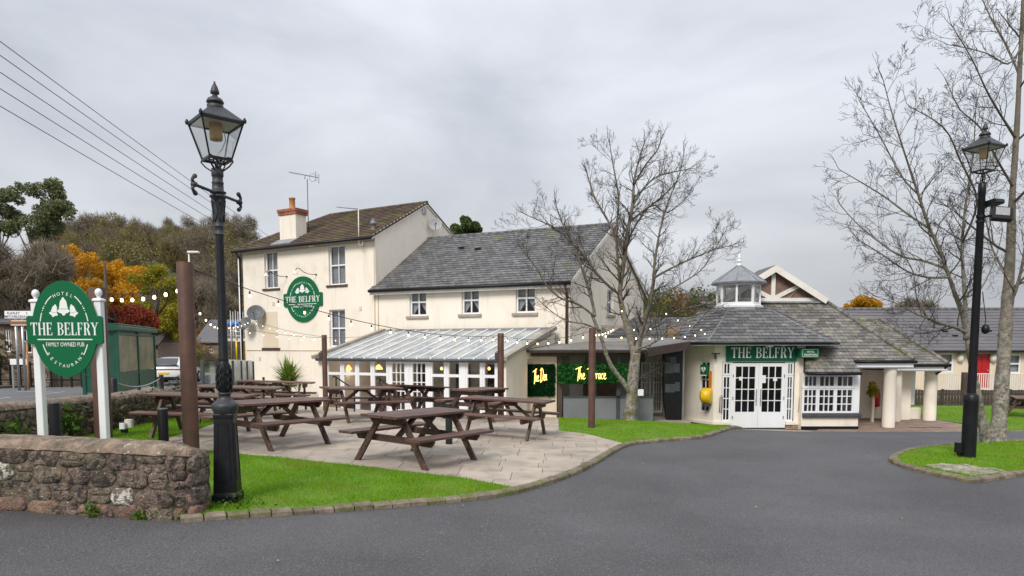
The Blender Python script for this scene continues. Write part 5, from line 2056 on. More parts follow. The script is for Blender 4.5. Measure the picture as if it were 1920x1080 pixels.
# bay edges read along the front: pairs of lights, then the french doors, then pairs of lights
def cx(u, v=690):
    return onf(FC, u, v)[0]
ztop = onf(FC, 770, 674)[1]
ztr = onf(FC, 770, 703)[1]
segs = [(612.5, 640.5), (642, 668.5), (670, 697.5), (699, 727)]
segs2 = [(807, 835.5), (837.5, 864), (873, 903), (905, 931)]
for (a, b) in segs + segs2:
    xa, xb = cx(a), cx(b)
    fw = .065
    f = glazed('window', cons, FC, xa, xb, ZF + .35 if a < 700 else ZF + .35, ztop, 0, [], [((ztr - (ZF + .415)) / (ztop - fw - (ZF + .415)), .09)], fw, .03, .07, rail=.065)
for (a, b) in ((728.5, 764.5), (767, 804)):
    glazed('french_door', cons, FC, cx(a), cx(b), ZF + .33, ztop, 0, [.333, .667], [.2, .4, .6, .8], .13, .026, .06, rail=.3)
m = MB()
x_prev = 0.0
edges = sorted([cx(a) for s_ in (segs, segs2, ((728.5, 764.5), (767, 804))) for a in s_[0:99] for a in a])
for i in range(1, len(edges) - 1, 2):
    if edges[i + 1] - edges[i] > .004:
        m.box((edges[i] + .001, -.012, ZF + .3), (edges[i + 1] - .001, .085, ztop), FC)
m.box((edges[0] - .08, -.01, ZF), (edges[0] - .001, .085, ztop), FC)
m.box((edges[-1] + .001, -.01, ZF), (edges[-1] + .12, .085, ztop), FC)
m.box((edges[0] - .08, -.015, ztop + .001), (edges[-1] + .12, .09, ZC - .06), FC)
m.build('frame_posts', m_white, cons)
m = MB()
m.box((edges[0] - .05, -.02, ZF - .4), (edges[-1] + .1, .1, ZF + .298), FC)
m.build('plinth', m_white, cons)
# solid cream corner piers and end walls
m = MB()
m.box((edges[0] - .36, 0, -1.2), (edges[0] - .12, .25, ZC - .03), FC)
m.box((edges[0] - .30, .25, -1.2), (edges[0] - .12, 4.4, ZC - .03), FC)
m.add([(edges[0] - .30, .2, ZC - .03), (edges[0] - .30, 4.2, ZC - .03), (edges[0] - .30, 4.2, ZC + .9)], [(0, 1, 2)], FC)
m.build('end_wall', m_render, cons)
m = MB()
m.box((edges[-1] + .13, .0, -1.2), (edges[-1] + .32, 1.55, ZC - .03), FC)
m.add([(edges[-1] + .32, .0, ZC - .03), (edges[-1] + .32, 3.9, ZC - .03), (edges[-1] + .32, 3.9, ZC + .8)], [(0, 1, 2)], FC)
m.build('end_wall', m_render, cons)
m = MB()
m.tube([FC @ Vector((edges[0] - .1, -.03, ZC - .1)), FC @ Vector((edges[0] - .1, -.03, -.9))], .04, 8)
m.build('downpipe', m_black, cons)
# roof sheet and glazing bars from the eaves up to the wing wall
def roofpt(u, t):                                 # t = 0 eaves, 1 wall
    x0 = onf(FC, u, 668)[0]
    a = FC @ Vector((x0, -.12, ZC))
    q = FC @ Vector((x0, 3.75, 0))
    return a.lerp(Vector((q.x, q.y, 2.52)), t)
nb = 14
xA, xB = edges[0] - .3, edges[-1] + .33
pt = lambda x, t: (FC @ Vector((x, -.14, ZC))).lerp(FC @ Vector((x, 3.78, 2.50)), t)
nrm = (pt(xB, 0) - pt(xA, 0)).cross(pt(xA, 1) - pt(xA, 0)).normalized()
for i in range(nb):
    a, b = xA + (xB - xA) * i / nb, xA + (xB - xA) * (i + 1) / nb
    m = MB()
    m.slab([pt(a + .012, 0), pt(b - .012, 0), pt(b - .012, 1), pt(a + .012, 1)], .018)
    m.build('roof_panel', m_poly, cons)
for i in range(1, nb):
    a = xA + (xB - xA) * i / nb
    m = MB()
    m.beam(pt(a, 0) + nrm * .02, pt(a, 1) + nrm * .02, .05, .035, nrm)
    m.beam(pt(a, 0) - nrm * .055, pt(a, 1) - nrm * .055, .05, .06, nrm)
    m.box((a - .03, -.19, ZC - .05), (a + .03, -.141, ZC + .055), FC)
    m.build('glazing_bar', m_white, cons)
m = MB()
m.tube([FC @ Vector((xA, -.17, ZC - .06)), FC @ Vector((xB, -.17, ZC - .06))], .05, 8)
m.build('gutter', m_greyd, cons)
for xx in (xA - .06, xB + .03):
    m = MB()
    a, b = pt(xx, -.02), pt(xx, 1.0)
    m.beam(a + nrm * .03, b + nrm * .03, .18, .12, nrm)
    m.build('verge_coping', m_concrete, cons)
m = MB()
m.beam(pt(xA, 1.0) + nrm * .02, pt(xB, 1.0) + nrm * .02, .16, .04, nrm)
m.build('lead_flashing', m_lead, cons)
# inside: floor, wall bench, tables, pendants
m = MB()
m.box((edges[0], .2, ZF - .1), (edges[-1], 4.1, ZF), FC)
m.build('floor', m_ply, cons)
m = MB()
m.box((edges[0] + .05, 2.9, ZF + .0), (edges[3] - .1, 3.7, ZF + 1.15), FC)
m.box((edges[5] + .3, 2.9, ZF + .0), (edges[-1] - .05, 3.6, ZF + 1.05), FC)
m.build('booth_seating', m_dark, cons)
m = MB()
m.box((edges[0] + .3, 3.78, ZF), (edges[-1] - .3, 3.82, 2.2), FC)
m.build('back_wall', m_dim, cons)
m = MB()
for a, b in ((657, 671), (734, 757), (800, 833), (868, 893)):
    m.box((cx(a) + .25, 3.70, ZF + .9 if a > 700 else ZF + 1.2), (cx(b) + .35, 3.76, 1.25), FC)
m.build('wall_picture', m_dark, cons)
for a in (652, 710, 828, 917):
    m = MB()
    x = cx(a)
    zz = onf(FC, a, 691, 1.3)[1]
    m.lathe([(.02, .14), (.05, .12), (.13, .02), (.15, -.03)] if a < 720 else [(.01, .06), (.04, .03), (.05, 0), (.03, -.04), (.0, -.05)], 12, FC @ Matrix.Translation((onf(FC, a, 691, 1.3)[0], 1.3, zz)))
    pd_ = m.build('pendant_lamp', m_pend, cons)
    m = MB()
    m.tube([FC @ Vector((onf(FC, a, 691, 1.3)[0], 1.3, zz + .14)), FC @ Vector((onf(FC, a, 691, 1.3)[0], 1.3, 1.75))], .006, 4)
    m.build('flex', m_black, pd_)
    pl_ = bpy.data.lights.new('pendant_light', 'POINT')      # the light of the lit pendant itself
    pl_.energy = 7
    pl_.color = (1.0, 0.78, 0.56)
    pl_.shadow_soft_size = .12
    po_ = bpy.data.objects.new('pendant_light', pl_)
    COL.objects.link(po_)
    po_.location = FC @ Vector((onf(FC, a, 691, 1.3)[0], 1.3, zz - .16))
# handrails of the steps down to the doors
for (pa, pb) in (((627, 705), (661, 728)), ((709, 708), (741, 731))):
    a, b = at(*pa, 21.6), at(*pb, 21.0)
    root = thing('handrail', 'black step handrail at the %s of the conservatory steps' % ('left' if pa[0] < 650 else 'right'), 'handrail', (b.x, b.y, ZF))
    m = MB()
    m.tube([a + Vector((-.06, 0, -.05)), a, b, b + Vector((.05, 0, -.05)), b + Vector((.05, 0, -.9))], .022, 6)
    m.tube([a + Vector((.05, 0, 0)), Vector((a.x + .05, a.y, ZF))], .024, 6)
    m.build('rail', m_black, root)
# ================================================================== terrace bar under a lean-to canopy
BY = 21.9
bar = thing('terrace_bar', 'low terrace bar under a brown edged lean-to canopy with grey panels', 'bar', (2.0, 23.5, -.5))
FB = frame(0, BY, 1, 0)
def bx(u, v=700, y=0.0):
    return onf(FB, u, v, y)
zt_, zb_ = bx(1000, 668)[1], -.6
m = MB()
x0, x1 = bx(947)[0], bx(1044)[0]
m.box((x0, 0, zb_ - .3), (x1, .22, zt_), FB)
m.box((x0, .22, zb_ - .3), (x0 + .2, 2.6, zt_ + .1), FB)
m.build('cream_wall', m_renderw, bar)
m = MB()
xe = bx(1203)[0]
m.bbox((x0 - .15, -.42, bx(1000, 661, -.4)[1]), (xe + .1, -.38, bx(1000, 655.5, -.4)[1]), .004, FB)
m.build('upper_fascia', m_brownf, bar)
m = MB()
m.bbox((x0 - .05, -.12, bx(1000, 668, -.1)[1]), (xe, -.02, bx(1000, 661.5, -.1)[1] + .02), .004, FB)
m.build('beam', m_brownf, bar)
zr0 = bx(1000, 655, -.45)[1]
zr1 = at(1150, 640, 25.6).z
for i in range(9):
    a = x0 - .15 + (xe + .25 - x0) * i / 9
    b = x0 - .15 + (xe + .25 - x0) * (i + 1) / 9
    m = MB()
    m.slab([FB @ Vector((a + .005, -.46, zr0)), FB @ Vector((b - .005, -.46, zr0)), FB @ Vector((b - .005, 2.8, zr1)), FB @ Vector((a + .005, 2.8, zr1))], .03)
    m.build('roof_sheet', m_sheet, bar)
lx, lz = at(1292, 646, 22.6).x, at(1292, 646, 22.6).z
p0, p1 = Vector((xe + .1, BY - .40, (bx(1000, 658, -.4)[1]))), Vector((lx, 22.5, lz + .02))
m = MB()
m.beam(p0 + Vector((0, 0, -.04)), p1 + Vector((0, 0, -.05)), .05, .26)
m.build('upper_fascia', m_brownf, bar)
m = MB()
m.slab([p0 + Vector((0, -.02, .10)), p1 + Vector((0, -.02, .10)), Vector((lx, 25.6, zr1 + .12)), Vector((xe + .1, 25.6, zr1 - .01))], .03)
m.build('roof_sheet', m_sheet, bar)
m = MB()
m.bbox((bx(1045.5)[0], -.05, -1), (bx(1054)[0], .1, zt_), .008, FB)
m.build('post', m_brownf, bar)
m = MB()
m.bbox((bx(1156)[0], -.03, -1), (bx(1163)[0], .06, zt_), .006, FB)
m.bbox((bx(1112)[0], .05, -1), (bx(1118)[0], .12, bx(1100, 742)[1]), .006, FB)
m.build('post', m_greyd, bar)
zc_ = bx(1100, 743)[1]
edges_ = [1056, 1112, 1158, 1191, 1226]
for a, b in zip(edges_, edges_[1:]):
    m = MB()
    m.bbox((bx(a)[0] + .01, .0, -.75), (bx(b)[0] - .01, .05, zc_ - .045), .005, FB)
    m.build('panel', m_grey, bar)
m = MB()
m.box((bx(1055)[0], -.03, zc_ - .043), (bx(1227)[0], .12, zc_), FB)
m.build('counter_rail', m_greyd, bar)
# things in the shade at the back
m = MB()
m.box((x1, 2.7, -.9), (lx + .3, 2.85, 2.2), FB)
m.box((xe + 1.55, 1.0, -.9), (xe + 1.62, 2.7, 2.0), FB)
m.build('back_wall', m_dim, bar)
m = MB()
m.box((x0, .3, -.62), (lx, 2.7, -.55), FB)
m.build('floor', m_concrete, bar)
for a, b in ((1078, 1104), (1122, 1157)):
    m = MB()
    xa, za = bx(a, 739, 2.6)
    xb, zb2 = bx(b, 718, 2.6)
    m.box((xa, 2.6, za - .5), (xb, 2.69, zb2 + .7), FB)
    m.build('back_shelf', m_ply, bar)
FD = frame(at(1200, 720, 24.0).x, 24.0, 1, -.10)
for a, b in ((1201, 1221), (1223, 1243)):
    xa, za = onf(FD, a, 768)
    xb, zb2 = onf(FD, b, 679)
    glazed('glazed_door', bar, FD, xa, xb, za - .1, zb2, 0, [.333, .667], [.2, .4, .6, .8], .06, .03, .05, fm=m_offw, pane=m_glassd)
m = MB()
m.prism([(.12, 0), (.60, 0), (.60, 2.5), (-.02, 2.5), (-.02, 1.2), (.04, .5)], 0, .25, Matrix.Translation((at(1246, 700, 22.6).x, 22.6, -.6)))
pm = m.build('dark_pillar', m_black, bar)
for (u, v, w_, h_) in ((1254, 690, .26, .36), (1268, 690, .22, .3), (1256, 728, .32, .28), (1270, 725, .16, .3), (1262, 675, .2, .2)):
    c = at(u, v, 22.59)
    m = MB()
    m.box((c.x - w_ / 2, 22.585, c.z - h_ / 2), (c.x + w_ / 2, 22.597, c.z + h_ / 2))
    m.build('poster', m_greyd, pm)
# notice on a stand by the tree
c = at(1199, 736, 20.9)
nb_ = thing('notice_board', 'small white notice on a post beside the bare tree trunk', 'notice', (c.x, 20.9, zg(c.x, 20.9)))
m = MB()
m.bbox((c.x - .10, 20.88, c.z - .1), (c.x + .12, 20.9, c.z + .1), .004)
m.build('panel', m_white, nb_)
m = MB()
m.box((c.x - .02, 20.902, zg(c.x, 20.9) - .1), (c.x + .02, 20.93, c.z + .08))
m.build('post', m_greyd, nb_)

# leafy panels with neon words
def leaf_panel(name, label, fr, x0, x1, z0, z1, dep, n, cat='leaf panel', lm=None):
    root = thing(name, label, cat, fr @ Vector(((x0 + x1) / 2, 0, z0)))
    m = MB()
    m.box((x0 + .03, -dep * .5, z0 + .03), (x1 - .03, -.004, z1 - .03), fr)
    m.build('backing', m_black, root)
    cx_, cy_, cz_ = NR.uniform(x0, x1, n), -NR.uniform(.3, 1.0, n) * dep, NR.uniform(z0, z1, n)
    A = NR.uniform(0, 6.28, n)
    T = NR.uniform(-.9, .9, n)
    L_ = NR.uniform(.03, .06, n)
    ux = np.stack([np.cos(A), T * .5, np.sin(A)], 1) * L_[:, None]
    uy = np.stack([-np.sin(A), -T * .6, np.cos(A)], 1) * L_[:, None] * .55
    C = np.stack([cx_, cy_, cz_], 1)
    V = np.stack([C - ux, C - uy, C + ux, C + uy], 1).reshape(-1, 3)
    Mn = np.array(fr)
    V = V @ Mn[:3, :3].T + Mn[:3, 3]
    o = link('leaves', np_mesh('leaves', V, np.arange(4 * n).reshape(-1, 4), lm or m_hedge, 4), root)
    o['kind'] = 'stuff'
    return root
xa, za = bx(984, 742)
xb, zb2 = bx(1039.5, 684)
leaf_panel('leaf_panel', 'square dark green leafy panel with a small neon script on the cream wall', FB, xa, xb, za, zb2, .10, 3800, 'leaf panel', m_hedged)
FH = frame(0, BY - .12, 1, 0)
xa, za = onf(FH, 1046, 718)
xb, zb2 = onf(FH, 1176, 683)
leaf_panel('leaf_panel', 'long green leafy strip with neon script hanging over the bar counter', FH, xa, xb, za, zb2, .16, 5200)
STK = {  # hand drawn script strokes on a unit box
    'T': [[(.0, .78), (.25, .86), (.75, .98)], [(.42, .9), (.36, .5), (.28, -.15)]], 'h': [[(.05, 1.0), (.0, .5), (-.02, .0)], [(-.02, .1), (.12, .42), (.24, .38), (.22, .05), (.32, .04)]],
    'e': [[(.0, .22), (.16, .26), (.2, .42), (.1, .46), (.02, .25), (.06, .04), (.2, .02), (.3, .12)]], 'D': [[(.2, .95), (.12, .4), (.05, -.1)], [(-.02, .8), (.3, .98), (.55, .7), (.5, .3), (.25, -.02), (.05, -.05)]],
    'n': [[(.0, .42), (.02, .02)], [(.02, .25), (.14, .45), (.22, .38), (.22, .04), (.32, .06)]], 'r': [[(.0, .44), (.02, .04)], [(.02, .25), (.12, .44), (.24, .4)]],
    'a': [[(.24, .4), (.1, .45), (.0, .2), (.08, .02), (.2, .15), (.25, .42), (.24, .06), (.33, .05)]], 'c': [[(.22, .38), (.1, .45), (.0, .22), (.08, .02), (.24, .08)]],
}
ADV = {'T': .52, 'h': .36, 'e': .31, 'D': .62, 'n': .36, 'r': .27, 'a': .36, 'c': .28, ' ': .2}
def neon(label, text, fr, x0, x1, zb, h, y, slope=.0):
    root = thing('neon_sign', label, 'neon sign', fr @ Vector((x0, y, zb)))
    tot = sum(ADV[c] for c in text)
    k = (x1 - x0) / tot
    x = 0
    t = MB()
    for c in text:
        for st in STK.get(c, []):
            P = [Vector((x0 + (x + p[0]) * k, y, zb + (p[1] + slope * (x + p[0])) * h)) for p in st]
            Q = [P[0]]
            for i in range(len(P) - 1):
                p0, p1, p2, p3 = P[max(0, i - 1)], P[i], P[i + 1], P[min(len(P) - 1, i + 2)]
                for j in range(1, 5):
                    s_ = j / 4
                    Q.append(.5 * ((2 * p1) + (p2 - p0) * s_ + (2 * p0 - 5 * p1 + 4 * p2 - p3) * s_ ** 2 + (3 * p1 - p0 - 3 * p2 + p3) * s_ ** 3))
            t.tube([fr @ q for q in Q], .0085, 6)
        x += ADV[c]
    t.build('neon_tube', m_neon, root)
xa, za = bx(999, 721, -.15)
xb, zb2 = bx(1026, 697, -.15)
neon('glowing neon script The Den on the square dark leafy panel', 'The Den', FB, xa, xb, za + .07, .42, -.16, .06)
xa, za = onf(FH, 1079, 711, -.2)
xb, zb2 = onf(FH, 1137, 690, -.2)
neon('glowing neon script The Terrace on the long leafy strip', 'The Terrace', FH, xa, xb, za + .0, .40, -.2, .0)

# slate roof of the link behind the bar, with a stub chimney
link_ = thing('link_building', 'low slate roofed link between the wing and the entrance lobby', 'building', (4.5, 27, -.5))
lA, lB = at(1072, 642, 25.65), at(1296, 642, 25.65)
lC, lD = at(1082, 596, 28.6), at(1310, 588, 28.6)
O, X, S = plane_axes(lA, lB, lC)
slates(link_, 'slate', O, X, S, to2(O, X, S, [lA, lB, lD, lC]), .30, .19, m_slate, 140, .024, .004, .007, .5, .06)
m = MB()
m.box((lA.x, 25.7, -.8), (lB.x, 28.4, lA.z - .08))
m.build('wall', m_renderw, link_)
m = MB()
ca, cb_ = at(1251, 640, 25.4), at(1275, 613, 25.4)
for r in range(8):
    for i in range(2):
        w_ = (cb_.x - ca.x) / 2
        zz = ca.z - .1 + (cb_.z - ca.z + .1) * r / 8
        m.box((ca.x + w_ * i + (r % 2) * .02 + .004, 25.4, zz + .004), (ca.x + w_ * (i + 1) + (r % 2) * .02 - .004, 25.4 + .5, zz + (cb_.z - ca.z + .1) / 8 - .004))
m.box((ca.x + .03, 25.42, ca.z - .1), (cb_.x - .01, 25.88, cb_.z - .01))
m.build('chimney', m_bufbrick, link_)
m = MB()
q0, q1 = at(1081, 600, 25.9), at(1106, 617, 25.3)
m.beam(q0, q1, .25, .14)
m.beam(at(1122, 612, 25.9), at(1168, 612, 25.9), .2, .1)
m.build('ridge_cap', m_concrete, link_)

# ================================================================== entrance lobby
LYF = 22.9
FL = frame(0, LYF, 1, 0)
def lx_(u, v=700, y=0.0):
    return onf(FL, u, v, y)
lob = thing('entrance_lobby', 'octagonal entrance lobby with white glazed doors and a small glass cupola on its slate roof', 'building', (8.3, 23.5, -.88))
XL, XR = lx_(1339)[0], lx_(1506)[0]
gz = -.88
zsill = lx_(1400, 790)[1]
ze = 2.0
dL, dR = lx_(1372)[0], lx_(1474, 720)[0]
sL0, sL1 = lx_(1354)[0], dL
sR0, sR1 = lx_(1470, 720)[0], lx_(1490)[0]
sgz0, sgz1 = lx_(1360, 675)[1], lx_(1360, 646)[1]
zdt = lx_(1420, 678)[1]
mb = MB()
holes = [(sL0, sR1, zsill, zdt)]
walls(mb, FL, XL, sL0, zsill, ze)
walls(mb, FL, sR1, XR, zsill, ze)
walls(mb, FL, sL0, sR1, zdt, ze)
ls = Vector((6.02, 24.25))
lv = Vector((XL - ls.x, LYF - ls.y))
FLL = frame(ls.x, ls.y, lv.x, lv.y)
LLn = lv.length
wl0, wl1 = onf(FLL, 1313, 700)[0], onf(FLL, 1331, 700)[0]
wz0, wz1 = onf(FLL, 1320, 772)[1], onf(FLL, 1320, 677)[1]
walls(mb, FLL, 0, LLn, zsill, ze, [(wl0, wl1, wz0, wz1)], .08)
mb.box((6.02 - 1.3, 24.25, -.9), (6.02, 24.4, ze))
rs = Vector((10.5, 24.25))
rv = rs - Vector((XR, LYF))
FLR = frame(XR, LYF, rv.x, rv.y)
walls(mb, FLR, 0, rv.length, -1, ze)
mb.build('wall', m_render, lob)
glazed('side_window', lob, FLL, wl0, wl1, wz0, wz1, .03, [.5], [.14, .30, .65], .05, .03, pane=m_glassd)
m = MB()
m.bbox((XL - .05, -.07, zsill - .12), (dL - .02, .05, zsill - .003), .015, FL)
m.build('plinth_ledge', m_render, lob)
m = MB()
m.bbox((dR + .02, -.07, zsill - .12), (XR + .05, .05, zsill - .003), .015, FL)
m.build('plinth_ledge', m_render, lob)
m = MB()
m.bbox((0, -.07, zsill - .12), (LLn + .02, .05, zsill - .004), .015, FLL)
m.build('plinth_ledge', m_render, lob)
def brickwork(fr, x0, x1, z0, z1, y, root):
    m = MB()
    m.box((x0 + .01, y + .02, z0), (x1 - .01, y + .2, z1), fr)
    k = round((z1 - z0) / .075)
    for r in range(k):
        zz = z0 + (z1 - z0) * r / k
        x = x0 - (r % 2) * .11
        while x < x1:
            a, b = max(x, x0), min(x + .215, x1)
            if b - a > .04:
                m.box((a + .005, y + RN.uniform(-.003, .003), zz + .005), (b - .005, y + .1, zz + (z1 - z0) / k - .005), fr)
            x += .22
    return m.build('brick_plinth', m_bufbrick, root, kind='stuff')
brickwork(FL, XL + .0, dL - .02, gz - .12, zsill - .122, -.03, lob)
brickwork(FL, dR + .02, XR, gz - .12, zsill - .122, -.03, lob)
m = MB()
m.box((0, -.03, gz - .1), (LLn - .02, .1, zsill - .123), FLL)
m.box((-1.6, -.02, gz + .05), (-.002, .1, zsill - .123), FLL)
m.build('dark_plinth', m_brownf, lob)
m = MB()
m.beam(at(1255, 794, 22.35), at(1386, 803, 22.3), .1, .05)
m.build('retaining_edge', m_brownf, lob)
# doors: two leaves of twelve panes over a kick panel, side lights with toplights
dm = (dL + dR) / 2
z0d = lx_(1420, 802)[1]
for i, (a, b) in enumerate(((dL + .03, dm - .004), (dm + .004, dR - .03))):
    f = glazed('door', lob, FL, a, b, z0d, zdt - .05, .02, [.333, .667], [.25, .5, .75], .115, .026, .06, pane=m_glassd, rail=lx_(1420, 772.5)[1] - z0d)
    h = MB()
    hx = dm + (-.07 if i == 0 else .07)
    h.bbox((hx - .015, -.012, z0d + .75), (hx + .015, .018, z0d + 1.3), .006, FL)
    h.tube([FL @ Vector((hx, -.02, z0d + .95)), FL @ Vector((hx + (-.06 if i else .06) * -1, -.03, z0d + .95))], .01, 6)
    h.build('handle', m_steel, f)
    h = MB()
    ex = a + .03 if i == 0 else b - .03
    for zz in (.35, 1.0, 1.75):
        h.bbox((ex - .01, -.004, z0d + zz - .05), (ex + .01, .018, z0d + zz + .05), .003, FL)
    h.build('hinge', m_greyd, f)
for (a, b) in ((sL0 + .02, dL - .01), (dR + .01, sR1 - .02)):
    zt1 = lx_(1360, 704)[1]
    glazed('side_light', lob, FL, a, b, zsill + .0, zt1 - .004, .025, [.5], [.25, .5, .75], .055, .03, .05, pane=m_glassd)
    glazed('top_light', lob, FL, a, b, zt1 + .004, zdt - .02, .025, [.5], [], .06, .035, .05, pane=m_glassd)
m = MB()
m.box((sL0 - .0, .015, zdt - .018), (sR1, .09, zdt + .0), FL)
m.box((dL - .008, .012, z0d), (dL + .028, .09, zdt - .019), FL)
m.box((dR - .028, .012, z0d), (dR + .008, .09, zdt - .019), FL)
m.build('door_frame', m_white, lob)
m = MB()
for x in (lx_(1431.5)[0], ):
    pass
c = [lx_(1433.5, 711), lx_(1455.5, 711), lx_(1390.5, 710)]
for (x, z), (w_, h_) in zip(c, ((.11, .13), (.09, .06), (.07, .06))):
    m.box((x - w_, .037, z - h_), (x + w_ * .5, .043, z + h_), FL)
m.build('door_notice', m_letter, lob)
m = MB()
x, z = lx_(1472.5, 727)
m.box((x - .05, .037, z - .11), (x + .06, .043, z + .11), FL)
m.build('blue_notice', m_blue, lob)
m = MB()
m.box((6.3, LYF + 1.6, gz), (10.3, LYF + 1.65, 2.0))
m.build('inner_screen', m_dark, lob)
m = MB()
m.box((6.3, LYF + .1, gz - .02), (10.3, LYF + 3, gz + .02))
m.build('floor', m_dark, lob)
# grab rails
for u in (1350.5, 1499):
    x, z = lx_(u, 740)
    m = MB()
    zz0, zz1 = lx_(u, 772)[1], lx_(u, 741)[1]
    m.tube([FL @ Vector(p) for p in ((x - .03, 0, zz0), (x - .035, -.07, zz0 + .02), (x - .03, -.08, zz1 - .06), (x + .01, -.08, zz1), (x + .05, -.08, zz1 - .05), (x + .03, -.07, zz0 + .02), (x + .03, 0, zz0))], .018, 6)
    m.build('grab_rail', m_steel, lob)
# roof
ez = 2.03
pts_e = [Vector((5.72, 26.5, ez)), Vector((5.72, 23.45, ez)), Vector((6.4, 22.42, ez)), Vector((10.42, 22.42, ez)), Vector((11.1, 23.3, ez))]
tz = at(1390, 578, 24.4).z
pts_t = [Vector((7.15, 26.3, tz)), Vector((7.15, 25.0, tz)), Vector((7.72, 24.38, tz)), Vector((9.02, 24.38, tz)), Vector((9.6, 25.0, tz))]
for i in range(4):
    a, b, c, d = pts_e[i], pts_e[i + 1], pts_t[i + 1], pts_t[i]
    O, X, S = plane_axes(a, b, (c + d) / 2)
    slates(lob, 'slate', O, X, S, to2(O, X, S, [a, b, c, d]), .32, .205, m_slate, 90, .024, .004, .008, .5, .06)
for i in (1, 2, 3):
    m = MB()
    m.tube([pts_e[i] + Vector((0, 0, .01)), pts_t[i] + Vector((0, 0, .02))], .022, 6)
    m.build('hip_flashing', m_lead, lob)
m = MB()
m.tube([p + Vector((0, -.03, -.03)) for p in pts_e], .05, 8)
m.build('gutter', m_black, lob)
m = MB()
for a, b in zip(pts_e, pts_e[1:]):
    m.beam(a + Vector((0, .05, -.075)), b + Vector((0, .05, -.075)), .05, .075)
m.slab([p + Vector((0, .08, -.085)) for p in pts_e[1:4]] + [Vector((10.4, 24, ez - .085)), Vector((5.8, 24, ez - .085))], .025)
m.build('eaves_board', m_white, lob)
# cupola
cc = Vector((8.25, 25.1, 0))
r8 = .74
ph8 = math.pi / 8
M8 = Matrix.Translation(cc)
zc0, zc1 = at(1385, 573, 24.45).z, at(1385, 529, 24.45).z
m = MB()
m.lathe([(r8 + .16, tz - .15), (r8 + .12, zc0 - .06), (r8 + .02, zc0 - .05)], 8, M8, False, ph8)
m.build('cupola_base', m_lead, lob)
m = MB()
m.lathe([(r8 + .12, zc0 - .049), (r8 + .12, zc0 + .02), (r8 + .02, zc0 + .05)], 8, M8, False, ph8)
V8 = [Vector((cc.x + r8 * math.cos(ph8 + k * math.pi / 4), cc.y + r8 * math.sin(ph8 + k * math.pi / 4), 0)) for k in range(8)]
for k in range(8):
    a, b = V8[k], V8[(k + 1) % 8]
    m.beam(Vector((a.x, a.y, zc0 + .02)), Vector((a.x, a.y, zc1)), .07, .07, (a - cc))
    m.beam(Vector((a.x, a.y, zc1 - .045)), Vector((b.x, b.y, zc1 - .045)), .07, .09)
    m.beam(Vector((a.x, a.y, zc0 + .09)), Vector((b.x, b.y, zc0 + .09)), .07, .09)
cf = m.build('cupola_frame', m_white, lob)
for k in range(8):
    a, b = V8[k], V8[(k + 1) % 8]
    m = MB()
    m.add([(a.x, a.y, zc0 + .1), (b.x, b.y, zc0 + .1), (b.x, b.y, zc1 - .06), (a.x, a.y, zc1 - .06)], [(0, 1, 2, 3)])
    m.build('pane', m_lampglass, cf)
zap = at(1384, 497, 25.0).z
m = MB()
m.lathe([(r8 + .22, zc1 - .03), (r8 + .24, zc1 + .03), (r8 + .2, zc1 + .05), (.06, zap), (.0, zap + .01)], 8, M8, False, ph8)
for k in range(8):
    an = ph8 + k * math.pi / 4
    m.tube([M8 @ Vector(((r8 + .2) * math.cos(an), (r8 + .2) * math.sin(an), zc1 + .06)), M8 @ Vector((.06 * math.cos(an), .06 * math.sin(an), zap + .01))], .016, 5)
m.build('cupola_roof', m_lead, lob)
m = MB()
m.lathe([(.08, zap - .02), (.085, zap + .05), (.04, zap + .07), (.05, zap + .1), (.09, zap + .13), (.095, zap + .17), (.05, zap + .2), (.055, zap + .23), (.075, zap + .26), (.05, zap + .32), (.015, zap + .44), (.0, zap + .48)], 12, M8)
m.build('finial', m_white, lob)
# name board over the doors
xa, za = lx_(1360.5, 677)
xb, zb2 = lx_(1493.5, 646)
nbd = thing('name_board', 'dark green name board above the white entrance doors', 'sign', FL @ Vector(((xa + xb) / 2, -.06, za)))
m = MB()
m.bbox((xa, -.06, za), (xb, -.005, zb2), .006, FL)
m.build('board', m_greenf, nbd)
tx = MB()
lh = lx_(1400, 651.5)[1] - lx_(1400, 671)[1]
serif(tx, 'THE BELFRY', lx_(1369)[0], lx_(1486)[0], lx_(1400, 671)[1], lh, FL @ Matrix.Translation((0, -.061, 0)))
tx.build('lettering', m_letter, nbd)
m = MB()
for u in (1406, 1468):
    x, z = lx_(u, 646.5, -.2)
    m.lathe([(.02, .0), (.16, -.03), (.17, -.05), (.05, -.075), (.0, -.08)], 16, FL @ Matrix.Translation((x, -.25, z + .03)))
m.build('down_light', m_frostw, nbd)
m = MB()
x, z = lx_(1444, 648, -.25)
m.bbox((x - .1, -.32, z - .05), (x + .08, -.1, z + .02), .015, FL)
m.build('camera_housing', m_white, nbd)
# reception box sign
xa, za = lx_(1500, 671, -.3)
xb, zb2 = lx_(1536.5, 653, -.3)
rb = thing('projecting_sign', 'small bright green reception sign projecting to the right of the lobby', 'sign', FL @ Vector(((xa + xb) / 2, -.3, za)))
FX = FL @ Matrix.Translation(((xa + xb) / 2, -.3, (za + zb2) / 2)) @ Matrix.Rotation(rad(6), 4, 'Z')
hw, hh = (xb - xa) / 2, (zb2 - za) / 2
m = MB()
m.bbox((-hw, 0, -hh), (hw, .22, hh), .01, FX)
m.build('box', m_greensign, rb)
m = MB()
for (a, b, c, d) in ((-hw * .8, hw * .92, hh * .72, hh * .78), (-hw * .8, hw * .92, -hh * .78, -hh * .72), (-hw * .8, -hw * .77, -hh * .715, hh * .715), (hw * .89, hw * .92, -hh * .715, hh * .715)):
    m.box((a, -.003, c), (b, .0, d), FX)
m.build('border', m_letter, rb)
put_text('HOTEL', .085, m_letter, FX @ Matrix.Translation((.03, -.003, .015)), rb, .001)
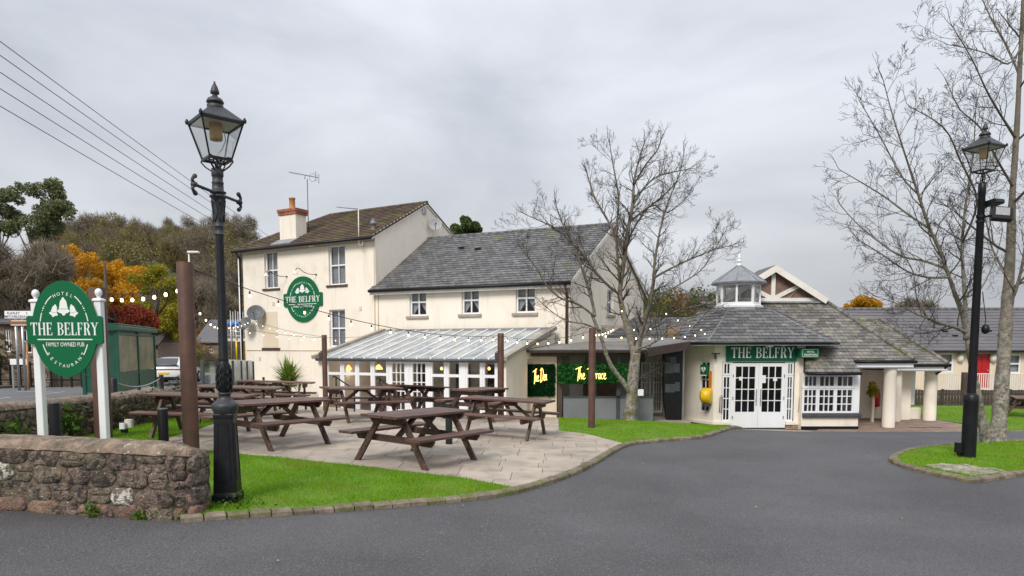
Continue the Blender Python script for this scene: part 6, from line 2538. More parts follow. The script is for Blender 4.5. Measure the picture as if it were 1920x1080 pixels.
put_text('RECEPTION', .085, m_letter, FX @ Matrix.Translation((.03, -.003, -.085)), rb, .001)
# defibrillator sign, yellow hose reel, cctv
xa, za = onf(FLL, 1320, 694, -.1)
aed = thing('defibrillator_sign', 'small green defibrillator sign with a white heart above the yellow drum', 'sign', FLL @ Vector((xa, -.1, za)))
m = MB()
m.bbox((xa - .15, -.13, za - .19), (xa + .15, -.03, za + .19), .008, FLL)
m.build('panel', m_greensign, aed)
m = MB()
hp = []
for i in range(24):
    t = 2 * math.pi * i / 24
    hp.append((.0065 * 16 * math.sin(t) ** 3, .0065 * (13 * math.cos(t) - 5 * math.cos(2 * t) - 2 * math.cos(3 * t) - math.cos(4 * t)) + .03))
m.prism([(xa + p[0], za + p[1]) for p in hp], -.134, -.13, FLL)
m.box((xa - .15, -.134, za - .19), (xa + .15, -.1305, za - .155), FLL)
m.build('heart', m_letter, aed)
m = MB()
m.prism([(xa + .01, za + .09), (xa - .03, za + .02), (xa + .0, za + .02), (xa - .015, za - .05), (xa + .035, za + .04), (xa + .005, za + .04)], -.138, -.134, FLL)
m.build('bolt', m_greensign, aed)
xa, za = onf(FLL, 1325, 742, -.18)
c = FLL @ Vector((xa, -.18, za))
yr = thing('defibrillator_cabinet', 'round yellow defibrillator cabinet mounted on the angled lobby wall', 'cabinet', c)
q = FLL @ Matrix.Translation((xa, -.18, za)) @ Matrix.Rotation(rad(-62), 4, 'Z') @ RX
m = MB()
m.lathe([(.0, -.17), (.2, -.165), (.26, -.14), (.27, .1), (.24, .15), (.1, .175), (.0, .18)], 22, q)
m.build('drum', m_yellow, yr)
m = MB()
m.lathe([(.16, .165), (.17, .19), (.1, .2), (.0, .21)], 16, q)
m.bbox((xa - .05, -.3, za - .36), (xa + .1, -.1, za - .24), .02, FLL)
m.build('dial', m_greyd, yr)
xa, za = onf(FLL, 1330, 730, -.05)
m = MB()
m.box((xa - .04, -.05, za - .25), (xa + .06, -.004, za + .62), FLL)
m.build('mounting_strip', m_orange, yr)
xa, za = lx_(1342, 664, -.12)
cc_ = thing('security_camera', 'small T shaped bracket lamp on the lobby corner beside the name board', 'wall lamp', FL @ Vector((xa, -.1, za)))
m = MB()
m.bbox((xa - .13, -.16, za), (xa + .13, -.08, za + .04), .008, FL)
m.bbox((xa - .03, -.14, za - .17), (xa + .03, -.05, za - .002), .008, FL)
m.build('lamp_body', m_brownf, cc_)

# ================================================================== hotel hall with truss gable, bay window and porch columns
hall = thing('hotel_hall', 'hotel hall with a broad mossy slate hip roof, white timber gablet and bay window', 'building', (11, 25, -.88))
kz, ky = 1.05, 22.25
def hz(y):                                        # height of the front slope at a depth
    return kz + .70 * (y - ky)
yt = 25.86
ztp = hz(yt)
hx1 = at(1545, 564, yt).x
gA = Vector((8.6, ky, kz))
eR = Vector((at(1614, 700, ky).x, ky, kz))
eR2 = Vector((eR.x, 22.8, hz(22.8)))
eR3 = Vector((13.40, 22.8, hz(22.8)))
tR, tL = Vector((hx1 + .05, yt, ztp)), Vector((5.5, yt, ztp))
lA_ = Vector((5.5, ky, kz))
O, X, S = plane_axes(lA_, eR, Vector((8, yt, ztp)))
# the slope left of the lobby is out of sight; start behind the lobby roof
gS = Vector((9.4, ky, kz))
vv = lambda x, y: Vector((x, y, hz(y)))
hall_bits = [([vv(9.55, ky), vv(eR.x, ky), vv(eR.x, 22.9), vv(9.84, 22.9)], 60), ([vv(9.84, 22.9), vv(eR.x, 22.9), vv(eR.x, yt), vv(7.0, yt)], 110), ([vv(eR.x, 22.8), eR3, tR, vv(eR.x, yt)], 130)]
for bit, nn in hall_bits:
    slates(hall, 'slate', O, X, S, to2(O, X, S, bit), .295, .19, m_slate2, nn, .024, .004, .008, .5, 0, None, True)
for k_, (bit, nn) in enumerate(hall_bits):
    dk = MB()
    dk.slab([p + Vector((.0, 0, -.002)) for p in bit], .09 + .004 * k_)
    dk.build('roof_deck', m_deck, hall)
# right hand slope of the hip
sR4 = Vector((13.40, 33, hz(22.8)))
m = MB()
apz = at(1450, 501, yt).z
apx = at(1450, 501, yt).x
m.slab([eR3 + Vector((.02, .02, 0)), sR4, Vector((apx, 28, apz)), Vector((apx, 25.6, apz)), tR], .06)
m.build('side_roof', m_slate2, hall)
ridge(hall, eR3 + Vector((0, 0, .03)), tR + Vector((0, 0, .03)), m_slate2, .075, .3, 'hip_tile')
gutter(hall, [Vector((9.6, ky - .05, kz - .04)), eR + Vector((0, -.05, -.04))], .05)
gutter(hall, [eR2 + Vector((0, -.06, -.05)), eR3 + Vector((.05, -.06, -.05)), Vector((13.50, 24.6, hz(22.8) - .05))], .05)
m = MB()
m.beam(eR2 + Vector((0, .02, -.16)), eR3 + Vector((0, .02, -.16)), .04, .15)
m.beam(eR3 + Vector((0, .05, -.16)), Vector((13.42, 24.6, hz(22.8) - .16)), .04, .15)
m.build('eaves_board', m_white, hall)
m = MB()
m.slab([eR2 + Vector((0, .05, -.24)), eR3 + Vector((0, .05, -.24)), Vector((13.38, 26.2, hz(22.8) - .24)), Vector((11.3, 26.2, hz(22.8) - .24))], .03)
m.build('porch_ceiling', m_offw, hall)
# gablet
FT = frame(0, yt, 1, 0)
gl, gr_ = 2 * apx - hx1, hx1
def bar_(m, a, b, w_, y=-.06, d=.06):
    a, b = Vector((a[0], 0, a[1])), Vector((b[0], 0, b[1]))
    dd = (b - a).normalized()
    n = Vector((-dd.z, 0, dd.x)) * w_ / 2
    m.prism([((a + n).x, (a + n).z), ((b + n).x, (b + n).z), ((b - n).x, (b - n).z), ((a - n).x, (a - n).z)], y, y + d, FT)
m = MB()
m.prism([(gl, ztp), (gr_, ztp), (apx, apz - .04)], 0, .12, FT)
gb = m.build('gablet_infill', m_gableb, hall)
m = MB()
rise = (apz - ztp) / (gr_ - apx)
bar_(m, (gl + .0, ztp + .0), (apx + .05, apz - .05), .22, -.285, .05)
bar_(m, (gr_ - .0, ztp + .0), (apx - .05, apz - .05), .22, -.287, .05)
bar_(m, (gl, ztp + .07), (gr_, ztp + .07), .13, -.075, .06)
bar_(m, (apx, ztp + .137), (apx, apz - .25), .15, -.07, .055)
for sg in (-1, 1):
    bar_(m, (apx + sg * .08, ztp + .14), (apx + sg * (gr_ - apx) * .50, ztp + (apz - ztp) * .46), .15, -.065, .05)
    ex = (gr_ - apx) * .52
    bar_(m, (apx + sg * ex, ztp + .46 * (apz - ztp)), (apx + sg * (ex - .38), ztp + .14), .0001, -.06, .04)
m.build('truss_timber', m_offw, gb)
m = MB()
for sg in (-1, 1):
    e = gl - .1 if sg < 0 else gr_ + .1
    m.slab([Vector((e, yt - .22, ztp - .03)), Vector((apx, yt - .22, apz + .06)), Vector((apx, yt + 1.6, apz + .06)), Vector((e, yt + 1.6, ztp - .03))], .06)
m.build('gablet_roof', m_slate2, hall)
m = MB()
m.box((gl - .05, -.2, ztp - .06), (gr_ + .1, .02, ztp + .0), FT)
m.build('lead_flashing', m_lead, hall)
# bay window
FBY = frame(0, 22.62, 1, 0)
def by_(u, v):
    return onf(FBY, u, v)
bx0, bx1 = by_(1505, 740)[0], by_(1604, 740)[0]
bz0, bz1 = by_(1560, 774)[1], by_(1560, 703)[1]
mb = MB()
zq = kz - .05
walls(mb, FBY, bx0 - .02, bx1 + .12, gz - .2, zq, [(bx0, bx1 - .05, bz0, bz1)], .10)
bs = Vector((bx1 + .12, 22.62))
be = Vector((bx1 + .45, 23.5))
FBR = frame(bs.x, bs.y, be.x - bs.x, be.y - bs.y)
walls(mb, FBR, 0, (be - bs).length, gz - .2, hz(22.8) - .26)
mb.add([(bx0 - .02, 0, gz - .2), (bx0 - .02, 0, zq), (bx0 - .02, .7, zq), (bx0 - .02, .7, gz - .2)], [(0, 1, 2, 3)], FBY)
mb.build('wall', m_render, hall)
uu = [1505.5, 1534, 1566, 1600]
xm = [by_(1533.5, 740)[0], by_(1566.5, 740)[0]]
W_ = bx1 - .05 - bx0
zt2 = by_(1560, 727.5)[1]
w3 = [(bx0, xm[0]), (xm[0], xm[1]), (xm[1], bx1 - .05)]
bayf = MB()
for (a, b) in w3:
    glazed('bay_window', hall, FBY, a + .002, b - .002, bz0, zt2 - .01, .0, [.333, .667], [.333, .70], .055, .03, .07, pane=m_glassd)
    glazed('bay_top_light', hall, FBY, a + .002, b - .002, zt2 + .01, bz1, .0, [.333, .667], [], .06, .034, .07, pane=m_glassd)
m = MB()
m.bbox((bx0 - .02, -.02, zt2 - .009), (bx1 - .05, .08, zt2 + .009), .002, FBY)
m.box((bx1 - .048, -.012, bz0), (bx1 + .11, .09, bz1 + .06), FBY)
m.build('bay_frame', m_white, hall)
m = MB()
m.bbox((bx0 - .0, -.11, bz0 - .15), (bx1 + .17, .03, bz0 - .004), .03, FBY)
m.bbox((.0, -.1, bz0 - .15), (.72, .03, bz0 - .005), .03, FBR)
m.build('sill', m_greyd, hall)
m = MB()
m.box((bx0 - .02, -.015, gz - .2), (bx1 + .13, .01, gz + .12), FBY)
m.box((0, -.015, gz - .2), (1.0, .01, gz + .12), FBR)
m.build('plinth', m_black, hall)
m = MB()
m.box((.04, -.02, bz0), (.55, -.001, bz1 + .06), FBR)
m.build('bay_side_panel', m_white, hall)
m = MB()
m.box((bx0 - .2, 1.3, gz), (bx1 + .2, 1.35, zq), FBY)
m.build('room_back', m_dim, hall)
# porch
m = MB()
zpc = hz(22.8) - .24
m.box((11.7, 26.2, gz - .1), (14.6, 26.35, zpc + .3))
m.box((be.x - .1, 23.5, gz - .1), (be.x + .05, 26.2, zpc))
m.box((14.5, 25.6, gz - .1), (15.0, 26.3, zpc + .3))
m.build('porch_wall', m_render, hall)
FPW = frame(0, 26.15, 1, 0)
xa, za = onf(FPW, 1688, 758)
xb, zb2 = onf(FPW, 1706, 690)
glazed('porch_window', hall, FPW, xa, xb, za, zb2, .0, [.5], [.2, .4, .6, .8], .05, .03, .05, pane=m_glassd)
m = MB()
m.box((xb + .01, -.03, za - .02), (xb + .22, .04, zb2), FPW)
m.build('porch_frame', m_white, hall)
m = MB()
m.bbox((xa - .05, -.25, gz - .02), (xb + .35, .0, za - .12), .02, FPW)
m.build('porch_ledge', m_render, hall)
for i, (u, v, y, r, lb_) in enumerate(((1665, 804, 23.1, .20, 'nearest'), (1678, 794, 25.0, .18, 'middle'), (1742, 790, 25.3, .22, 'far right'))):
    x = at(u, v, y).x
    zt3 = (zpc - .03) if i < 2 else 1.02
    m = MB()
    m.lathe([(r * 1.12, gz - .05), (r * 1.12, gz + .035)], 24, Matrix.Translation((x, y, 0)))
    m.build('column_pad', m_greyd, hall)
    m = MB()
    m.lathe([(r, gz + .03), (r, gz + .35), (r * .995, gz + .36), (r * .97, zt3 - .22), (r * 1.0, zt3 - .21), (r * 1.0, zt3)], 28, Matrix.Translation((x, y, 0)))
    m.build('column', m_render, hall)
# second, lower hip over the porch
zp = at(1740, 683, 24.6).z
pe0, pe1 = Vector((12.2, 24.6, zp)), Vector((at(1777, 684, 24.6).x, 24.6, zp))
pr0, pr1 = at(1590, 600, 28.0), at(1650, 600, 28.0)
pr0.z = pr1.z
O, X, S = plane_axes(pe0, pe1, pr1)
porch = thing('porch_roof', 'low mossy slate hip roof on round cream columns right of the hall', 'roof', (14.8, 25.5, gz))
slates(porch, 'slate', O, X, S, to2(O, X, S, [pe0, pe1, pr1, pr0]), .29, .19, m_slate2, 200, .024, .004, .008, .5, .06)
m = MB()
m.slab([pe1, Vector((pe1.x, 31, zp)), Vector((pr1.x, 31, pr1.z)), pr1], .06)
m.build('side_roof', m_slate2, porch)
ridge(porch, pe1 + Vector((0, 0, .03)), pr1 + Vector((0, 0, .03)), m_slate2, .08, .3, 'hip_tile')
ridge(porch, pr0 + Vector((0, 0, .02)), pr1 + Vector((0, 0, .02)), m_slate2, .07, .4)
gutter(porch, [Vector((13.6, 24.54, zp - .04)), pe1 + Vector((.05, -.06, -.04)), Vector((pe1.x + .05, 29, zp - .04))], .055)
m = MB()
m.beam(Vector((13.6, 24.63, zp - .15)), pe1 + Vector((0, .03, -.15)), .04, .14)
m.beam(pe1 + Vector((-.02, .06, -.15)), Vector((pe1.x - .02, 29, zp - .15)), .04, .14)
m.slab([Vector((13.4, 24.66, zp - .23)), Vector((pe1.x, 24.66, zp - .23)), Vector((pe1.x, 29, zp - .23)), Vector((13.4, 29, zp - .23))], .02)
m.build('eaves_board', m_white, porch)
m = MB()
dpx = at(1751, 690, 25.3).x
m.tube([pe1 + Vector((-.05, -.03, -.08)), pe1 + Vector((-.12, .1, -.2)), Vector((dpx, 25.4, zp - .5)), Vector((dpx, 25.4, gz))], .045, 8)
m.build('downpipe', m_black, porch)
# extinguisher, hanging basket, floor grille
c = at(1648, 730, 25.9)
ex = thing('fire_extinguisher', 'red fire hose cover hanging on the porch wall behind the columns', 'fire extinguisher', (c.x, 25.95, c.z - .5))
m = MB()
m.lathe([(.1, -.62), (.125, -.58), (.12, -.1), (.06, .04), (.03, .1), (.0, .12)], 14, Matrix.Translation((c.x - .05, 25.95, c.z - .05)))
m.build('body', m_red, ex)
c = at(1635, 733, 24.8)
hb = thing('planter', 'small planter of green and orange leaves against the porch wall', 'planter', (c.x, 24.8, gz))
m = MB()
m.bbox((c.x - .0, 24.75, gz), (c.x + .10, 24.88, c.z - .08), .02)
m.build('pedestal', m_renderw, hb)
n = 120
C = np.stack([NR.normal(c.x + .05, .07, n), NR.normal(24.8, .07, n), NR.normal(c.z + .0, .12, n)], 1)
A = NR.normal(0, .05, (n, 2, 3))
V = np.stack([C - A[:, 0], C - A[:, 1], C + A[:, 0], C + A[:, 1]], 1).reshape(-1, 3)
link('foliage', np_mesh('foliage', V, np.arange(4 * n).reshape(-1, 4), m_lygr, 4), hb)['kind'] = 'stuff'
c = gr(1735, 803)
dg = thing('drain_grille', 'long dark drain grille set in the block paving by the porch', 'drain grille', c)
m = MB()
for i in range(16):
    m.box((c.x - .55 + i * .07, c.y - .06, c.z + .02), (c.x - .51 + i * .07, c.y + .06, c.z + .034))
m.build('bar', m_greyd, dg, kind='stuff')

# ================================================================== annex, ramp railing, fence
anx = thing('annex', 'long low annex with grey tiled roof, cream walls and a red door', 'building', (30, 41, -1))
FA = frame(0, 40.0, 1, 0)
def an(u, v, y=0.0):
    return onf(FA, u, v, y)
ax0 = an(1580, 640)[0]
az_e, az_r = an(1850, 657, -.4)[1], at(1850, 580, 43.6).z
ah = [hole_px(FA, 1762, 662, 1787, 698), hole_px(FA, 1824, 663, 1854, 727), hole_px(FA, 1891, 664, 1913, 700), hole_px(FA, 1930, 664, 1950, 700)]
mb = MB()
walls(mb, FA, ax0, 50, -1.6, az_e, ah, .1)
mb.box((ax0, .3, -1.5), (50, 7, az_e), FA)
mb.build('wall', m_renderw, anx)
for k in (0, 2, 3):
    a, b, c, d = ah[k]
    wf = glazed('window', anx, FA, a, b, c, d, .02, [], [(.5, .08)], .09, .03)
    m = MB()
    m.box((a, .2, c), (b, .22, d), FA)
    m.build('curtain', m_curtain, wf)
a, b, c, d = ah[1]
m = MB()
m.box((a, .03, c), (b, .09, d), FA)
for (x0, x1, z0, z1) in ((.1, .42, .1, .42), (.56, .88, .1, .42), (.1, .42, .5, .9), (.56, .88, .5, .9)):
    w_, h_ = b - a, d - c
    m.bbox((a + x0 * w_, .005, c + z0 * h_), (a + x1 * w_, .029, c + z1 * h_), .02, FA)
dr = m.build('door', m_red, anx)
m = MB()
m.tube([FA @ Vector((b - .12, -.01, c + .95)), FA @ Vector((b - .12, -.01, c + 1.05))], .03, 6)
m.build('handle', m_steel, dr)
for u in (1799, 1861):
    x, z = an(u, 671)
    m = MB()
    m.lathe([(.05, -.25), (.16, -.2), (.2, 0), (.16, .2), (.05, .25)], 12, FA @ Matrix.Translation((x, -.06, z)))
    m.build('wall_lamp', m_offw, anx)
O, X, S = Vector((ax0 - .3, 39.6, az_e)), Vector((1, 0, 0)), Vector((0, 43.6 - 39.6, az_r - az_e)).normalized()
Ls = Vector((0, 43.6 - 39.6, az_r - az_e)).length
slates(anx, 'roof_tile', O, X, S, [(0, 0), (32, 0), (32, Ls), (0, Ls)], 1.2, .36, m_annex, 0, .03, .004, .002, .5, .06)
m = MB()
m.slab([Vector((ax0 - .3, 47.6, az_e)), Vector((50, 47.6, az_e)), Vector((50, 43.6, az_r)), Vector((ax0 - .3, 43.6, az_r))], .06)
m.build('rear_roof', m_annex, anx)
ridge(anx, Vector((ax0 - .3, 43.6, az_r)), Vector((50, 43.6, az_r)), m_annex, .12, .45)
gutter(anx, [Vector((ax0 - .3, 39.55, az_e - .05)), Vector((50, 39.55, az_e - .05))], .07)
for (u, v) in ((1770, 623), (1789, 631), (1852, 622), (1874, 631)):
    t = (657 - v) / 77
    p = at(u, v, 39.6 + 4 * t)
    m = MB()
    m.beam(p + Vector((-.15, -.05, .06)), p + Vector((.15, -.05, .06)), .2, .08)
    m.build('roof_vent', m_black, anx)
rl = thing('ramp_railing', 'cream barred railing along the raised walkway before the red door', 'railing', (27, 38.6, -1.2))
FR_ = frame(0, 38.6, 1, 0)
z1_, z0_ = onf(FR_, 1800, 701)[1], onf(FR_, 1800, 730)[1]
xs0, xs1 = onf(FR_, 1728, 715)[0], onf(FR_, 1960, 715)[0]
m = MB()
x = xs0
n = int((xs1 - xs0) / .125)
bb = MB()
bb.box((-.02, -.02, z0_), (.02, .02, z1_ - .02))
bme = bb.mesh('railing_bar', m_offw)
for i in range(n):
    link('railing_bar', bme, rl, FR_ @ Matrix.Translation((xs0 + .125 * i, 0, 0)))
m.box((xs0, -.03, z1_ - .019), (xs1, .03, z1_ + .03), FR_)
m.build('rail', m_offw, rl)
m = MB()
m.box((xs0, -.03, z0_ - .05), (xs1, .03, z0_ - .001), FR_)
m.build('rail', m_offw, rl)
m = MB()
m.box((xs0 - 1, .1, -1.6), (xs1 + 2, 1.3, z0_ - .06), FR_)
m.build('walkway', m_concrete, rl)
pst = thing('gate_post', 'single dark timber post in front of the cream ramp railing', 'post', (at(1806, 750, 32.4).x, 32.4, -.9))
m = MB()
xx = at(1806, 750, 32.4).x
m.bbox((xx - .1, 32.3, -1), (xx + .1, 32.5, at(1806, 698, 32.4).z), .02)
m.build('shaft', m_fence, pst)
fn = thing('picket_fence', 'low dark brown close boarded fence behind the far lawn', 'fence', (25, 31.6, -.88))
FF = frame(0, 31.6, 1, 0)
fz0, fz1 = -.95, onf(FF, 1850, 731)[1]
fx0, fx1 = onf(FF, 1706, 745)[0], onf(FF, 1960, 745)[0]
pk = MB()
pk.bbox((-.055, -.012, fz0), (.055, .012, fz1), .004)
pme = pk.mesh('picket', m_fence)
n = int((fx1 - fx0) / .14)
for i in range(n):
    link('picket', pme, fn, FF @ Matrix.Translation((fx0 + .14 * i, 0, RN.uniform(-.01, .01))))
for zz in (fz0 + .25, fz1 - .2):
    m = MB()
    m.box((fx0, .014, zz - .04), (fx1, .06, zz + .04), FF)
    m.build('rail', m_fence, fn)
for i in range(5):
    m = MB()
    x = fx0 + (fx1 - fx0) * i / 4
    m.bbox((x - .05, .062, fz0), (x + .05, .16, fz1 + .03), .006, FF)
    m.build('fence_post', m_fence, fn)
# ================================================================== bare trees
def grow(mb, p, d, ln_, r, lev, up=.25, n=5):
    pts, rs = [p], [r]
    q = p.copy()
    dd = d.normalized()
    for i in range(n):
        dd = (dd + Vector((RN.gauss(0, .16), RN.gauss(0, .16), RN.gauss(0, .13) + up * .32))).normalized()
        q = q + dd * ln_ / n
        pts.append(q)
        rs.append(max(.0027, r * (1 - .72 * (i + 1) / n)))
    mb.tube(pts, rs, 5 if r > .02 else (4 if r > .009 else 3), False)
    if lev <= 0:
        return
    kk = {3: 6, 2: 6, 1: 4}.get(lev, 3)
    for j in range(kk):
        t = (j + RN.uniform(.5, 1.1)) / kk
        t = min(.97, .18 + .8 * t)
        i = min(n - 1, int(t * n))
        b = pts[i].lerp(pts[i + 1], t * n - i)
        ax = (pts[i + 1] - pts[i]).normalized()
        side = ax.cross(Vector((RN.gauss(0, 1), RN.gauss(0, 1), RN.gauss(0, .7)))).normalized()
        an = rad(RN.uniform(28, 58))
        nd = ax * math.cos(an) + side * math.sin(an)
        grow(mb, b, nd, ln_ * RN.uniform(.36, .62) * (1.05 - .4 * t), max(.003, rs[i] * .55), lev - 1, up, 4)
def limb_pts(px, D):
    P, Rr = [], []
    for (u, v, wpx, dd) in px:
        p = at(u, v, D + dd)
        P.append(p)
        Rr.append(wpx * (1 if wpx > 14 else .8) / 2 / F_PX * (D + dd))
    Q, S = [], []
    for i in range(len(P) - 1):
        p0, p1, p2, p3 = P[max(0, i - 1)], P[i], P[i + 1], P[min(len(P) - 1, i + 2)]
        for j in range(4):
            s = j / 4
            Q.append(.5 * ((2 * p1) + (p2 - p0) * s + (2 * p0 - 5 * p1 + 4 * p2 - p3) * s ** 2 + (3 * p1 - p0 - 3 * p2 + p3) * s ** 3))
            S.append((Rr[i] + (Rr[i + 1] - Rr[i]) * s) * RN.uniform(.94, 1.07))
    Q.append(P[-1])
    S.append(Rr[-1])
    return Q, S
def twigs_on(mb, Q, S, t0, step, ln_, lev, up=.25, flat=None):
    acc = 0
    nx = RN.uniform(0, step)
    tot = sum((b - a).length for a, b in zip(Q, Q[1:]))
    for i in range(len(Q) - 1):
        sl_ = (Q[i + 1] - Q[i]).length
        while nx <= acc + sl_:
            t = nx / tot
            if t >= t0:
                b = Q[i].lerp(Q[i + 1], (nx - acc) / sl_)
                ax = (Q[i + 1] - Q[i]).normalized()
                side = ax.cross(Vector((RN.gauss(0, 1), RN.gauss(0, 1), RN.gauss(0, 1)))).normalized()
                an = rad(RN.uniform(30, 62))
                nd = ax * math.cos(an) + side * math.sin(an)
                l_ = ln_ * RN.uniform(.6, 1.2) * (1.1 - .45 * t)
                grow(mb, b, nd, l_, min(max(.006, S[i] * .45), .03), lev, up)
            nx += step * RN.uniform(.7, 1.3)
        acc += sl_
    ax = (Q[-1] - Q[-2]).normalized()
    grow(mb, Q[-1], ax, min(ln_, .9) * .5, S[-1], 1, up)
def tree(label, base, D, trunk, limbs, step, ln_, lev, group=None, up=.25, fit=None, ws=1.0):
    if fit:
        cu, cv, k = fit
        limbs = [[(cu + (u - cu) * k if v < cv else u, cv + (v - cv) * k if v < cv else v, w_, d) for u, v, w_, d in px] for px in limbs]
    trunk = [[(u, v, w_ * ws, d) for u, v, w_, d in px] for px in trunk]
    limbs = [[(u, v, w_ * (ws + 1) / 2, d) for u, v, w_, d in px] for px in limbs]
    root = thing('bare_tree', label, 'tree', base, group)
    t = MB()
    for px in trunk:
        Q, S = limb_pts(px, D)
        t.tube(Q, S, 14)
    t.build('trunk', m_bark, root)
    cr_ = MB()
    tw = MB()
    for px in limbs:
        Q, S = limb_pts(px, D)
        cr_.tube(Q, S, 8)
        twigs_on(tw, Q, S, .12, step, ln_, lev, up)
    for px in limbs + trunk[:1]:
        Q, S = limb_pts(px, D)
        if S[0] > .03:
            twigs_on(tw, Q, S, .3, 1.0, ln_ * 1.75, 3, up)
    c = cr_.build('limbs', m_bark, root)
    tw.build('crown', m_twig, root)
    return root
CB = Vector((at(1180, 790, 20.9).x, 20.9, 0))
CB.z = zg(CB.x, CB.y)
tree('bare tree hung with lights, standing on the grass in front of the terrace bar', CB, CB.y,
     [[(1179, 806, 46, 0), (1180, 792, 36, 0), (1181, 778, 31, 0), (1184, 752, 29, 0), (1186, 722, 27, 0), (1189, 690, 25, 0), (1192, 662, 24, 0)],
      [(1183, 738, 16, -.05), (1168, 716, 15, -.15), (1150, 692, 13, -.3), (1138, 668, 12, -.4), (1130, 642, 11, -.5), (1121, 618, 10, -.6), (1110, 590, 9, -.7)]],
     [[(1191, 668, 19, 0), (1182, 630, 17, .1), (1170, 590, 15, .2), (1161, 546, 13, .2), (1166, 500, 11.5, .1), (1172, 455, 10.5, 0), (1179, 405, 9.5, -.1), (1186, 368, 8.5, -.1), (1189, 325, 6.5, 0), (1196, 285, 4.5, .1), (1210, 240, 2.5, .2)],
      [(1193, 664, 17, 0), (1203, 630, 13, -.2), (1214, 590, 11, -.5), (1222, 560, 10, -.7), (1229, 515, 9, -.9), (1231, 480, 7, -1.0), (1241, 420, 5.5, -1.2), (1254, 370, 4, -1.3), (1268, 335, 2.5, -1.4)],
      [(1230, 512, 7, -.9), (1250, 500, 6, -1.2), (1280, 485, 5, -1.5), (1318, 468, 4, -1.8), (1352, 455, 3, -2.0), (1384, 447, 2, -2.1)],
      [(1224, 552, 6, -.7), (1252, 540, 5, -.2), (1290, 520, 4, .3), (1330, 490, 3, .7), (1366, 430, 2, 1.0)],
      [(1200, 640, 8, .1), (1222, 612, 6.5, .6), (1252, 590, 5.5, 1.1), (1288, 575, 4, 1.5), (1330, 566, 3, 1.8)],
      [(1161, 546, 8, .2), (1140, 530, 7, .0), (1116, 505, 6.5, -.3), (1096, 478, 6, -.5), (1070, 447, 5, -.8), (1035, 415, 4, -1.0), (1002, 398, 3, -1.2), (972, 385, 2, -1.3)],
      [(1110, 590, 9, -.7), (1107, 569, 8, -.7), (1096, 530, 7, -.9), (1082, 487, 6, -1.2), (1064, 440, 5, -1.4), (1046, 405, 3.5, -1.5), (1032, 365, 2, -1.6)],
      [(1110, 590, 7, -.7), (1078, 566, 6, -1.0), (1040, 552, 5, -1.4), (1012, 525, 4, -1.7), (984, 480, 3, -1.9), (962, 452, 2, -2.0)],
      [(1170, 470, 8, .1), (1155, 430, 7, .5), (1130, 385, 5.5, .9), (1108, 345, 4, 1.2), (1094, 300, 2.5, 1.4)],
      [(1160, 520, 7, .2), (1156, 470, 6.5, -.1), (1154, 420, 6, -.4), (1158, 350, 4.5, -.7), (1148, 290, 3, -.9), (1140, 240, 2, -1.0)],
      [(1186, 368, 6.5, -.1), (1206, 335, 5.5, .3), (1232, 310, 4.5, .7), (1262, 300, 3.5, 1.0), (1298, 293, 2, 1.2)],
      [(1180, 400, 6.5, -.1), (1210, 375, 5.5, -.5), (1244, 350, 4.5, -.9), (1276, 315, 3, -1.2), (1290, 262, 2, -1.3)],
      [(1189, 325, 5, 0), (1212, 285, 4, -.4), (1236, 255, 3, -.7), (1246, 226, 2, -.8)],
      [(1176, 440, 6, 0), (1196, 400, 5, .6), (1225, 365, 4, 1.1), (1258, 380, 3, 1.5), (1300, 345, 2, 1.8)],
      [(1122, 618, 5, -.6), (1090, 605, 4, -.9), (1060, 600, 3.5, -1.2), (1030, 585, 2.5, -1.4), (1000, 560, 2, -1.5)],
      [(1195, 655, 6, -.1), (1230, 640, 5, -.6), (1262, 612, 4, -1.0), (1300, 600, 3, -1.3), (1345, 585, 2, -1.5)]],
     .17, .78, 2, None, .22, (1182, 640, .93), .78)
TB = gr(1862, 831)
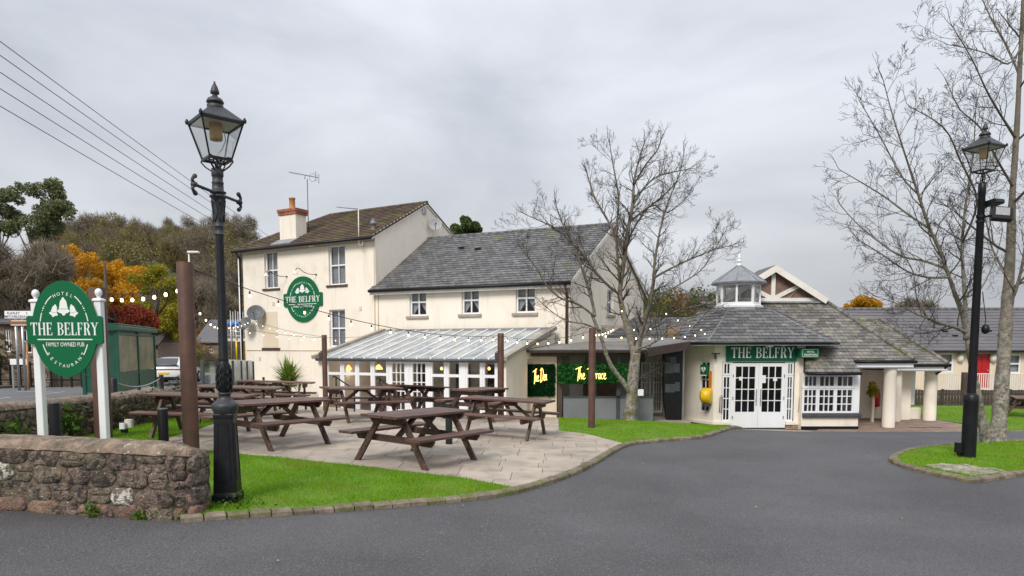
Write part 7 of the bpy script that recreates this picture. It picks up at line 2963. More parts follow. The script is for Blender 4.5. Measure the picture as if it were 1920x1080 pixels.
tree('twin trunked mossy bare tree on the island at the right edge', TB, TB.y,
     [[(1870, 842, 62, 0), (1869, 825, 46, 0), (1874, 780, 38, .05), (1880, 700, 33, .1), (1884, 640, 31, .15), (1888, 580, 29, .2), (1892, 520, 25, .25), (1896, 440, 22, .3), (1898, 370, 19, .3), (1906, 250, 16, .35), (1913, 110, 13, .4), (1920, -30, 10, .4), (1924, -150, 6, .4)],
      [(1850, 842, 40, -.25), (1848, 822, 26, -.3), (1838, 770, 22, -.4), (1828, 715, 20, -.5), (1818, 660, 20, -.6), (1814, 630, 19, -.6)]],
     [[(1814, 636, 17, -.6), (1806, 590, 15, -.6), (1792, 555, 12, -.7), (1780, 520, 10, -.8), (1762, 470, 9, -.9), (1742, 425, 8, -1.0), (1722, 365, 7, -1.1), (1704, 311, 5.5, -1.2), (1688, 262, 4, -1.3), (1671, 207, 3, -1.4), (1656, 150, 2, -1.5)],
      [(1812, 610, 13, -.6), (1810, 570, 11, -.4), (1806, 510, 9, -.2), (1804, 456, 7.5, 0), (1810, 390, 6, .1), (1818, 338, 5, .2), (1826, 270, 3.5, .3), (1830, 200, 2, .3)],
      [(1812, 624, 11, -.6), (1786, 612, 9.5, -.9), (1762, 606, 8, -1.1), (1738, 596, 6, -1.3), (1712, 586, 4.5, -1.5), (1690, 572, 3, -1.6), (1650, 558, 2, -1.7)],
      [(1742, 600, 6, -1.2), (1730, 582, 5, -1.3), (1718, 555, 4, -1.4), (1712, 510, 3, -1.5), (1690, 470, 2, -1.6)],
      [(1776, 505, 7, -.8), (1735, 490, 6, -.6), (1690, 480, 5, -.4), (1650, 455, 4, -.2), (1608, 420, 3, 0), (1576, 385, 2, .1)],
      [(1744, 430, 6, -1.0), (1700, 400, 5, -.7), (1660, 370, 4, -.4), (1620, 345, 3, -.2), (1574, 318, 2, 0)],
      [(1780, 520, 6.5, -.8), (1740, 520, 5.5, -1.2), (1700, 508, 4.5, -1.6), (1655, 478, 3.5, -2.0), (1610, 450, 2.5, -2.3)],
      [(1722, 365, 5, -1.1), (1690, 330, 4, -.9), (1650, 255, 3, -.7), (1612, 190, 2, -.6)],
      [(1804, 456, 6, 0), (1832, 378, 5, -.6), (1800, 300, 4.5, -1.1), (1770, 240, 3.5, -1.5), (1706, 200, 2, -1.7)],
      [(1905, 260, 8, .35), (1876, 215, 6, .0), (1850, 170, 4.5, -.3), (1822, 110, 3.2, -.6), (1786, 50, 2, -.8)],
      [(1899, 350, 7, .3), (1870, 300, 5.5, -.2), (1838, 240, 4, -.6), (1800, 205, 3, -.9), (1778, 160, 2, -1.1)],
      [(1911, 140, 6, .4), (1884, 80, 5, .7), (1856, 30, 3.5, .9), (1830, -30, 2, 1.1)],
      [(1914, 90, 5, .4), (1890, 120, 4, .1), (1850, 100, 3, -.2), (1790, 85, 2, -.4)],
      [(1888, 580, 11, .2), (1904, 545, 9, .0), (1916, 500, 7, -.2), (1928, 430, 5, -.4), (1950, 340, 3, -.6)],
      [(1892, 520, 6, .25), (1862, 470, 5, .6), (1850, 420, 4, .9), (1836, 380, 3, 1.1), (1800, 330, 2, 1.3)],
      [(1808, 560, 5, -.4), (1840, 540, 4, .0), (1868, 480, 3, .4), (1880, 430, 2, .6)]],
     .18, .82, 2, None, .2, None, .7)

# ================================================================== leafy and far trees
def crown_np(n, blobs, size, flat=1.0, twig=False, rng=None):
    rng = rng or NR
    wts = np.array([b[3] ** 2 for b in blobs])
    idx = rng.choice(len(blobs), n, p=wts / wts.sum())
    B = np.array(blobs)[idx]
    d = rng.normal(size=(n, 3))
    d /= np.linalg.norm(d, axis=1)[:, None]
    r = B[:, 3] * rng.uniform(.25, 1.0, n) ** .55
    C = B[:, :3] + d * r[:, None] * np.array([1, 1, flat])
    s = size * rng.uniform(.5, 1.4, n)
    if twig:
        a = d * .6 + rng.normal(size=(n, 3)) * .55 + np.array([0, 0, .55])
        a /= np.linalg.norm(a, axis=1)[:, None]
        b = np.cross(a, rng.normal(size=(n, 3)))
        b /= np.linalg.norm(b, axis=1)[:, None]
        a *= s[:, None] * 1.9
        b *= s[:, None] * .085
        V = np.stack([C - a - b, C - a + b, C + a], 1).reshape(-1, 3)
        return V, 3
    a = rng.normal(size=(n, 3))
    a /= np.linalg.norm(a, axis=1)[:, None]
    b = np.cross(a, rng.normal(size=(n, 3)))
    b /= np.linalg.norm(b, axis=1)[:, None]
    a *= s[:, None]
    b *= s[:, None] * .6
    return np.stack([C - a, C - b, C + a, C + b], 1).reshape(-1, 3), 4
def blobset(h, w_, nb, lo=.3, rr=(.16, .3), rng=None):
    rng = rng or RN
    nb = int(nb * 1.5)
    B = []
    for _ in range(nb):
        t = rng.uniform(lo, 1)
        wd = w_ * math.sin(math.pi * min(1, (1.12 - t) / (1.12 - lo) * .75 + .2)) * .62
        an = rng.uniform(0, 6.28)
        q = wd * math.sqrt(rng.random())
        r = rng.uniform(*rr) * w_
        B.append((q * math.cos(an), q * math.sin(an), h * t - r * .4, r))
    return B
def far_tree(name, label, loc, h, w_, leaf, n, size, nb=12, lo=.3, twig=False, trunk=True, group=None, share=None, rr=(.16, .3), blobs=None):
    root = thing(name, label, 'tree', loc, group)
    lo = max(lo, 1 - 1.35 * w_ / h)
    V, k = crown_np(n, blobs or blobset(h, w_, nb, lo, rr), size, .9, twig)
    cr_ = link('crown', np_mesh('crown', V, np.arange(len(V)).reshape(-1, k), leaf, k), root)
    cr_.matrix_parent_inverse = Matrix.Identity(4)
    if trunk:
        m = MB()
        r = w_ * .035
        m.tube([(0, 0, -.5), (.02 * w_, 0, h * lo), (0, .03 * w_, h * .55), (.04 * w_, 0, h * .85)], [r * 1.4, r, r * .7, r * .25], 7)
        for j in range(6):
            an = RN.uniform(0, 6.28)
            z0 = h * RN.uniform(lo * .8, .6)
            m.tube([(0, 0, z0), (w_ * .2 * math.cos(an), w_ * .2 * math.sin(an), z0 + h * .13), (w_ * .36 * math.cos(an), w_ * .36 * math.sin(an), z0 + h * .3)], [r * .55, r * .35, r * .12], 5)
        t = m.build('trunk', m_farbark, root)
        t.matrix_parent_inverse = Matrix.Identity(4)
    return root
def onhill(u, Y):
    x = (u - 960) / F_PX * Y
    return Vector((x, Y, zg(x, Y) + hill(x, Y) - .3))
def tree_px(name, label, u, vt, Y, wpx, leaf, n, size, **kw):
    b = onhill(u, Y)
    h = at(u, vt, Y).z - b.z
    if 'px' in kw:
        bl = []
        for (bu, bv, br) in kw.pop('px'):
            q = at(bu, bv, Y) - b
            for k_ in range(3):
                r_ = br / F_PX * Y
                bl.append((q.x + RN.gauss(0, r_ * .35), q.y + RN.uniform(-1.2, 1.2) * r_, q.z + RN.gauss(0, r_ * .35), r_ * RN.uniform(.6, .95)))
        kw['blobs'] = bl
    return far_tree(name, label, b, h, wpx / F_PX * Y, leaf, n, size, **kw)
tree_px('leafy_tree', 'tall golden yellow autumn tree behind the oval pub sign', 136, 446, 50, 118, m_lyel, 15000, .085, nb=26, lo=.22, rr=(.13, .23), px=[(120,482,20),(100,500,22),(140,500,24),(162,488,14),(120,530,32),(150,545,28),(95,545,24),(172,520,18),(130,580,34),(178,560,22),(142,466,11),(100,580,26)])
tree_px('leafy_tree', 'amber yellow autumn tree between the sign and the pole', 215, 474, 52, 92, m_lyel, 10000, .085, nb=20, lo=.25, rr=(.13, .23), px=[(215,495,15),(205,520,22),(235,505,15),(240,530,22),(255,512,13),(215,555,26),(250,560,22),(200,580,24)])
tree_px('leafy_tree', 'yellow green autumn tree above the green bus shelter', 296, 484, 47, 104, m_lygr, 14000, .08, nb=24, lo=.12, rr=(.13, .23), px=[(300,503,13),(285,525,20),(315,540,22),(330,570,18),(290,560,28),(325,600,24),(270,580,22),(300,620,30),(335,625,16),(262,542,13)])
tree_px('leafy_tree', 'russet red bush behind the bus shelter', 243, 552, 40, 92, m_lred, 9000, .06, nb=16, lo=.2, rr=(.14, .24), px=[(240,575,20),(215,590,20),(265,590,18),(245,605,24),(280,606,13),(225,615,22)])
tree_px('leafy_tree', 'tall dark green oak on the ridge at the far left', 88, 335, 92, 118, m_loak, 13000, .15, nb=24, lo=.22, rr=(.14, .24), px=[(75,362,22),(100,358,20),(118,380,19),(85,390,26),(110,402,20),(64,400,18),(85,425,22),(130,398,11),(72,447,18),(90,345,10)])
tree_px('leafy_tree', 'second dark green oak cut by the left picture edge', 8, 338, 92, 92, m_loak, 8000, .15, nb=20, lo=.25, rr=(.14, .24), px=[(5,360,18),(28,374,16),(10,392,20),(35,352,8),(-12,380,20),(22,412,16),(0,430,20)])
tree_px('bare_tree', 'dense grey brown bare tree over the stone house at the far left', 36, 452, 36, 150, m_lbare, 16000, .22, nb=26, lo=.12, twig=True, rr=(.14, .22))
tree_px('bare_tree', 'grey brown bare tree rising left of the stone house', -40, 470, 40, 130, m_lbare, 10000, .22, nb=20, lo=.12, twig=True, rr=(.14, .22))
tree_px('evergreen_tree', 'round green evergreen tree peeping over the wing roof', 872, 408, 48, 92, m_lev, 11000, .10, nb=24, lo=.3, rr=(.14, .24), px=[(872,420,13),(858,432,12),(888,431,12),(872,440,16),(847,440,8),(897,440,8),(870,411,6)])
tree_px('leafy_tree', 'orange autumn tree behind the far annex roof', 1624, 549, 70, 62, m_lyel, 9000, .10, nb=18, lo=.2, rr=(.12, .22), px=[(1612,568,13),(1630,562,14),(1645,572,11),(1600,578,9),(1622,580,15)])
tree_px('bare_tree', 'rounded grey bare tree behind the annex roof', 1716, 557, 72, 60, m_lbare, 9000, .22, nb=18, lo=.2, twig=True)
# woodland on the slopes: a few crown shapes, each tree an object of its own
WOOD = []
for i, (leaf, twig, n, sz) in enumerate(((m_lbare, True, 5200, .36), (m_lbare, True, 5200, .36), (m_lolive, True, 5600, .36), (m_lolive, False, 3600, .17), (m_lrust, False, 3600, .17), (m_lev, False, 3600, .17), (m_lbare, True, 5200, .36))):
    h, w_ = 9.0, 6.5
    V, k = crown_np(n, blobset(h, w_, 15, .12, (.16, .27)), sz, 1.0, twig)
    WOOD.append(np_mesh('wood_crown', V, np.arange(len(V)).reshape(-1, k), leaf, k))
WL = ['grey bare tree', 'brown bare tree', 'olive tinted bare tree', 'olive green tree', 'rust brown tree', 'dark evergreen tree', 'twiggy bare tree']
def wood_tree(u, Y, kind, sc_, where):
    b = onhill(u, Y)
    nm = {3: 'leafy_tree', 4: 'leafy_tree', 5: 'evergreen_tree'}.get(kind, 'bare_tree')
    o = link(nm, WOOD[kind])
    o.location = b
    o.rotation_euler = (0, 0, RN.uniform(0, 6.28))
    o.scale = (sc_ * RN.uniform(.85, 1.2), sc_ * RN.uniform(.85, 1.2), sc_ * RN.uniform(.85, 1.15))
    tag(o, '%s %s' % (WL[kind], where), 'tree', '%ss %s' % (WL[kind], where))
for i in range(78):
    Y = RN.uniform(74, 165)
    u = RN.uniform(-80, 470)
    kind = RN.choice((0, 0, 1, 2, 2, 3, 4, 6, 6))
    if u < 90 and Y > 110:
        continue
    wood_tree(u, Y, kind, RN.uniform(.65, 1.05), 'in the wood on the left hillside')
for i in range(26):                               # along the crest, so that bare tops break the skyline
    wood_tree(130 + i * 13.5 + RN.uniform(-6, 6), RN.uniform(150, 172), RN.choice((0, 1, 2, 6, 6)), RN.uniform(.75, 1.1), 'on the crest of the left hill')
for i in range(40):
    Y = RN.uniform(72, 110)
    u = RN.uniform(1190, 1375)
    wood_tree(u, Y, RN.choice((2, 2, 3, 4, 4, 0, 5)), RN.uniform(.68, .98), 'in the autumn wood left of the cupola')
for i in range(26):
    Y = RN.uniform(80, 135)
    wood_tree(1500 + i * 17 + RN.uniform(-8, 8), Y, RN.choice((0, 1, 6, 2, 5, 4)), RN.uniform(.45, .72), 'in the tree line behind the annex')
for i in range(14):
    wood_tree(RN.uniform(360, 462), RN.uniform(66, 80), RN.choice((4, 4, 1, 3)), RN.uniform(.22, .4), 'on the bracken slope behind the lamp post')

# ================================================================== plants
def cordyline():
    y = 24.4
    x = at(541, 720, y).x
    b = Vector((x, y, zg(x, y)))
    top = at(541, 680, y).z
    root = thing('spiky_plant', 'spiky bright green cordyline in front of the pub wall', 'plant', b)
    c = Vector((x, y, b.z + .72))
    V, Fc = [], []
    n = 380
    for i in range(n):
        el = rad(RN.uniform(-12, 86))
        az = RN.uniform(0, 6.28)
        L_ = RN.uniform(.68, 1.0)
        d = Vector((math.cos(az) * math.cos(el), math.sin(az) * math.cos(el), math.sin(el)))
        s_ = Vector((-math.sin(az), math.cos(az), 0)) * RN.uniform(.016, .026)
        p = [c + Vector((RN.gauss(0, .05), RN.gauss(0, .05), RN.gauss(0, .08)))]
        for k in range(3):
            p.append(p[-1] + d * L_ / 3)
            d = (d + Vector((0, 0, -.12 - .10 * math.cos(el)))).normalized()
        o = len(V)
        for k, wf in enumerate((.6, 1, .75)):
            V += [p[k] - s_ * wf, p[k] + s_ * wf]
        V.append(p[3])
        Fc += [(o, o + 1, o + 3, o + 2), (o + 2, o + 3, o + 5, o + 4), (o + 4, o + 5, o + 6)]
    m = MB()
    m.add(V, Fc)
    m.build('leaves', m_cord, root, kind='stuff')
    m = MB()
    m.tube([b, c], [.09, .07], 8)
    m.build('stem', m_farbark, root)
cordyline()
def ivy(name, label, pts, n, size, leaf, cat='ivy'):
    P = []
    for (c, s) in pts:
        P.append(np.stack([NR.normal(c[0], s[0], n), NR.normal(c[1], s[1], n), NR.normal(c[2], s[2], n)], 1))
    C = np.concatenate(P)
    k = len(C)
    a = NR.normal(size=(k, 3)) * size
    b_ = NR.normal(size=(k, 3)) * size * .7
    V = np.stack([C - a, C - b_, C + a, C + b_], 1).reshape(-1, 3)
    o = link(name, np_mesh(name, V, np.arange(4 * k).reshape(-1, 4), leaf, 4))
    o['kind'] = 'stuff'
    return tag(o, label, cat)
g = lambda u, v: gr(u, v)
ivy('ivy', 'fresh green ivy climbing patches of the roadside wall', [((-7.6, 11.7, .55), (.05, .12, .16)), ((-7.6, 10.3, .5), (.05, .14, .12)), ((-7.6, 9.7, .5), (.05, .1, .12))], 170, .026, m_ivy)
ivy('ivy', 'dry brown and olive creeper over the far part of the roadside wall', [((-7.6, 14.6, .7), (.08, .7, .14)), ((-7.56, 15.6, .75), (.14, .5, .18)), ((-7.58, 12.9, .55), (.06, .7, .13))], 420, .024, m_ivyd)
fw0 = FWP[-6]
ivy('weeds', 'small green weeds growing at the foot of the lamp post and wall end', [((-3.25, 7.12, .16), (.06, .03, .05)), ((-3.0, 7.15, .15), (.12, .04, .035)), ((-2.95, 7.32, .17), (.14, .03, .04)), ((-3.45, 6.80, .15), (.07, .03, .05))], 110, .013, m_ivy, 'weeds')
ivy('weeds', 'green ivy on the foreground wall at the left picture edge', [((-5.4, 6.86, .5), (.12, .03, .16)), ((-4.25, 6.78, .2), (.04, .02, .06)), ((-3.75, 6.76, .16), (.05, .02, .04))], 110, .014, m_ivy, 'ivy')
# fallen leaves scattered on the tarmac
def fallen():
    pts = [(1690, 972), (1430, 948), (1418, 951), (520, 1052), (1130, 905), (1205, 870), (868, 948), (1790, 906), (1758, 893)]
    for (u, v) in pts:
        p = gr(u, v, .012)
        s = RN.uniform(.014, .026)
        an = RN.uniform(0, 6.28)
        m = MB()
        V = [(p.x + s * math.cos(an + t) * q, p.y + s * math.sin(an + t) * q, p.z + h) for t, q, h in ((0, 1.3, .012), (.8, .6, .002), (1.6, .9, .012), (2.5, .5, .004), (3.14, 1.2, .0), (4.0, .6, .008), (4.8, .8, .012), (5.6, .5, .0))]
        m.add(V, [tuple(range(8))])
        yield m
lf = MB()
for m in fallen():
    lf.add(m.v, m.f)
o = lf.build('fallen_leaves', m_fallen, kind='stuff')
tag(o, 'scattered dry brown fallen leaves on the dark drive', 'leaves')

# ================================================================== roadside on the left
def shelter():
    a, b = Vector((-12.4, 21.5)), Vector((-13.75, 26.3))
    d = (b - a)
    L_ = d.length
    F_ = frame(a.x, a.y, d.x, d.y)
    W_ = .95                                       # shelter body lies to the left of its long side
    zb = zg(a.x, a.y) + .05
    zt = at(221, 606, 21.5).z
    root = thing('bus_shelter', 'dark green framed bus shelter with scratched clear panels beside the road', 'bus shelter', (a.x, a.y, zb))
    F_ = F_ @ Matrix.Scale(1, 4)
    def P(x, y, z):
        return F_ @ Vector((x, y, z))
    m = MB()
    for (x, y) in ((0, 0), (L_ / 2, 0), (L_, 0), (0, W_), (L_, W_), (L_ / 2, W_)):
        m = MB()
        m.bbox((x - .05, y - .05, zb - .1), (x + .05, y + .05, zt - .22), .008, F_)
        m.build('post', m_shelter, root)
    for y in (0, W_):
        for x0, x1 in ((.05, L_ / 2 - .05), (L_ / 2 + .05, L_ - .05)):
            for z0_ in (zb + .62, zt - .36):
                m = MB()
                m.box((x0, y - .03, z0_), (x1, y + .03, z0_ + .08), F_)
                m.build('rail', m_shelter, root)
    for x in (0, L_):
        for z0_ in (zb + .62, zt - .36):
            m = MB()
            m.box((x - .03, .05, z0_), (x + .03, W_ - .05, z0_ + .08), F_)
            m.build('rail', m_shelter, root)
    for y in (0,):
        for x0, x1 in ((.05, L_ / 2 - .05), (L_ / 2 + .05, L_ - .05)):
            m = MB()
            m.box((x0, y - .015, zb + .1), (x1, y + .015, zb + .62), F_)
            m.build('kick_panel', m_shelter, root)
            m = MB()
            m.box((x0 + .02, y - .006, zb + .72), (x1 - .02, y + .006, zt - .37), F_)
            m.build('clear_panel', m_perspex, root)
    m = MB()
    m.box((-.015, .05, zb + .1), (.015, W_ - .05, zb + .62), F_)
    m.build('kick_panel', m_shelter, root)
    m = MB()
    m.box((-.012, .05, zb + .7), (.012, W_ - .05, zt - .36), F_)
    m.build('end_panel', m_shelter, root)
    m = MB()
    m.bbox((-.14, -.12, zt - .22), (L_ + .14, W_ + .14, zt - .06), .03, F_)
    m.bbox((-.09, -.07, zt - .059), (L_ + .09, W_ + .09, zt + .0), .02, F_)
    m.build('roof', m_shelter, root)
shelter()
def car():
    y0 = 36.0
    c = at(320, 720, y0)
    zb = zg(c.x - .0, y0)
    root = thing('parked_car', 'white sporty car seen from behind, parked beyond the bus shelter', 'car', (c.x - .35, y0, zb))
    M = Matrix.Translation((c.x - .35, y0, zb)) @ Matrix.Rotation(rad(12), 4, 'Z')
    # sections from tail (y = 0) to nose (y = 4.4): half width at sill, shoulder, roof; heights
    secs = [(0.0, .60, .78, .70, .42, .74, .98), (.12, .80, .93, .78, .32, .80, 1.04), (.5, .84, .98, .74, .26, .86, 1.20), (1.1, .86, .98, .66, .24, .88, 1.40), (1.9, .87, .96, .62, .24, .88, 1.46), (2.6, .87, .95, .60, .24, .88, 1.38), (3.2, .87, .94, .72, .24, .86, 1.02), (4.0, .84, .90, .70, .28, .76, .86), (4.4, .66, .72, .5, .36, .6, .68)]
    ring = []
    for (y, a, b, t, z0, z1, z2) in secs:
        pr = [(a * .9, z0), (a, z0 + .06), (b, (z0 + z1) / 2), (b * .985, z1), (b * .9, z1 + .06), (t, z2 - .05), (t * .82, z2), (0, z2 + .02)]
        full = pr + [(-p[0], p[1]) for p in reversed(pr[:-1])]
        ring.append([(p[0], y, p[1]) for p in full])
    n = len(ring[0])
    vs = [p for r in ring for p in r]
    fs = [(i * n + k, i * n + (k + 1) % n, (i + 1) * n + (k + 1) % n, (i + 1) * n + k) for i in range(len(ring) - 1) for k in range(n)]
    fs += [tuple(range(n - 1, -1, -1)), tuple((len(ring) - 1) * n + k for k in range(n))]
    m = MB()
    m.add(vs, fs, M, True)
    m.build('body', m_carw, root)
    m = MB()
    m.add([(-.62, .17, 1.06), (.62, .17, 1.06), (.52, .98, 1.385), (-.52, .98, 1.385)], [(0, 1, 2, 3)], M @ Matrix.Translation((0, -.03, .025)))
    m.build('rear_window', m_cargl, root)
    for sg in (-1, 1):
        m = MB()
        m.add([(sg * .955, .75, .98), (sg * .93, 2.75, .98), (sg * .68, 2.4, 1.33), (sg * .70, 1.2, 1.35)], [(0, 1, 2, 3)], M @ Matrix.Translation((sg * .012, 0, 0)))
        m.build('side_window', m_cargl, root)
        for y in (.72, 3.5):
            R_ = M @ Matrix.Translation((sg * .86, y, .33)) @ Matrix.Rotation(math.pi / 2, 4, 'Y')
            m = MB()
            m.lathe([(.2, -.12), (.32, -.12), (.335, -.08), (.335, .08), (.32, .12), (.2, .12)], 22, R_)
            wh_ = m.build('wheel', m_tyre, root)
            m = MB()
            m.lathe([(.0, -.125), (.21, -.125), (.215, -.1), (.215, .1), (.21, .125), (.0, .125)], 14, R_)
            m.build('rim', m_steel, wh_)
    m = MB()
    m.bbox((-.82, -.03, .80), (.82, .16, .86), .02, M)
    m.build('tail_lamp', m_tail, root)
    m = MB()
    m.bbox((-.27, -.02, .56), (.27, .02, .68), .004, M)
    m.build('number_plate', m_plate, root)
    m = MB()
    m.bbox((-.72, -.02, .26), (.72, .3, .46), .04, M)
    m.build('diffuser', m_black, root)
    m = MB()
    m.bbox((-.70, -.06, 1.03), (.70, .2, 1.06), .01, M)
    m.build('spoiler', m_black, root)
car()
def chain(label, a, b, sag, n):
    root = thing('chain', label, 'chain', a)
    m = MB()
    P = [a.lerp(b, i / 18) - Vector((0, 0, sag * 4 * (i / 18) * (1 - i / 18))) for i in range(19)]
    m.tube(P, .013, 5)
    m.build('links', m_steel, root)
def short_post(label, u, vt, Y, r=.045):
    x = at(u, vt, Y).x
    z = zg(x, Y)
    root = thing('chain_post', label, 'post', (x, Y, z))
    m = MB()
    zt = at(u, vt, Y).z
    m.lathe([(r, z - .1), (r, zt - .02), (r * .8, zt)], 10, Matrix.Translation((x, Y, 0)))
    m.build('shaft', m_black, root)
    return Vector((x, Y, zt - .06))
qa = short_post('black post carrying the chain, left of the bus shelter base', 212.5, 709, 14.0, .075)
qb = short_post('black post between the bus shelter and the white car', 302, 703, 15.6, .05)
chain('pale chain slung between two black posts before the bus shelter', qa, qb, .16, 18)
qc = short_post('small dark post in front of the pub wall left of the spiky plant', 494, 707, 23.0, .04)
qd = Vector((at(474, 700, 22.0).x, 22.0, qc.z + .02))
chain('short chain between the glass screen and the dark post', qd, qc, .1, 12)
def screen():
    us = [380, 417, 436.5, 452, 463, 474.5]
    Ys = [16.6, 17.6, 18.7, 19.8, 20.9, 22.0]
    P = [Vector((at(u, 700, Y).x, Y)) for u, Y in zip(us, Ys)]
    root = thing('glass_screen', 'row of frosted glass windbreak panels between dark posts beside the tables', 'glass screen', (P[0].x, P[0].y, 0))
    zt = [at(u, 673 + i * .6, Y).z for i, (u, Y) in enumerate(zip(us, Ys))]
    for i, p in enumerate(P):
        m = MB()
        m.bbox((p.x - .035, p.y - .035, zg(p.x, p.y) - .1), (p.x + .035, p.y + .035, zt[i] - .03), .006)
        m.build('post', m_greyd, root)
    for i in range(len(P) - 1):
        a, b = P[i], P[i + 1]
        d = (b - a).normalized() * .05
        a, b = a + d, b - d
        m = MB()
        z0 = max(zg(a.x, a.y), zg(b.x, b.y)) + .12
        n = Vector((-d.y, d.x)).normalized() * .006
        m.add([(a.x - n.x, a.y - n.y, z0), (b.x - n.x, b.y - n.y, z0), (b.x - n.x, b.y - n.y, zt[i + 1]), (a.x - n.x, a.y - n.y, zt[i]), (a.x + n.x, a.y + n.y, z0), (b.x + n.x, b.y + n.y, z0), (b.x + n.x, b.y + n.y, zt[i + 1]), (a.x + n.x, a.y + n.y, zt[i])],
              [(0, 1, 2, 3), (4, 7, 6, 5), (0, 4, 5, 1), (3, 2, 6, 7), (0, 3, 7, 4), (1, 5, 6, 2)])
        m.build('glass_panel', m_poly if i > 1 else m_screen, root)
screen()
def house(name, label, u0, u1, Y, v_e, v_r, wallm, roofm, gable=False, depth=6, base=None, wins=(), cat='house'):
    a, b = at(u0, 650, Y), at(u1, 650, Y)
    ze_, zr_ = at(u0, v_e, Y).z, at((u0 + u1) / 2, v_r, Y + (0 if gable else depth / 2)).z
    zb = zg(a.x, Y) - .6
    root = thing(name, label, cat, ((a.x + b.x) / 2, Y, zb))
    F_ = frame(a.x, Y, 1, 0)
    W_ = b.x - a.x
    m = MB()
    hl = []
    for (q0, w0, q1, w1) in wins:
        hl.append(hole_px(F_, q0, w0, q1, w1))
    walls(m, F_, 0, W_, zb, ze_, hl, .15)
    m.add([(0, 0, zb), (0, depth, zb), (0, depth, ze_), (0, 0, ze_), (W_, 0, zb), (W_, depth, zb), (W_, depth, ze_), (W_, 0, ze_)], [(0, 3, 2, 1), (4, 5, 6, 7), (1, 2, 6, 5)], F_)
    if gable:
        m.add([(0, 0, ze_), (W_, 0, ze_), (W_ / 2, 0, zr_)], [(0, 1, 2)], F_)
    else:
        m.add([(0, 0, ze_), (0, depth, ze_), (0, depth / 2, zr_), (W_, 0, ze_), (W_, depth, ze_), (W_, depth / 2, zr_)], [(0, 1, 2), (3, 5, 4)], F_)
    m.build('wall', wallm, root)
    for k, side in enumerate((0, 1)):
        m = MB()
        if gable:
            x0, x1 = (-.3, W_ / 2) if side == 0 else (W_ + .3, W_ / 2)
            dz = (zr_ - ze_) / (W_ / 2) * .3
            m.slab([F_ @ Vector(p) for p in ((x0, -.2, ze_ - dz + .08), (x1, -.2, zr_ + .08), (x1, depth, zr_ + .08), (x0, depth, ze_ - dz + .08))], .1)
        else:
            y0, y1 = (-.3, depth / 2) if side == 0 else (depth + .3, depth / 2)
            dz = (zr_ - ze_) / (depth / 2) * .3
            m.slab([F_ @ Vector(p) for p in ((-.2, y0, ze_ - dz + .05), (W_ + .2, y0, ze_ - dz + .05), (W_ + .2, y1, zr_ + .05), (-.2, y1, zr_ + .05))], .1)
        m.build('roof', roofm, root)
    for (aa, bb, cc2, dd2) in hl:
        f = glazed('window', root, F_, aa, bb, cc2, dd2, .06, [.5], [.5], .06, .04, pane=m_glassd)
    return root, F_
house('stone_barn', 'stone barn with its gable end facing the road behind the white car', 200, 296, 46, 642, 607, m_barn, m_deck, False, 3.8)
house('stone_house', 'dark stone house with a dark window at the far left', -60, 92, 34, 604, 585, m_barn, m_annex, False, 7, None, [(8, 618, 22, 660), (-30, 618, -12, 660), (38, 618, 60, 662)])
house('terrace_house', 'grey roofed house far behind between the pole and the lamp post', 368, 446, 72, 640, 600, m_barn, m_annex, False, 8, None, [(376, 648, 384, 662), (392, 648, 400, 662)])
house('white_house', 'small pale house on the slope behind the scaffolding', 414, 470, 95, 596, 566, m_render, m_annex, False, 8, None, [(430, 600, 436, 610), (446, 600, 452, 610)])
def scaffold():
    Y = 44.0
    a, b = at(424, 640, Y), at(462, 640, Y)
    z0 = zg(a.x, Y)
    z1 = at(440, 600, Y).z
    root = thing('scaffolding', 'galvanised scaffolding with yellow sleeves left of the pub corner', 'scaffolding', (a.x, Y, z0))
    m, ye = MB(), MB()
    for k in range(5):
        x = a.x + (b.x - a.x) * k / 4
        for y in (Y, Y + 1.2):
            m.tube([(x, y, z0 - .2), (x, y, z1 + .6)], .035, 6)
            if k > 1:
                ye.tube([(x, y, at(440, 675, Y).z), (x, y, at(440, 638, Y).z)], .06, 6)
    for v in (613, 622, 630, 640):
        zz = at(440, v, Y).z
        m.tube([(a.x - .3, Y, zz), (b.x + .4, Y, zz)], .03, 6)
        m.tube([(a.x - .3, Y + 1.2, zz), (b.x + .4, Y + 1.2, zz)], .03, 6)
    m.build('tube_frame', m_steel, root)
    ye.build('yellow_sleeve', m_yellow, root)
    m = MB()
    zz = at(440, 633, Y).z
    m.box((a.x - .3, Y + .1, zz - .2), (b.x + .4, Y + 1.1, zz - .05))
    m.build('platform', m_offw, root)
    m = MB()
    p = at(447, 607, Y)
    m.bbox((p.x - .8, Y + .2, p.z - .18), (p.x + .5, Y + 1.0, p.z + .12), .1)
    m.build('tarpaulin', m_blue, root)
scaffold()
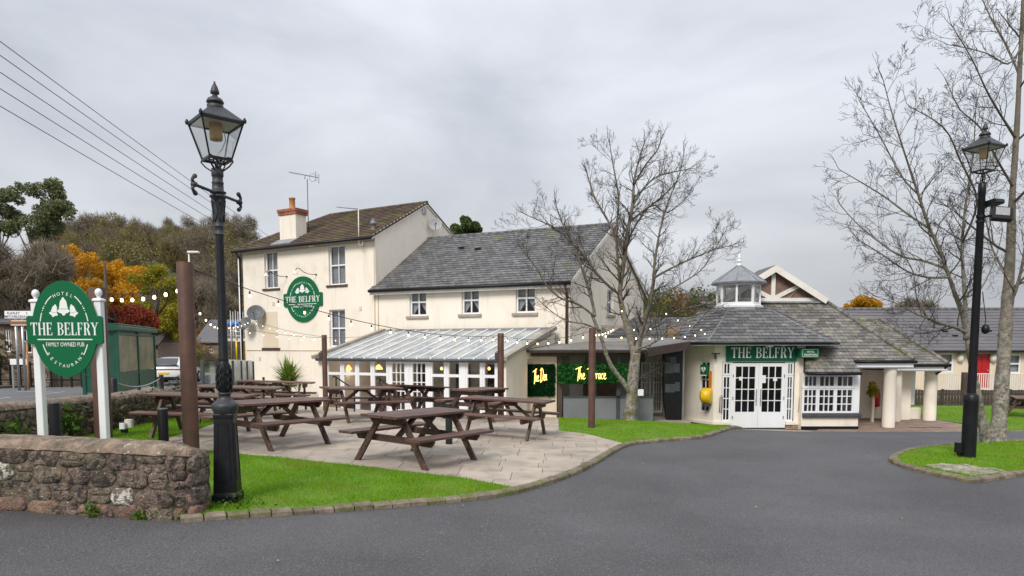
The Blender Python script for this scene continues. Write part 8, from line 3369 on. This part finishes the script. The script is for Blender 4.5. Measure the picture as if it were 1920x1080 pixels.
def sign_cluster():
    Y = 25.6
    x = at(30, 600, Y).x
    root = thing('finger_sign', 'white pointed direction sign over a brown sign on grey posts at the road junction', 'road sign', (x, Y, zg(x, Y)))
    m = MB()
    for u in (30, 42):
        px__ = at(u, 650, Y).x
        m.tube([(px__, Y + .05, zg(px__, Y) - .1), (px__, Y + .05, at(u, 583, Y).z)], .045, 8)
    m.build('post', m_steel, root)
    a, b = at(10, 597, Y), at(57, 583, Y)
    m = MB()
    pts = [(a.x, a.z), (b.x, a.z), (b.x + .18, (a.z + b.z) / 2), (b.x, b.z), (a.x, b.z)]
    m.prism(pts, Y - .03, Y)
    m.build('white_arm', m_white, root)
    F_ = Matrix.Translation((0, Y - .031, 0))
    for i, tx in enumerate(('FLAXLEY       2', 'MITCHELDEAN  3')):
        put_text(tx, .12, m_inkblack, F_ @ Matrix.Translation(((a.x + b.x) / 2, 0, b.z - .125 - i * .125)), root, .002)
    a, b = at(20, 611, Y), at(60, 600, Y)
    m = MB()
    m.bbox((a.x, Y - .03, a.z), (b.x, Y, b.z), .01)
    m.build('brown_arm', m_tan, root)
    m = MB()
    m.box((a.x + .05, Y - .033, a.z + .02), (b.x - .05, Y - .031, a.z + .045))
    m.box((a.x + .05, Y - .033, b.z - .045), (b.x - .05, Y - .031, b.z - .02))
    m.build('border', m_letter, root)
    Y2 = 26.8
    a, b = at(20, 684, Y2), at(51, 673, Y2)
    r2 = thing('street_name_plate', 'low white street name plate on two short posts before the stone wall', 'road sign', (a.x, Y2, zg(a.x, Y2)))
    m = MB()
    m.bbox((a.x, Y2 - .03, a.z), (b.x, Y2, b.z), .008)
    m.build('plate', m_white, r2)
    m = MB()
    for u in (23, 47):
        q = at(u, 690, Y2).x
        m.box((q - .03, Y2 + .002, zg(q, Y2) - .1), (q + .03, Y2 + .05, b.z - .02))
    m.build('post', m_steel, r2)
    q = at(53, 700, 26.4)
    r3 = thing('marker_post', 'thin pale orange pole beside the street name plate', 'pole', (q.x, 26.4, zg(q.x, 26.4)))
    m = MB()
    m.tube([(q.x, 26.4, zg(q.x, 26.4) - .1), (q.x, 26.4, at(53, 640, 26.4).z)], .035, 8)
    m.build('shaft', m_clay, r3)
    # street lighting column and a timber pole farther off
    for nm, lb_, u, vt, Y3, r, mm in (('lamp_column', 'thin street light column with a short arm behind the brown pole', 358.5, 474, 42, .06, m_offw), ('telegraph_pole', 'thin grey timber pole rising behind the yellow trees', 201, 492, 46, .10, m_farbark)):
        q = at(u, 600, Y3)
        rr_ = thing(nm, lb_, 'pole', (q.x, Y3, zg(q.x, Y3)))
        zt = at(u, vt, Y3).z
        m = MB()
        m.tube([(q.x, Y3, zg(q.x, Y3) - .3), (q.x, Y3, zt)], [r * 1.3, r * .8], 8)
        m.build('shaft', mm, rr_)
        if nm == 'lamp_column':
            m = MB()
            m.bbox((q.x - .05, Y3 - .12, zt - .03), (q.x + .62, Y3 + .12, zt + .1), .03)
            m.build('lamp_head', m_offw, rr_)
sign_cluster()
# roadside stone wall with creepers and railings on the far side of the road
def far_wall():
    a, b = Vector((-42, 30.6)), Vector((-20.6, 30.6))
    root = thing('stone_wall', 'dark ivy covered stone wall along the far pavement', 'stone wall', (a.x, a.y, .2))
    m = MB()
    m.box((a.x, 30.6, -.2), (b.x, 31.0, 1.3))
    m.build('masonry', m_mortar, root)
    st = MB()
    for r in range(6):
        x = a.x
        while x < b.x:
            w_ = RN.uniform(.25, .6)
            st.bbox((x + .02, 30.55 + RN.uniform(0, .03), .1 + r * .2), (min(x + w_, b.x) - .01, 30.7, .1 + r * .2 + .18), .02)
            x += w_
    st.build('stones', m_barn, root, kind='stuff')
    ivy('ivy', 'dark straggling ivy over the far roadside wall', [((x, 30.5, RN.uniform(.6, 1.6)), (1.0, .2, .35)) for x in (-24, -26, -28, -30, -33)], 800, .07, m_ivyd)
    rl2 = thing('railing', 'black roadside railings in front of the far stone wall', 'railing', (-19.5, 30, .2))
    for k in range(14):
        x = -22.6 + k * .45
        m = MB()
        m.box((x - .03, 30.1, .1), (x + .03, 30.16, 1.25 if k % 4 else 1.5))
        m.build('bar', m_black, rl2)
    for zz in (1.1, .4):
        m = MB()
        m.box((-22.6, 30.161, zz), (-16.7, 30.2, zz + .06))
        m.build('rail', m_black, rl2)
far_wall()
# overhead lines
for i, (z, name_) in enumerate(((8.0, 'topmost'), (7.72, 'second from the top'), (7.38, 'middle'), (7.05, 'second from the bottom'), (6.70, 'lowest'))):
    a, b = Vector((-6.8, -12, z + .1)), Vector((-16.3, 60, z + .05))
    P = [a.lerp(b, k / 40) - Vector((0, 0, .5 * 4 * (k / 40) * (1 - k / 40) - .35)) for k in range(41)]
    m = MB()
    m.tube(P, .009, 5)
    o = m.build('overhead_wire', m_wire)
    tag(o, '%s of the five overhead wires crossing the left sky' % name_, 'wire', 'overhead wires')
# ================================================================== festoon lights
SB = MB()
SB.lathe([(.0, -.036), (.018, -.03), (.025, -.014), (.025, .002), (.018, .02), (.012, .03)], 10)
BULB = SB.mesh('bulb', m_bulb)
HB = MB()
HB.lathe([(.016, .028), (.018, .05), (.016, .085), (.006, .095)], 8)
HOLD = HB.mesh('bulb_holder', m_cable)
def festoon(label, anchors, nb_, sag, t0=.03, t1=.97, cable=.007, sc_=1.0):
    P = []
    for a, b in zip(anchors, anchors[1:]):
        for k in range(24):
            t = k / 24
            P.append(a.lerp(b, t) - Vector((0, 0, sag * 4 * t * (1 - t))))
    P.append(anchors[-1])
    root = thing('festoon_lights', label, 'string lights', anchors[0], 'festoon light strings')
    m = MB()
    m.tube(P, cable, 4)
    m.build('cable', m_cable, root)
    d = [0]
    for a, b in zip(P, P[1:]):
        d.append(d[-1] + (b - a).length)
    for k in range(nb_):
        s = d[-1] * (t0 + (t1 - t0) * (k + .5) / nb_)
        i = max(j for j in range(len(d) - 1) if d[j] <= s)
        p = P[i].lerp(P[i + 1], (s - d[i]) / (d[i + 1] - d[i])) - Vector((0, 0, .10))
        M = Matrix.Translation(p) @ Matrix.Scale(sc_, 4)
        link('bulb', BULB, root, M)
        link('bulb_holder', HOLD, root, M)
top = lambda P_, dz=.06: Vector((P_[1].x, P_[1].y, P_[2] - dz))
tF, tS, tM, tR_, tT, tB = (top(p) for p in (PF, PS, PM_, PR_, PT_, PB))
wallpt = lambda u, v: FM @ Vector((onf(FM, u, v, -.1)[0], -.1, onf(FM, u, v, -.1)[1]))
festoon('seven lit bulbs strung from the pole behind the sign to the thick front pole', [tS, tF + Vector((0, 0, -.22))], 7, .10, .12, .98)
festoon('long string of bulbs from the thick front pole past the oval wall sign', [tF, tR_], 15, .34, .03, .99, .007, .85)
festoon('string of bulbs from the short far pole to the left conservatory pole', [tB, wallpt(470, 598), tM], 15, .10, .05, .98, .006, .6)
festoon('string of bulbs from the far pole to the pub wall above the conservatory roof', [tB, wallpt(702, 629)], 12, .22, .03, .97, .006, .6)
festoon('string of bulbs from the conservatory pole to the pole in front of the bare tree', [tR_, tT], 8, .16, .03, .97, .006, .8)
ltop = Vector((6.5, 22.3, 2.45))
festoon('string of bulbs from the tree pole through the branches to the lobby roof', [tT, ltop], 9, .14, .03, .97, .006, .75)
festoon('string of bulbs wound up through the forks of the bare tree', [tT, at(1150, 612, 20.4), at(1166, 577, 20.6), at(1200, 625, 20.4), at(1253, 578, 20.6), at(1273, 595, 21), ltop], 14, .05, .03, .97, .006, .75)
festoon('string of bulbs falling from the thick front pole to the pole behind the glass screen', [tF + Vector((0, 0, -.3)), tB], 7, .18, .03, .97, .006, .75)
print('objects', len(bpy.data.objects))
